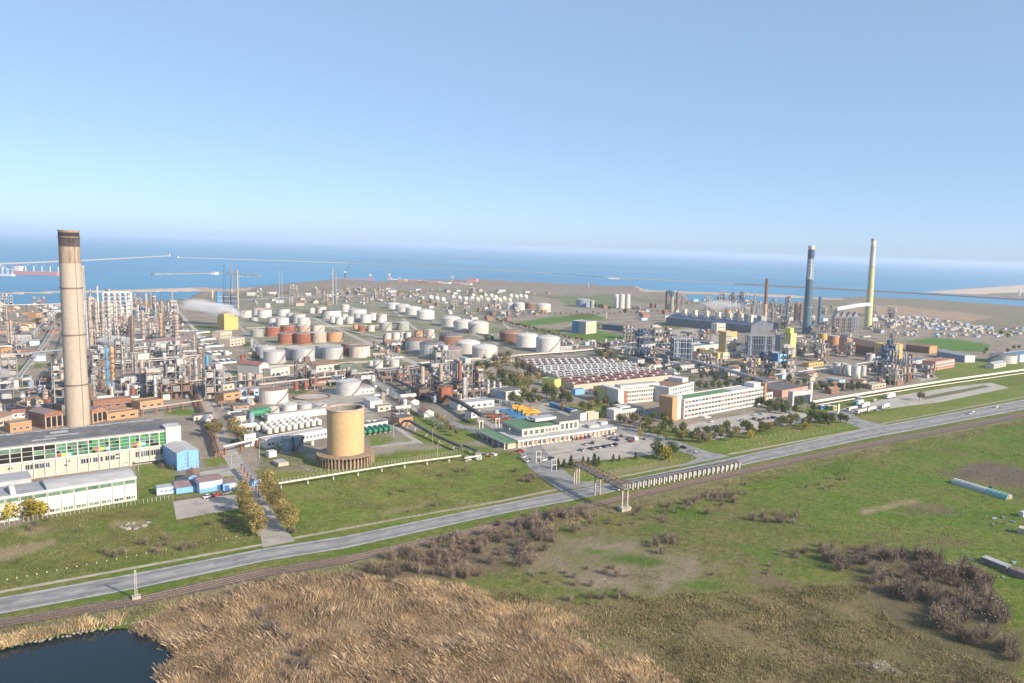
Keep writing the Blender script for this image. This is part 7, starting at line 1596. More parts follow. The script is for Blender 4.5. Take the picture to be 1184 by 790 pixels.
for k, pts in (('olive',[(545,430),(556,436),(567,440),(575,433),(590,438),(600,446),(611,450),(618,458),(604,458),(630,455),(585,425),(622,443),(598,430)]),('dark',[(553,428),(562,430),(580,442),(595,450),(610,440),(624,466),(632,460),(640,462)]),('bare',[(572,424),(580,420),(588,419),(598,424),(606,432),(614,436),(560,422),(640,456),(650,459),(655,462)]),('green',[(549,436),(569,448),(588,455),(606,465),(613,470),(600,471),(592,468),(655,466),(640,466),(583,448)]),('spring',[(557,440),(592,443),(614,462)])):
    for x, y in pts: tree(k, x, y, R.uniform(9,15) if k == 'bare' else R.uniform(7,12.5))
for k, pts in (('green',[(732,491),(744,500),(750,494),(765,502),(780,504),(775,497),(768,488),(756,487),(800,511),(806,507),(817,505),(829,505),(840,499),(852,503),(862,497),(920,490),(931,494),(945,490),(938,486),(948,488),(955,489),(962,491),(972,489),(978,490),(905,476),(897,478),(890,479),(845,510),(920,478),(908,472),(858,497),(887,472),(900,470),(925,472),(941,478)]),('bare',[(722,492),(728,494),(737,489),(745,491),(812,512),(1067,463),(1063,464)]),('spring',[(746,497),(770,497),(833,508),(872,504),(880,503),(886,501),(900,494),(835,500)]),('yellow',[(867,507),(931,497)]),('olive',[(795,506),(806,512),(820,512),(850,506),(890,500),(910,494),(740,508)]),('green',[(760,506),(785,510),(790,502),(824,510),(895,497),(905,494),(914,493),(840,505),(866,503),(880,499),(935,491)])):
    for x, y in pts: tree(k, x, y, R.uniform(7.5,11) if (x, y) not in ((770,497),(746,497)) else 13)
for k, pts in (('olive',[(872,444),(886,445),(900,447),(915,446),(930,449),(940,451),(893,440),(880,438)]),('spring',[(865,446),(944,452),(936,451),(878,446)]),('green',[(907,448),(922,447),(868,442),(950,451),(894,446),(962,452)]),('dark',[(955,452),(970,451),(978,452),(960,448),(948,447),(985,453),(992,452),(930,445),(912,443),(800,452),(808,451),(816,451),(824,450),(832,450),(840,449),(849,450),(855,453)]),('bare',[(990,450),(998,449),(1002,451),(985,447)])):
    for x, y in pts: tree(k, x, y, R.uniform(5,8.5))
for i in range(60):
    t_ = i/59; x, y = (lerp((576,372),(640,388),t_*2.5) if t_ < .4 else lerp((640,388),(800,425),(t_-.4)/.6)); tree('hedge', x+R.uniform(-2,2), y+R.uniform(-1,1), R.uniform(4.5,7))
for i in range(26):
    t_ = i/25; x, y = lerp((700,404),(850,383),t_); tree('hedge', x+R.uniform(-2,2), y+R.uniform(-.8,.8), R.uniform(3.5,5))
for i in range(30):
    x, y = lerp((580,365),(760,362),i/29); tree('hedge', x, y+R.uniform(-1,1.5), R.uniform(2.8,4))
for i in range(60):
    p_ = R.choice([[(690,462),(720,478),(716,490),(680,478)],[(740,430),(800,436),(870,446),(800,440)],[(640,462),(700,470),(700,480),(650,476)],[(690,412),(740,424),(735,432),(700,420)],[(240,500),(262,498),(266,520),(250,520)],[(880,470),(900,474),(960,488),(930,494)]]); a, b = R.choice(p_), R.choice(p_); x, y = lerp(a, b, R.random()); tree(R.choice(['dark','green','olive','bare']), x, y, R.uniform(6,9))
for i in range(44):
    p_ = R.choice([((60,440),(64,400)),((66,385),(72,368)),((55,438),(60,405)),((284,400),(300,420)),((820,437),(880,445)),((700,420),(760,440)),((1120,410),(1184,405)),((1120,385),(1184,392)),((560,392),(640,412)),((640,350),(720,362))]); x, y = lerp(*p_, R.random()); tree('dark', x+R.uniform(-4,4), y+R.uniform(-2,2), R.uniform(3,5))
for r, k, px, py in TREES: tag(r, WORDT[k], 'tree', WORDT[k]+'s', None); LANDTREES = True
# shrubs
SHR = []
def shrub(kind, px, py, s, lab, grp):
    r = R.choice(S_[kind]).at(G(px, py), R.uniform(0,6.28), (s*R.uniform(.85,1.2), s*R.uniform(.85,1.2), s), lab, 'shrub', grp); SHR.append(r)
def scatter(poly, n, kinds, s0, s1, lab, grp, seed):
    rr = random.Random(seed); gs = [G(*p) for p in poly]; wp = [(g.x,g.y) for g in gs]; k = 0; xs_, ys_ = [p[0] for p in wp], [p[1] for p in wp]
    while k < n:
        x, y = rr.uniform(min(xs_),max(xs_)), rr.uniform(min(ys_),max(ys_))
        if inpoly(x, y, wp): px, py = P((x,y,0)); shrub(rr.choice(kinds), px, py, rr.uniform(s0,s1), lab, grp); k += 1
scatter([(385,668),(432,652),(480,634),(560,611),(640,594),(690,590),(670,612),(625,640),(610,658),(570,668),(520,672),(440,676)], 128, ['brown','brown','dark'], .8, 1.75, 'brown leafless shrub in the dense thicket below the railway', 'thicket below the railway', 1)
scatter([(950,648),(1000,636),(1060,640),(1110,652),(1150,684),(1184,735),(1190,770),(1120,750),(1060,712),(1010,684)], 92, ['dark','dark','brown'], 1.2, 2.2, 'dark leafless shrub in the thicket at the lower meadow edge', 'thicket at the lower meadow', 2)
scatter([(290,708),(306,708),(345,748),(362,775),(345,785),(318,755)], 16, ['dark','dark','brown'], .8, 1.3, 'dark leafless shrub inside the reed bed', 'shrubs inside the reeds', 9)
scatter([(640,596),(720,592),(800,574),(860,560),(880,566),(850,588),(780,604),(660,620)], 40, ['pale','brown','dark'], .5, 1.1, 'low brushwood shrub in the belt running on beside the railway', 'brush belt beside the railway', 44)
scatter([(660,640),(760,660),(800,690),(700,690),(600,670)], 14, ['pale','dark'], .5, 1.0, 'low brushwood shrub between the bare ground and the reeds', 'brush at the reed edge', 45)
scatter([(905,640),(960,628),(1010,645),(1000,660),(940,655)], 16, ['brown','dark'], .8, 1.2, 'leafless shrub in the string of bushes leading to the dark thicket', 'string of bushes', 3)
for poly, n, k, s0, s1, lab in (([(748,634),(775,620),(782,630),(760,645)],8,['brown'],.9,1.4,'brown leafless shrub in the round clump on the bare ground'),([(757,592),(800,576),(845,570),(850,580),(800,588),(770,597)],14,['brown','dark','pale'],.9,1.5,'brown shrub in the belt just below the railway pillars'),([(868,600),(905,590),(930,600),(910,612),(880,608)],10,['brown','brown','pale'],.9,1.5,'brown shrub in the clump halfway across the meadow'),([(920,560),(970,545),(985,560),(940,575)],9,['pale','brown'],.6,1.0,'pale low shrub on the upper meadow'),([(640,672),(720,660),(740,690),(660,700)],8,['brown','pale'],.8,1.3,'scattered leafless shrub between reeds and bare ground'),([(880,640),(905,632),(912,650),(890,660)],4,['pale'],.5,.9,'small shrub casting a long shadow on the marsh'),([(780,650),(900,640),(960,690),(820,720)],7,['pale','dark'],.4,.8,'isolated small shrub on the open marsh'),
    ([(110,640),(150,628),(215,622),(225,636),(170,645),(120,652)],13,['brown','pale'],.8,1.25,'brown leafless shrub in the row on the lower lawn'),([(20,614),(55,602),(62,612),(30,620)],4,['brown','pale'],.6,1.0,'brown shrub on the lawn near the yellow trees'),([(590,545),(622,550),(618,560),(598,556)],8,['brown','dark'],.8,1.2,'dark brown shrub bank beside the entrance road'),([(470,590),(500,582),(505,586),(475,595)],4,['pale','brown'],.6,.9,'pale shrub at the roadside edge of the lawn'),([(230,690),(300,672),(330,668),(330,676),(240,700)],6,['dark','pale'],.5,.9,'low shrub between the railway and the reeds'),([(560,500),(580,508),(600,530),(585,532),(560,515)],7,['dark','brown'],.5,1.0,'shrub around the scrap heap by the entrance road')):
    scatter(poly, n, k, s0, s1, lab, lab.split(' ', 1)[1] + ' group', 20+n)
for x, y, s, k, lab in ((468,569,1.0,'brown','round reddish shrub alone on the front lawn'),(511,551,1.0,'brown','grey brown shrub below the white pipeline end'),(531,546,1.1,'brown','first of two touching reddish shrubs by the pipeline end'),(538,545,1.1,'brown','second of two touching reddish shrubs by the pipeline end'),(453,572,.8,'pale','pale thin shrub next to the round reddish one'),(505,572,.7,'pale','thin shrub with long shadow in mid lawn'),(528,570,.6,'pale','smallest thin shrub in mid lawn'),(340,617,1.0,'brown','brown shrub at the foot of the last avenue tree'),(265,606,1.1,'dark','purplish bare shrub on the shaded grass by the avenue'),(243,607,.8,'dark','smaller purplish shrub on the shaded grass by the avenue'),(187,541,.9,'brown','shrub against the glazed hall wall'),(200,543,1.0,'dark','darker shrub beside the blue annex'),(612,534,1.0,'dark','dark shrub between the gate frames')):
    shrub(k, x, y, s, lab, None)
# cars-high bushes of fresh growth by the heater: round bush row
for i, (x, y) in enumerate(((505,489),(511,493),(517,497),(522,501),(528,505))): tree('olive' if i < 3 else 'bare', x, y, 9, None)
for r, k, px, py in TREES[-5:]: tag(r, 'bushy tree in the short row beside the entrance of the lorry yard' if k == 'olive' else 'leafless bushy tree ending the short row by the lorry yard', 'tree', 'short tree row')
for L_ in list(T.values())+list(S_.values()):
    for pr in L_: pr.drop() if not pr.used else None

# reeds and grasses: nobody could count them
def in_world(poly): return [(G(*p).x, G(*p).y) for p in poly]
def sample(poly, n, seed, clump=0.0, cs=.06, excl=()):
    wp = in_world(poly); r = np.random.default_rng(seed); xs_, ys_ = [p[0] for p in wp], [p[1] for p in wp]; out = []; tot = 0
    while tot < n:
        X = r.uniform(min(xs_),max(xs_),n); Y = r.uniform(min(ys_),max(ys_),n); k = npin(X, Y, wp)
        for ex in excl: k &= ~npin(X, Y, ex)
        X, Y = X[k], Y[k]
        if clump:
            f = np.sin(X*cs*2.1+1.3*np.sin(Y*cs*1.7))+np.sin(Y*cs*2.9+1.1*np.sin(X*cs*1.3+2))+np.sin((X+Y)*cs*5)*.5; k = r.random(len(X)) < 1/(1+np.exp(-(f+.6)*clump)); X, Y = X[k], Y[k]
        out.append(np.stack([X,Y],1)); tot += len(X)
        if not len(X): break
    return np.concatenate(out)[:n]
def blades(name, pts, per, h0, h1, wd, mats, lean, seed, tuft=.35, leanvar=.25):
    r = np.random.default_rng(seed); n = len(pts)*per
    b = np.repeat(pts,per,0)+r.normal(size=(n,2))*tuft; cl = 1+.3*np.sin(b[:,0]*.35+np.sin(b[:,1]*.27)*2)
    h = r.uniform(h0,h1,n)*cl; a = r.uniform(0,2*math.pi,n); w = wd*r.uniform(.6,1.4,n)
    l0 = np.arctan2(lean[1],lean[0])+.7*np.sin(b[:,0]*.09)+.6*np.sin(b[:,1]*.13+1); lm = math.hypot(*lean)*(.6+.6*r.random(n)); lx, ly = np.cos(l0)*lm+r.normal(size=n)*leanvar, np.sin(l0)*lm+r.normal(size=n)*leanvar
    ca, sa = np.cos(a)*w/2, np.sin(a)*w/2; z0 = np.zeros(n)
    v = np.stack([np.stack([b[:,0]-ca,b[:,1]-sa,z0],1),np.stack([b[:,0]+ca,b[:,1]+sa,z0],1),np.stack([b[:,0]+lx*h+ca*.5,b[:,1]+ly*h+sa*.5,h*.8],1),np.stack([b[:,0]+lx*h*1.4,b[:,1]+ly*h*1.4,h],1)],1).reshape(-1,3)
    return struct(put(name, raw_mesh(name, v, 4, mats, r.integers(0,len(mats),n))), 'stuff')
POND_W = in_world(POND)
REED = [(148,732),(200,703),(330,670),(425,670),(520,684),(580,705),(640,728),(720,775),(800,830),(900,960),(120,1000),(180,790),(206,757),(192,747)]
blades('reeds', sample(REED, 68000, 3, 1.5, .08, [POND_W, in_world([(282,702),(305,703),(345,742),(375,772),(360,790),(325,765),(300,735)]), in_world([(480,690),(560,705),(540,712),(490,700)])]), 6, .6, 1.3, .075, ['reed_straw','reed_straw','reed_brown'], (-.3,.12), 4, .95)
blades('reeds', sample([(-120,790),(0,752),(85,733),(140,725),(135,714),(60,728),(-120,768)], 2600, 8, 2.0, .1, [POND_W]), 6, 1.0, 2.2, .15, ['reed_straw','dry_blade'], (-.2,.1), 5)
blades('reeds', sample([(440,668),(530,676),(660,712),(760,770),(840,830),(960,980),(760,980),(690,790),(600,725),(500,695)], 6500, 21, 3.5, .09), 5, .7, 1.5, .11, ['reed_straw','reed_brown'], (-.25,.12), 24, .5)
blades('reeds', sample(REED, 5000, 22, 4, .12, [POND_W]), 6, 1.6, 2.5, .12, ['reed_straw','reed_brown','twig_dark'], (-.35,.15), 25, .8)
blades('dry_grass', sample([(640,612),(720,596),(840,560),(1000,527),(1184,490),(1400,450),(1500,740),(1184,690),(1100,640),(960,640),(900,690),(760,695),(640,690),(560,672)], 9000, 31, 3.5, .05), 4, .3, .75, .15, ['dry_blade','grass_blade','twig_dark'], (-.12,.1), 26, .5)
blades('dry_grass', sample([(-120,700),(0,682),(300,626),(262,585),(205,603),(160,582),(0,612),(-120,640)], 2500, 32, 3.5, .09), 4, .25, .6, .14, ['dry_blade','grass_blade'], (-.12,.1), 27, .5)
blades('dry_grass', sample([(338,622),(310,560),(440,545),(545,525),(640,560),(570,582)], 2500, 33, 3.5, .09), 4, .25, .6, .14, ['dry_blade','grass_blade'], (-.12,.1), 28, .5)
blades('dry_grass', sample([(520,680),(640,690),(760,690),(900,680),(1000,676),(1030,720),(1184,790),(1300,960),(840,1000),(720,770),(640,725)], 22000, 11, 2.0, .07), 4, .35, .8, .17, ['dry_blade','dry_blade','dry_blade','grass_blade'], (-.15,.1), 6, .4)
blades('dry_grass', sample([(-200,752),(0,726),(157,700),(306,668),(430,650),(560,614),(720,584),(840,556),(1000,520),(1184,486),(1184,492),(1000,530),(720,596),(560,628),(430,664),(306,680),(157,712),(0,745),(-200,780)], 6000, 12, 1.5, .1, [POND_W]), 4, .3, .8, .16, ['dry_blade','grass_blade','dry_blade'], (-.1,.1), 7, .4)
blades('grass', sample([(640,622),(720,600),(840,562),(1000,527),(1184,490),(1400,450),(1500,740),(1184,690),(1100,640),(960,620),(800,640)], 20000, 13, 1.2, .06), 3, .2, .5, .18, ['grass_blade','grass_blade','dry_blade'], (-.1,.1), 8, .4)
blades('grass', sample([(338,622),(310,560),(440,545),(545,525),(640,560),(570,582)], 11000, 14, 1.2, .09), 3, .15, .42, .14, ['grass_blade','grass_blade','dry_blade'], (-.1,.1), 9, .4)
blades('grass', sample([(-120,700),(0,682),(300,626),(262,585),(205,603),(160,582),(0,612),(-120,640)], 13000, 15, 1.2, .09, [in_world([(200,580),(274,572),(277,589),(204,602)])]), 3, .15, .42, .14, ['grass_blade','grass_blade','dry_blade'], (-.1,.1), 10, .4)
# stones along the pond bank
for i in range(34):
    t_ = i/33; x, y = lerp((2,748),(152,722),t_) if t_ < .8 else lerp((122,727),(185,716),(t_-.8)/.2)
    g = G(x+R.uniform(-3,3), y+R.uniform(-1.5,1.5)); mb = MB(); r_ = R.uniform(.25,.55); mb.ball((0,0,r_*.3), r_, 7, 5)
    mb.v = [(a*R.uniform(.75,1.25), b*R.uniform(.75,1.25), c*R.uniform(.6,.95)) for a, b, c in mb.v]; mb.s = [False]*len(mb.s)
    tag(mb.build('rock', 'stone', None, (g.x,g.y,-.1), R.uniform(0,6)), 'pale angular rock on the bank between pond and railway', 'rock', 'rocks along the pond bank')
# ------------------------------------------------------------------ vehicles
CARC = {'white':(.75,.75,.74),'silver':(.45,.46,.48),'black':(.02,.02,.022),'red':(.4,.03,.03),'dark blue':(.03,.06,.2),'grey':(.18,.18,.19),'green':(.04,.14,.08)}
for k, c in CARC.items(): mat('car_'+k.replace(' ', '_'), c, .3, var=.05, rnd=0, spec=.5)
wm_ = MB(); wm_.tube((0,-.11,0),(0,.11,0),.32,12); WHEEL = wm_.mesh('wheel', 'tyre')
hm_ = MB(); hm_.box(-.03,-.2,-.08,.03,.2,.08); HEAD = hm_.mesh('headlight', 'white_clean'); TAIL = hm_.mesh('tail_light', 'pane_red')
def loft(secs, m=0):
    """secs: (x, half width, z low, z high) along the car"""
    mb = MB(); vs = []
    for x, w, z0, z1 in secs: vs += [(x,-w,z0),(x,w,z0),(x,w*.97,z1),(x,-w*.97,z1)]
    n = len(secs); fs = []
    for i in range(n-1):
        a, b = 4*i, 4*i+4
        for j in range(4): fs.append((a+j, a+(j+1)%4, b+(j+1)%4, b+j))
    fs += [(3,2,1,0),(4*n-4,4*n-3,4*n-2,4*n-1)]; mb.add(vs, fs, m); return mb
def car_proto(col, van=False):
    e = E('parked_car', 'x', 'car', (0,0,0)); m = 'car_'+col.replace(' ', '_')
    if van:
        loft([(-2.4,.95,.35,1.9),(1.3,.95,.35,1.9),(1.75,.93,.35,1.25),(2.4,.85,.4,1.0)]).build('body', m, e); g = loft([(1.28,.9,1.25,1.86),(1.72,.88,1.2,1.27)]); g.build('windscreen', 'glass_dark', e)
    else:
        loft([(-2.1,.74,.42,.8),(-1.95,.84,.3,.92),(-.9,.87,.26,.95),(.75,.87,.26,.93),(1.75,.82,.28,.78),(2.1,.72,.38,.62)]).build('body', m, e)
        loft([(-1.75,.7,.92,.95),(-1.15,.68,.93,1.42),(.25,.68,.93,1.42),(.95,.72,.9,.94)]).build('windows', 'glass_dark', e)
        r = MB(); r.add([(-1.1,-.62,1.432),(.2,-.62,1.432),(.2,.62,1.432),(-1.1,.62,1.432)], [(0,1,2,3)]); r.build('roof', m, e)
    for x in (-1.3,1.3):
        for y in (-.78,.78): put('wheel', WHEEL, e, (x,y,.32))
    for y in (-.55,.55): put('headlight', HEAD, e, (2.08 if not van else 2.38,y,.66)); put('tail_light', TAIL, e, (-2.1 if not van else -2.4,y,.75))
    return Proto(e)
CARS = {k: car_proto(k) for k in CARC}; VAN = car_proto('white', True)
def car(px, py, col, a, where, grp='parked cars', name='car'):
    pr = VAN if col == 'van' else CARS[col]
    pr.at((*G(px,py).xy, .06 if where != 'on the main road' else .1), RZ+rad(a), 1.05, f"{'white van' if col == 'van' else col+' car'} {where}", 'van' if col == 'van' else 'car', grp, ('=', px, py))
for x, y, c in ((662,508.6,'green'),(667,508,'red'),(671.5,507.4,'red'),(676,506.8,'dark blue'),(680.5,506.2,'grey')): car(x, y, c, 90, 'in the row nearest the service building')
for x, y, c in ((672,521.5,'silver'),(684,519.8,'grey'),(691.5,518.4,'silver'),(698,517.4,'dark blue'),(705,516,'silver'),(711,515,'black')): car(x, y, c, 95, 'in the row along the parking island')
for x, y, c in ((677.5,514.6,'silver'),(685,513.2,'black')): car(x, y, c, 60, 'in the middle aisle of the visitor parking')
for x, y, c in ((701.6,505,'white'),(706,504,'silver'),(706,508,'grey'),(710,507.2,'silver'),(713,509.8,'dark blue'),(714.5,507.2,'silver'),(718,505.2,'black'),(709,502.5,'white')): car(x, y, c, R.uniform(40,100), 'in the bunch at the street end of the visitor parking')
for x, y, c in ((734.5,509,'van'),(730,511,'red'),(746.5,508.3,'silver'),(727,508.5,'grey')): car(x, y, c, 70, 'standing out in the open visitor parking')
for x, y, c in ((762.7,509.3,'green'),(776,513.6,'grey'),(790,518.6,'black'),(801,523,'silver')): car(x, y, c, -52, 'along the kerb of the side street')
for x, y, c in ((605,529.5,'silver'),(629,533,'white'),(637,531,'black'),(653.5,538.4,'dark blue'),(611,534,'white')): car(x, y, c, 20, 'near the entrance gate frames')
for x, y, c in ((784,494.5,'white'),(788,495,'silver'),(792,495.3,'white'),(780,494,'silver'),(822,488.5,'white')): car(x, y, c, R.uniform(0,90), 'at the stair end of the long office block')
for x, y, c in ((820,495.5,'white'),(824,494.9,'silver'),(828.5,494.2,'white'),(833,493.4,'silver'),(838,492.6,'white'),(842.5,492,'silver'),(815,496,'grey')): car(x, y, c, 90, 'in the first row of the office parking')
for x, y, c in ((872,485,'black'),(878,486.5,'black'),(883.5,485.4,'grey'),(865.5,490,'black'),(872,480.2,'white'),(882,479.4,'white'),(888.5,484.6,'grey'),(892.5,483.4,'black'),(896,484,'dark blue'),(904.7,483,'white'),(913,482.6,'dark blue'),(918.5,482.4,'white'),(858,487,'silver')): car(x, y, c, R.uniform(10,40), 'scattered over the far half of the office parking')
for x, y, c in ((241,575.5,'white'),(262,571.6,'grey'),(249,574,'red')): car(x, y, c, 20, 'parked before the blue workshop')
for x, y, c in ((1124.6,477,'white'),(1121,479,'silver'),(1152,471.5,'white')): car(x, y, c, 0 if x > 1123 else 180, 'on the main road', 'cars on the main road')
car(1011,463.5,'white',10,'alone on the verge near the lorry park'); car(269.5,512,'black',70,'on the shaded yard beside the access road'); car(602,522.5,'red',-40,'at the mouth of the plant road by the service building')
for L_ in list(CARS.values())+[VAN]: L_.drop() if not L_.used else None
def truck_proto(kind, cab, body):
    e = E('lorry', 'x', 'lorry', (0,0,0)); c = MB(); c.box(4.0,-1.2,.9,6.1,1.2,3.1); c.build('cab', cab, e); g = MB(); g.box(5.2,-1.1,2.0,6.13,1.1,2.85); g.build('windscreen', 'glass_dark', e)
    f = MB(); f.box(-6,-.6,.75,6,.6,.95); f.build('chassis', 'steel_dark', e)
    b = MB()
    if kind == 'tanker': b.tube((-6,0,2.25),(3.6,0,2.25),1.2,16); b.build('tank', body, e)
    elif kind == 'box': b.box(-6.2,-1.25,1.0,3.6,1.25,3.8); b.build('box', body, e)
    elif kind == 'crane': b.box(-6,-1.2,1.0,3.6,1.2,2.2); b.build('bed', body, e); j = MB(); j.bar((-5,0,2.6),(5.5,0,3.9),.7); j.build('jib', body, e)
    else: b.box(-6,-1.25,1.0,3.6,1.25,1.2); b.box(-6,-1.25,1.203,3.6,-1.15,2.1); b.box(-6,1.15,1.203,3.6,1.25,2.1); b.box(-6,-1.147,1.203,-5.9,1.147,2.1); b.build('bed', body, e)
    for x in (-5,-3.8,3.2,5): 
        for y in (-1.05,1.05): o = put('wheel', WHEEL, e, (x,y,.5)); o.scale = (1.55,1.7,1.55)
    return Proto(e)
TK = {'tw':truck_proto('tanker','white_clean','white_paint'),'ts':truck_proto('tanker','white_clean','silver_paint'),'bg':truck_proto('box','white_clean','grey_wall'),'bt':truck_proto('box','clad_blue','grey_wall'),'bw':truck_proto('box','white_clean','white_clean'),'or':truck_proto('crane','orange_paint','orange_paint'),'bl':truck_proto('flat','steel_blue','steel_blue'),'rd':truck_proto('flat','rust_red','rust_red'),'wf':truck_proto('flat','white_clean','steel_grey')}
for k, x, y, a, lab, g_ in (('ts',985,475.5,186,'silver tank lorry first in the queue at the filling station','lorries'),('tw',995.5,478.5,184,'short white tank lorry closest to the main road in the lorry park','lorries'),('tw',1007,476,186,'long white tank lorry behind the short one in the lorry park','lorries'),('bg',1022.5,472.8,188,'grey box lorry at the rear of the parked queue','lorries'),('bt',992.7,468.6,190,'grey box lorry with teal cab in the back row','lorries'),('bw',999.5,471.6,190,'white box lorry between the two parked rows','lorries'),('bw',1029,460.8,185,'white box lorry alone beside the cream pipelines','lorries'),
    ('or',601,474.5,175,'first of four orange crane lorries, at the far corner of the yard','yard lorries'),('or',608.5,476.5,172,'second orange crane lorry in the angled row','yard lorries'),('or',613,479.5,178,'third orange crane lorry in the angled row','yard lorries'),('or',617.5,483,170,'orange crane lorry closest to the service building','yard lorries'),('bl',583,477,-40,'blue flatbed lorry at the end of the yard by the compressor hall','yard lorries'),('bl',592,480,-40,'blue flatbed lorry next to the orange ones','yard lorries'),('bl',598,483.5,-30,'blue flatbed lorry in the middle of the yard','yard lorries'),('bl',606,485.5,-20,'blue flatbed lorry close to the service building','yard lorries'),('rd',573,483.5,-35,'red flatbed lorry first in its row','yard lorries'),('rd',579,487,-35,'red flatbed lorry second in its row','yard lorries'),('rd',584,490,-35,'red flatbed lorry at the end of its row','yard lorries'),('wf',566,479.5,-35,'white cabbed flatbed lorry beside the long white house','yard lorries'),('bl',588,486.5,-35,'blue flatbed lorry between the red and the orange ones','yard lorries'),('wf',603,489.5,15,'white cabbed lorry under the rear wall of the service building','yard lorries')):
    TK[k].at((*G(x,y).xy,.06), RZ+rad(a), 1.0, lab, 'lorry', g_)
for i in range(9):
    x, y = lerp((635,470),(679,483.5),i/8); g = G(x, y); g2 = G(*lerp((635,470),(679,483.5),(i+1)/8)); e = E('container', 'blue shipping container, %s in the long row beside the lorry yard' % ['first','second','third','fourth','fifth','sixth','seventh','eighth','ninth'][i], 'container', g, math.atan2(g2.y-g.y, g2.x-g.x), 'blue containers')
    L_ = (g2-g).length*.96; mb = MB(); mb.box(0,0,.15,L_,2.4,2.75); mb.build('body', 'steel_blue', e); mb = MB()
    for k in range(int(L_/.8)): mb.box(k*.8+.1,-.06,.2,k*.8+.45,-.003,2.7)
    mb.build('corrugation', 'deep_blue' if i % 3 else 'clad_blue', e)
for x, y, c, lab in ((949.5,473,'steel_blue','blue kiosk cabin near the filling station totem'),(958,473.3,'vessel_green','green and white kiosk cabin near the filling station totem'),(963.7,473.8,'yellow_wall','small yellow kiosk next to the filling station totem')):
    g = G(x, y); e = E('kiosk', lab, 'kiosk', g, RZ, 'kiosks'); mb = MB(); mb.box(-1.8,-1.5,0,1.8,1.5,2.8); mb.build('wall', c, e); mb = MB(); mb.box(-2,-1.7,2.803,2,1.7,3); mb.build('roof', 'white_clean', e); mb = MB(); mb.box(-.9,-1.58,.9,.9,-1.503,2.1); mb.build('window', 'glass_dark', e)
g = G(969, 479.5); e = E('price_totem', 'tall slim pale green totem sign at the filling station road', 'sign', g, RZ); mb = MB(); mb.box(-1,-.3,0,1,.3,8.2); mb.build('panel', 'glass_pale_green', e); mb = MB(); mb.box(-.9,-.36,.4,.9,-.303,7.6); mb.build('face', 'white_clean', e)
g = G(993, 463); e = E('bus_shelter', 'flat roofed shelter on the verge in front of the cream pipelines', 'shelter', g, RZ); mb = MB(); mb.box(-4,-2,2.6,4,2,3); mb.build('roof', 'roof_light', e)
for x in (-3.6,3.6):
    for y in (-1.7,1.7): mb = MB(); mb.bar((x,y,0),(x,y,2.6),.2); mb.build('post', 'steel_grey', e)
mb = MB(); mb.box(-3.5,1.6,0,3.5,1.75,2.5); mb.build('back_panel', 'glass_blue', e)

# ------------------------------------------------------------------ street furniture, fences, bridge
def fence(p0, p1, n, h, label, m='post_white', wires=2, cat='fence'):
    a, b = G(*p0), G(*p1); e = E('fence', label, cat, a, 0, None); pm_ = MB(); pm_.box(-.06,-.06,0,.06,.06,h); pm_ = pm_.mesh('post', m)
    for i in range(n): put('post', pm_, e, (b-a)*(i/(n-1)))
    w_ = MB()
    for k in range(wires): z = h*(k+1)/(wires+.3); w_.bar((0,0,z), tuple((b-a)+Vector((0,0,z))), .035)
    w_.build('wire', 'steel_grey', e)
fence((-60,617.5),(161,583),42,2.0,'row of white concrete fence posts in front of the white hall')
fence((322,559.5),(545,521.5),58,2.1,'long row of slim fence posts behind the white lawn pipeline')
fence((161,583),(200,577),9,1.9,'short fence from the white hall to the concrete pad')
fence((204,579),(258,570.5),14,1.8,'dark posts fencing the blue sheds off the concrete pad','steel_dark')
fence((162,541),(160,578),9,1.8,'rust stained fence along the end of the white hall','steel_brown')
def posts(p0, p1, n, lab, grp):
    mb = MB(); mb.box(-.13,-.13,0,.13,.13,.5); me_ = mb.mesh('marker_post', 'post_white')
    for i in range(n): x, y = lerp(p0, p1, i/(n-1)); tag(put('marker_post', me_, None, G(x,y)), lab, 'marker post', grp)
posts((8,671),(296,617),26,'white marker stone in the row along the lower lawn','marker stones, lower lawn')
posts((652,553),(800,529.5),26,'white marker stone in the row on the lawn opposite the railway pillars','marker stones, parking lawn')
posts((845,519),(1002,490.5),34,'white marker stone in the dotted row below the office parking','marker stones, office lawn')
posts((835,513),(930,497),18,'white marker stone in the upper row below the office parking','marker stones, upper office lawn')
posts((400,533),(420,528),3,'white stone beside the ring of the ochre tower','stones by the ochre tower')
# pipe bridge over road and railway
A_, M_, B_ = G(666.4,559.2), G(694,572), G(722,590); e = E('pipe_bridge', 'trussed pipe bridge on concrete legs crossing road and railway', 'bridge', A_, math.atan2(B_.y-A_.y, B_.x-A_.x)); Lb = (B_-A_).length; hb = 9.0
p = MB(); n = 14
for y in (-1.5,1.5):
    for z in (hb, hb+2.6): p.bar((-1,y,z),(Lb+1,y,z),.22)
    for i in range(n+1): x = Lb*i/n; p.bar((x,y,hb),(x,y,hb+2.6),.2); p.bar((x,y,hb+(2.6 if i%2 else 0)),(min(Lb,x+Lb/n),y,hb+(0 if i%2 else 2.6)),.18)
for i in range(n+1): x = Lb*i/n; p.bar((x,-1.5,hb),(x,1.5,hb),.2); p.bar((x,-1.5,hb+2.6),(x,1.5,hb+2.6),.2)
p.build('truss', 'steel_brown', e)
for y in (-.9,-.1,.8): q = MB(); q.tube((-1,y,hb+.5),(Lb+1,y,hb+.5),.3,8); q.build('pipe', R.choice(['beige_rusty','alu_clad']), e)
for t_ in (0, (M_-A_).length/Lb, 1.0):
    for y in (-1.3,1.3): q = MB(); q.box(Lb*t_-.3,y-.3,0,Lb*t_+.3,y+.3,hb-.17); q.build('pillar', 'concrete', e)
q = MB(); q.box(Lb-1.8,-2.4,0,Lb+1.8,2.4,1.6); q.build('base', 'concrete', e)
q = MB(); q.bar((0,0,hb+.4),(0,0,0),.5); q.build('downpipe', 'beige_rusty', e)
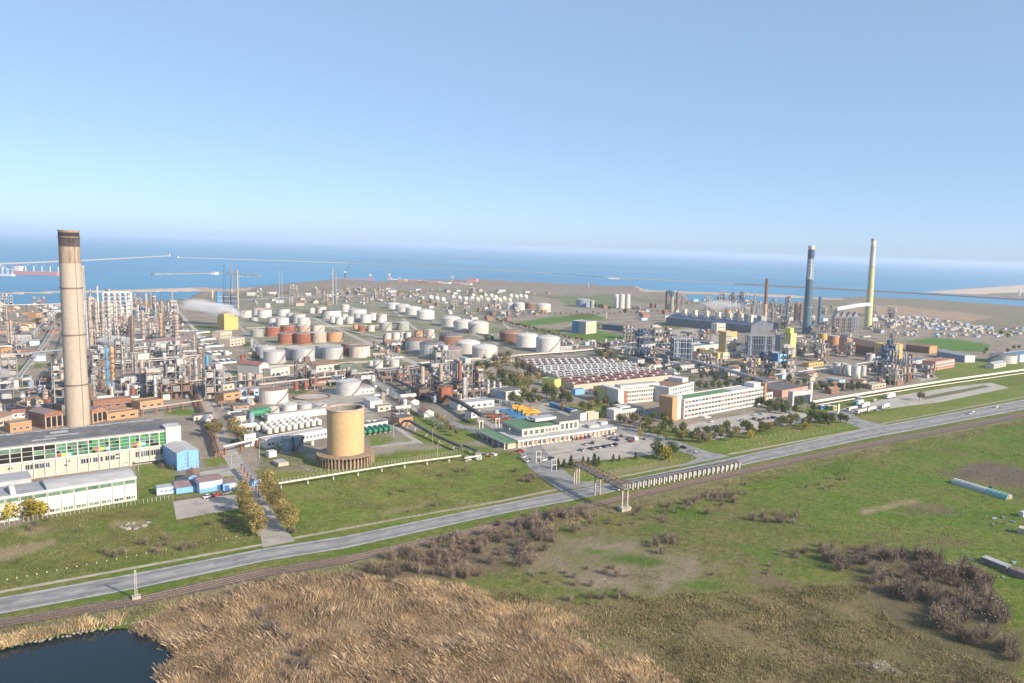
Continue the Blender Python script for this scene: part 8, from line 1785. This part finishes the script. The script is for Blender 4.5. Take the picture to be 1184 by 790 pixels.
v = [G(717,568),G(785,554.2),G(853,541.5)]; e = E('pillar_pipeway', 'long dark pipeway on a row of white concrete pillars beside the road', 'pipeline', v[0], math.atan2((v[2]-v[0]).y,(v[2]-v[0]).x)); Lp = (v[2]-v[0]).length
pb_ = MB(); pb_.box(-.35,-1.5,0,.35,-.8,2.9); pb_.box(-.35,.8,0,.35,1.5,2.9); pb_.box(-.4,-1.7,2.903,.4,1.7,3.4); pm_ = pb_.mesh('pillar', 'post_white')
for i in range(25): put('pillar', pm_, e, (Lp*i/24,0,0))
for y in (-1.1,-.3,.5,1.2): q = MB(); q.tube((0,y,3.8),(Lp,y,3.8),.38,8); q.build('pipe', R.choice(['pipe_dark','steel_dark']), e)
# poles
def pole(px, py, h, label, lamp=True, m='post_white', grp='lamp posts'):
    e = E('lamp_post' if lamp else 'concrete_pole', label, 'lamp post' if lamp else 'pole', G(px,py), RZ, grp)
    mb = MB(); mb.cyl(0,0,0,h,.11,.06,8); mb.build('pole', m, e)
    if lamp: mb = MB(); mb.bar((0,0,h),(1.8,0,h+.4),.1); mb.build('arm', m, e); mb = MB(); mb.box(1.5,-.15,h+.36,2.3,.15,h+.52); mb.build('lamp', 'steel_light', e)
g = G(157.5,692); e = E('pylon', 'lattice concrete railway pylon on a stone block by the reeds', 'pylon', g, RZ); p = MB()
for y in (-.35,.35):
    for x in (-.35,.35): p.bar((x,y,0),(x*.5,y*.5,9),.1)
for i in range(9): s1 = .35*(1-.5*i/9); p.bar((-s1,-s1,i),(s1*.95,-s1*.95,i+1),.1); p.bar((s1,s1,i),(-s1*.95,s1*.95,i+1),.1); p.bar((-s1,s1,i+.5),(-s1,-s1,i+.5),.1); p.bar((s1,-s1,i+.5),(s1,s1,i+.5),.1)
p.build('mast', 'post_white', e); q = MB(); q.box(-1.1,-1.1,0,1.1,1.1,.9); q.build('block', 'concrete', e)
for i, (x, y, h) in enumerate(((256,520,8),(268,545,8),(607,527,9),(566,505,9),(455,505,7),(500,512,8),(440,480,8),(680,504,9),(740,507,9),(800,520,9),(860,482,9),(905,478,9),(760,535,9),(318,521,8),(160,545,8),(228,548,7),(300,530,8),(506,534,9),(470,478,8),(930,482,9),(1040,452,9),(1084,447,9))):
    pole(x, y, h, 'slim lamp post', True, 'post_white' if i % 3 else 'steel_dark'); AUTO.append((bpy.data.objects[COL.objects[-1].parent.name], 'slim lamp post', (x, y)))
for x, y, lab in ((622.5,535.5,'white concrete gate frame on the parking side of the entrance'),(640.5,545,'larger white concrete gate frame on the lawn side of the entrance')):
    e = E('gate_frame', lab, 'gate', G(x,y), RZ, 'entrance gate frames')
    for a in (-1,1): mb = MB(); mb.box(a*1.4-.16,-.16,0,a*1.4+.16,.16,6.4); mb.build('post', 'post_white', e)
    for z in (3.4,6.3): mb = MB(); mb.box(-1.237,-.13,z-.3,1.237,.13,z); mb.build('crossbeam', 'post_white', e)
for x, y, lab in ((556,500,'white concrete portal support at the plant road'),(591,509,'white concrete portal support behind the service building wing'),(575,497,'white concrete portal support near the lorry yard')):
    e = E('portal_support', lab, 'support', G(x,y), RZ, 'portal supports')
    for a in (-1,1): mb = MB(); mb.box(a*1.1-.3,-.3,0,a*1.1+.3,.3,6.5); mb.build('post', 'post_white', e)
    mb = MB(); mb.box(-1.6,-.35,6.503,1.6,.35,7.1); mb.build('crossbeam', 'post_white', e)
# scrap heap
g0 = G(556,529); 
for i in range(16):
    q = g0+UD*R.uniform(-9,9)+VD*R.uniform(-4,5); mb = MB(); s = R.uniform(.8,2.0); mb.box(-s,-s*.6,0,s,s*.6,s*.7)
    mb.v = [(a+R.uniform(-.3,.3),b+R.uniform(-.3,.3),max(0,c+R.uniform(-.2,.3))) for a,b,c in mb.v[:8]]*1+[(a,b,c) for a,b,c in mb.v[8:]]
    tag(mb.build('scrap_piece', R.choice(['white_clean','steel_grey','rust_red','steel_dark','stone']), None, (q.x,q.y,0), R.uniform(0,6)), 'piece of scrap in the untidy heap by the entrance road', 'scrap', 'scrap heap pieces')
for i in range(12):
    q = G(158,608)+Vector((R.uniform(-5,5),R.uniform(-4,4),0)); mb = MB(); s = R.uniform(.5,1.4); mb.ball((0,0,s*.2), s, 7, 5); mb.v = [(a*R.uniform(.8,1.2),b*R.uniform(.8,1.2),c*.5) for a,b,c in mb.v]
    tag(mb.build('rubble_block', R.choice(['stone','concrete','concrete_dark']), None, (q.x,q.y,0)), 'broken concrete lump in the rubble pile on the lower lawn', 'rubble', 'rubble pile on the lawn')
# polytunnel and sheds of the right-hand meadow
a, b = G(1104,558.5), G(1167,577.5); e = E('polytunnel', 'long pale plastic polytunnel alone on the green meadow', 'greenhouse', a, math.atan2(b.y-a.y,b.x-a.x)); Ln = (b-a).length
for t0, t1, m in ((0,.62,'poly_film'),(.62,1,'poly_teal')):
    mb = MB(); k = 10; vs = []
    for x in (Ln*t0, Ln*t1): vs += [(x, 2.6*math.cos(math.pi*i/k), 2.4*math.sin(math.pi*i/k)) for i in range(k+1)]
    mb.add(vs, [(i,i+1,k+2+i,k+1+i) for i in range(k)], 0, True)
    if t0 == 0: mb.add(vs[:k+1], [tuple(range(k+1))])
    else: mb.add(vs[k+1:], [tuple(range(k+1))])
    mb.build('cover', m, e)
for i in range(13): q = MB(); x = Ln*i/12; q.path([(x,2.65*math.cos(math.pi*j/8),2.45*math.sin(math.pi*j/8)) for j in range(9)], .06, 4); q.build('hoop', 'steel_light', e)
mb = MB(); mb.box(Ln+.02,-1,0,Ln+.15,1,2); mb.build('door', 'orange_wall', e)
for p0, p1, d, h, w_, r_, lab in (((1133,650),(1163,662),3.5,2.0,'concrete_dark','roof_grey','long low grey shed at the lower meadow track'),((1166,664),(1184,671),4,2.2,'concrete_dark','roof_purple','mauve roofed low shed at the picture edge of the meadow'),((1176,617),(1192,620.5),4,2.4,'beige_wall','beige_wall','small tan cabin in the garden plots at the picture edge'),((1178,597),(1183,598.5),3,2.2,'white_wall','white_wall','tiny white shed in the garden plots'),((1143,566),(1147,567),2,1.6,'steel_dark','roof_dark','tiny dark hut behind the polytunnel')):
    bld('meadow_shed', lab, 'shed', p0, p1, d, h, w_, r_, 'flat', 'meadow sheds', parapet=0)
for x, y in ((1070,648),(1077,650),(1093,650.5),(1105,652),(1119,656),(1124,648),(1172,651),(1160,668),(1150,600),(1157,604),(1165,607),(1171,604),(1148,607),(1160,599),(1180,610),(1141,597),(1168,614)):
    mb = MB(); s = R.uniform(.4,1.1); mb.box(-s,-s*.5,0,s,s*.5,s*.5); tag(mb.build('scrap_piece', R.choice(['white_clean','poly_teal','steel_grey','pale_blue_wall']), None, G(x,y), R.uniform(0,6)), 'pale litter or plank lying in the meadow garden plots', 'scrap', 'meadow litter')

# ------------------------------------------------------------------ settlement, coast, harbour
HP = [hut_proto(*a) for a in ((10,8,3.4,'cream_wall','roof_light',True),(12,8,4.5,'grey_wall','roof_light',False),(9,7,3.2,'cream_wall','roof_brown',True),(14,8,4,'beige_wall','roof_grey',False),(10,7,3,'pale_blue_wall','roof_blue',True))]
rr = random.Random(77); placed = []
for poly, n in (([(1020,368),(1060,366),(1110,374),(1150,380),(1145,387),(1100,384),(1060,380),(1025,376)],120),([(1050,382),(1100,386),(1140,390),(1110,391),(1050,389),(1022,387)],18),([(1140,383),(1184,378),(1190,388),(1150,390)],14)):
    gs = [G(*p) for p in poly]; wp = [(g.x,g.y) for g in gs]; k = 0
    for _ in range(9000):
        if k >= n: break
        x, y = rr.uniform(min(p[0] for p in wp),max(p[0] for p in wp)), rr.uniform(min(p[1] for p in wp),max(p[1] for p in wp))
        if not inpoly(x,y,wp) or any((x-a)**2+(y-b)**2 < 80 for a,b in placed): continue
        placed.append((x,y)); k += 1; i = rr.randrange(5)
        HP[i].at((x,y,0), RZ+rr.uniform(-.4,.4), rr.uniform(.5,.85), ['cream pale roofed house in the settlement beyond the works','grey flat roofed house in the settlement beyond the works','cream brown roofed house in the settlement beyond the works','larger beige grey roofed block in the settlement beyond the works','pale blue house in the settlement beyond the works'][i], 'house', 'settlement houses')
for h in HP: h.drop()
for r in [o for o in COL.objects if o.name.startswith('plant_hut') and o.get('category') == 'house']: r.name = 'house'
def breakwater(pts, w, h, m, label):
    v = [G(*p,-1.2) for p in pts]; o = v[0].copy(); e = E('breakwater', label, 'breakwater', o, 0, 'breakwaters'); mb = MB(); vs = []
    for i, p in enumerate(v):
        d = (v[min(i+1,len(v)-1)]-v[max(i-1,0)]).normalized(); q = Vector((-d.y,d.x,0)); u = Vector((0,0,h))
        vs += [p-o-q*w/2-Vector((0,0,2)), p-o-q*w/4+u, p-o+q*w/4+u, p-o+q*w/2-Vector((0,0,2))]
    fs = []
    for i in range(len(v)-1):
        for j in range(3): fs.append((4*i+j,4*i+j+1,4*i+5+j,4*i+4+j))
    fs += [(0,1,2,3),(len(vs)-1,len(vs)-2,len(vs)-3,len(vs)-4)]; mb.add(vs, fs); mb.build('mole', m, e)
breakwater([(-200,312),(0,305.8),(100,301.5),(196,296.3)],18,4,'concrete','pale harbour breakwater ending at a small light, behind the tall chimney')
breakwater([(206,298.2),(300,301),(400,304.4),(560,312.5),(640,316.5),(700,321),(790,325.5),(850,328.5)],14,3,'concrete','long thin breakwater running across the whole bay')
breakwater([(850,328.8),(950,334.2),(1060,340),(1184,347.5),(1400,362)],16,4,'rust_brown','dark causeway continuing the breakwater toward the beach')
breakwater([(176,317.5),(230,316.8),(262,317),(300,320)],20,3,'concrete_dark','short jetty with moored boats inside the harbour')
def simple(name, cat, label, px, py, parts, rz=0.0, group=None, z=0.0):
    g = G(px,py,z); e = E(name, label, cat, g, rz, group)
    for pn, m, fn in parts: mb = MB(); fn(mb, 1/SC(px,py)); mb.build(pn, m, e)
    return e
for x, y, lab in ((196,296.6,'small harbour light at the end of the left breakwater'),(206,298.4,'small light at the start of the long breakwater')):
    simple('harbour_light','light tower',lab,x,y,[('tower','white_clean',lambda m,u: m.cyl(0,0,0,2.4*u,.7*u,.5*u,10)),('lantern','roof_red',lambda m,u: m.cyl(0,0,2.4*u+.01,3*u,.4*u,.3*u,8))],0,'harbour lights',2)
simple('water_tower','tower','white tower standing alone on the far beach',1178.5,343,[('tower','white_clean',lambda m,u: m.cyl(0,0,0,6.5*u,.9*u,.8*u,12)),('head','white_clean',lambda m,u: m.cyl(0,0,6.51*u,8*u,1.2*u,1.1*u,12))])
def ship(px, py, Lpx, hull, deck, label, nc=4, sup='white_clean', rz=0.0):
    u = 1/SC(px,py); L_ = Lpx*u; e = E('ship', label, 'ship', G(px,py,-1.2), rz, 'ships'); mb = MB(); h = min(9, L_*.07)
    w = L_*.07; mb.prism([(-L_/2,-w),(L_*.4,-w),(L_/2,0),(L_*.4,w),(-L_/2,w)], -1, h, 0, 1); mb.build('hull', [hull,deck], e)
    mb = MB(); mb.box(-L_*.46,-w*.8,h+.01,-L_*.36,w*.8,h+L_*.09); mb.build('bridge', sup, e); mb = MB(); mb.cyl(-L_*.44,0,h+L_*.09+.01,h+L_*.13,L_*.012,L_*.01,8); mb.build('funnel', 'pane_red', e)
    for i in range(nc):
        x = -L_*.28+L_*.66*i/max(1,nc-1); mb = MB(); mb.bar((x,0,h),(x,0,h+L_*.1),1.6*u*.5); mb.bar((x,0,h+L_*.1),(x+L_*.07,0,h+L_*.14),.8*u*.5); mb.build('deck_crane', 'white_clean', e)
ship(46,318,58,'pink_steel','roof_light','long pink hulled bulk ship moored at the quay behind the tall chimney',5)
ship(3,319,30,'white_clean','roof_light','white ship cut by the picture edge at the quay',2)
ship(456,323.5,16,'white_clean','vessel_green','white and green ship in the dock beside the pink cranes',2)
ship(290,290.8,3.2,'white_clean','white_clean','tiny white vessel far out on the sea',0)
for i, (x, y, L_) in enumerate(((107,306.3,1.6),(148,307,1.4),(184,318,5),(196,317.6,4),(210,317.2,6),(222,317,3),(279,319.5,6),(288,319.6,5),(296,320.3,4))): ship(x, y, L_, 'white_clean', 'white_clean', 'small white boat' , 0); AUTO.append((bpy.data.objects['ship' if False else [o.name for o in COL.objects if o.get('category') == 'ship'][-1]], 'small white boat', (x, y)))
def hcrane(px, py, hpx, m, label, lean=.3):
    u = 1/SC(px,py); h = hpx*u; e = E('harbour_crane', label, 'crane', G(px,py), R.uniform(-.3,.3), 'harbour cranes'); mb = MB()
    for x in (-.8*u,.8*u):
        for y in (-.8*u,.8*u): mb.bar((x,y,0),(x*.6,y*.6,h*.42),.35*u)
    mb.build('portal', m, e); mb = MB(); mb.box(-1.1*u,-1*u,h*.42+.01,1.1*u,1*u,h*.55); mb.build('cab', 'white_clean', e); mb = MB(); mb.bar((0,0,h*.5),(-lean*h,0,h),.45*u); mb.bar((0,0,h*.55),(-lean*h*.55,0,h*.8),.2*u); mb.build('jib', m, e)
for a in ((3,318,15,'white_clean','white quay crane at the picture edge',.5),(9,317.5,12,'white_clean','second white quay crane beside the white ship',.7),(14,317,11,'bluegrey_tank','grey quay crane between the two ships',-.5),(20,316,8,'white_clean','smallest white quay crane at the pink ship',.6),
          (428,325,14,'pink_steel','pink dock crane at the end of the long pink girder',.28),(450,325,15,'pink_steel','pink and white dock crane beside the moored ship',.14),(523,326,11.5,'orange_tank','orange pink dock crane near the red dock shed',.25),(399,322,15,'steel_dark','thin dark dock crane with slanted jib beyond the pink girder',-.35)): hcrane(*a)
simple('dock_girder','girder','very long low pink dock girder beside the water',408,323.5,[('girder','pink_steel',lambda m,u: m.box(-26*u,-1*u,.6*u,25*u,1*u,1.7*u)),('head','orange_wall',lambda m,u: m.box(18*u,-1.5*u,0,24*u,1.49*u,.59*u))],rad(-6))
for i, (x, y, w, h, m, lab) in enumerate(((546.5,326,11,4,'pink_steel','biggest magenta red dock shed at the far end'),(466,325.5,8,3,'orange_wall','orange pink dock shed next to the moored ship'),(480,326,10,2.6,'pink_steel','long pink dock shed in the middle of the dock'),(490,327,12,2.4,'roof_red','dark red dock shed in the middle of the dock'),(503,327.3,10,2.4,'pink_steel','pink dock shed beside the dark red one'),(516,328,9,2,'white_wall','pale dock shed at the orange pink crane'),(529,328.5,10,2,'pink_steel','low pink dock shed before the magenta one'),(541,329.2,8,2,'cream_wall','cream dock shed under the magenta one'))):
    simple('dock_shed','shed',lab,x,y,[('wall',m,lambda q,u,w=w,h=h: q.box(-w/2*u,-12,0,w/2*u,12,h*.75*u)),('roof','roof_light' if i else 'pink_steel',lambda q,u,w=w,h=h: q.box(-w/2*u-.5,-12.5,h*.75*u+.01,w/2*u+.5,12.5,h*.9*u))],rad(-5),'dock sheds')
simple('white_house','building','white block on the harbour jetty behind the lattice towers',248,317.8,[('wall','white_clean',lambda m,u: m.box(-2.4*u,-10,0,2.4*u,10,3*u)),('roof','roof_light',lambda m,u: m.box(-2.5*u,-11,3*u+.02,2.5*u,11,3.3*u))],0,None,1.5)
simple('island_station','building','white station block out on the long breakwater',710,323,[('wall','white_clean',lambda m,u: m.box(-6*u,-12,0,6*u,12,1.4*u)),('roof','roof_light',lambda m,u: m.box(-4*u,-8,1.4*u+.02,3*u,8,2.2*u))],0,None,1.5)
# bund walls in the tank farm
for i, (a, b) in enumerate((((290,402),(360,401)),((360,401),(425,399)),((300,425),(395,421)),((395,421),(440,418)),((285,380),(310,379)),((290,372),(360,382)),((400,381),(480,386)),((440,398),(510,397)),((470,411),(540,422)),((540,422),(600,417)),((510,381),(570,389)),((575,400),(650,411)),((450,366),(500,372)),((375,378),(440,377)),((440,372),(470,377)))):
    g, h = G(*a), G(*b); e = E('bund_wall', 'low pale bund wall among the storage tanks', 'wall', g, math.atan2((h-g).y,(h-g).x), 'bund walls', (a[0]/2+b[0]/2, a[1]/2+b[1]/2)); L_ = (h-g).length
    mb = MB(); mb.box(0,-.25,0,L_,.25,1.3); mb.build('wall', 'concrete', e); mb = MB(); mb.box(-.05,-.35,1.303,L_+.05,.35,1.5); mb.build('coping', 'yard_concrete', e)
# ------------------------------------------------------------------ labels that single things out
SHORT = {'low brown steel structure with vessels':'low brown steel structure','single deck grey steel rack with equipment':'single deck grey steel rack','low pale bund wall among the storage tanks':'low pale bund wall','five deck dark blue steel structure':'five deck navy structure','small tall blue grey flat topped tank':'tall blue grey tank'}
MARKS = [('the tall tan chimney',90,470),('the white boiler frame',136,371),('the orange rendered block',268,462),('the long plant road',230,395),('the yellow steam tower',268,380),('the lattice towers',265,355),('the rust red tanks',333,392),('the silver grey tanks',350,415),('the wine red roofed building',305,432),('the round foundation pad',361,459),('the ochre tower',400,520),('the domed filter vessels',345,495),('the twin thin stacks',325,352),('the silver stack pair',386,352),('the white domed trio',538,382),('the dark domed tanks',508,412),('the heater stacks',510,455),('the compressor hall',572,455),('the gas spheres',530,346),('the grey cube',674,385),('the skylight warehouses',690,430),('the brown sheds',575,360),('the service building',650,510),('the office blocks',800,470),('the long furnace hall',810,378),('the brown chimney',884,375),('the teal chimney',932,384),('the lime yellow chimney',1003,380),('the yellow tower',845,412),('the slate grey hall',903,408),('the four white tanks',982,434),('the brown conveyor hall',985,405),('the cream pipelines',1040,452),('the funnel water tower',776,360),('the red hall',918,457),('the lorry yard',600,480),('the settlement',1085,378),('the big edge tank',1159,420),('the lagoon shore',30,357),('the left service road',50,410),('the harbour jetty',240,318),('the blue sheds',225,570),('the visitor parking',700,515),('the wide tank pipeway',620,412),('the access road',275,540),('the white domed row',475,362),('the dock',480,326)]
ORD = ['','first','second','third','fourth','fifth','sixth','seventh','eighth','ninth','tenth','eleventh','twelfth','thirteenth','fourteenth','fifteenth','sixteenth','seventeenth','eighteenth','nineteenth','twentieth']
def place(px, py):
    n, mx_, my_ = min(MARKS, key=lambda q: (q[1]-px)**2+((q[2]-py)*2.6)**2); dx, dy = px-mx_, (py-my_)*2.6
    if abs(dx) < 14 and abs(dy) < 14: return 'beside '+n
    if abs(dx) > abs(dy): return ('to the right of ' if dx > 0 else 'to the left of ')+n
    return ('in front of ' if dy > 0 else 'behind ')+n
from collections import defaultdict
bag = defaultdict(list)
for o, desc, at in AUTO:
    desc = SHORT.get(desc, desc)
    if at[0] == '=': bag[desc].append((at[1], at[2], o)); continue
    bag[desc+' '+place(*at)].append((at[0], at[1], o))
for lab, mem in bag.items():
    mem.sort(key=lambda q: (round(q[0], 2), q[1]))
    n = len(mem)
    for i, (x, y, o) in enumerate(mem):
        if n == 1: o['label'] = lab
        elif n == 2: o['label'] = lab+', '+('left' if i == 0 else 'right')+' of two'
        elif n <= 20: o['label'] = f"{lab}, {ORD[i+1]} from left"
        else: o['label'] = lab
for r, k, px, py in TREES:
    if r['label'] == WORDT[k]: r['label'] = WORDT[k]+' '+place(px, py); r['group'] = WORDT[k]+' '+place(px, py)
for o in list(COL.objects):
    if o.parent is None and o.type in ('MESH','EMPTY') and 'category' in o and 'kind' not in o: o['kind'] = 'thing'
    if o.parent is not None and o.get('kind') == 'structure': del o['kind']
    if o.parent is not None:
        for k in ('label','category','group'):
            if k in o: del o[k]
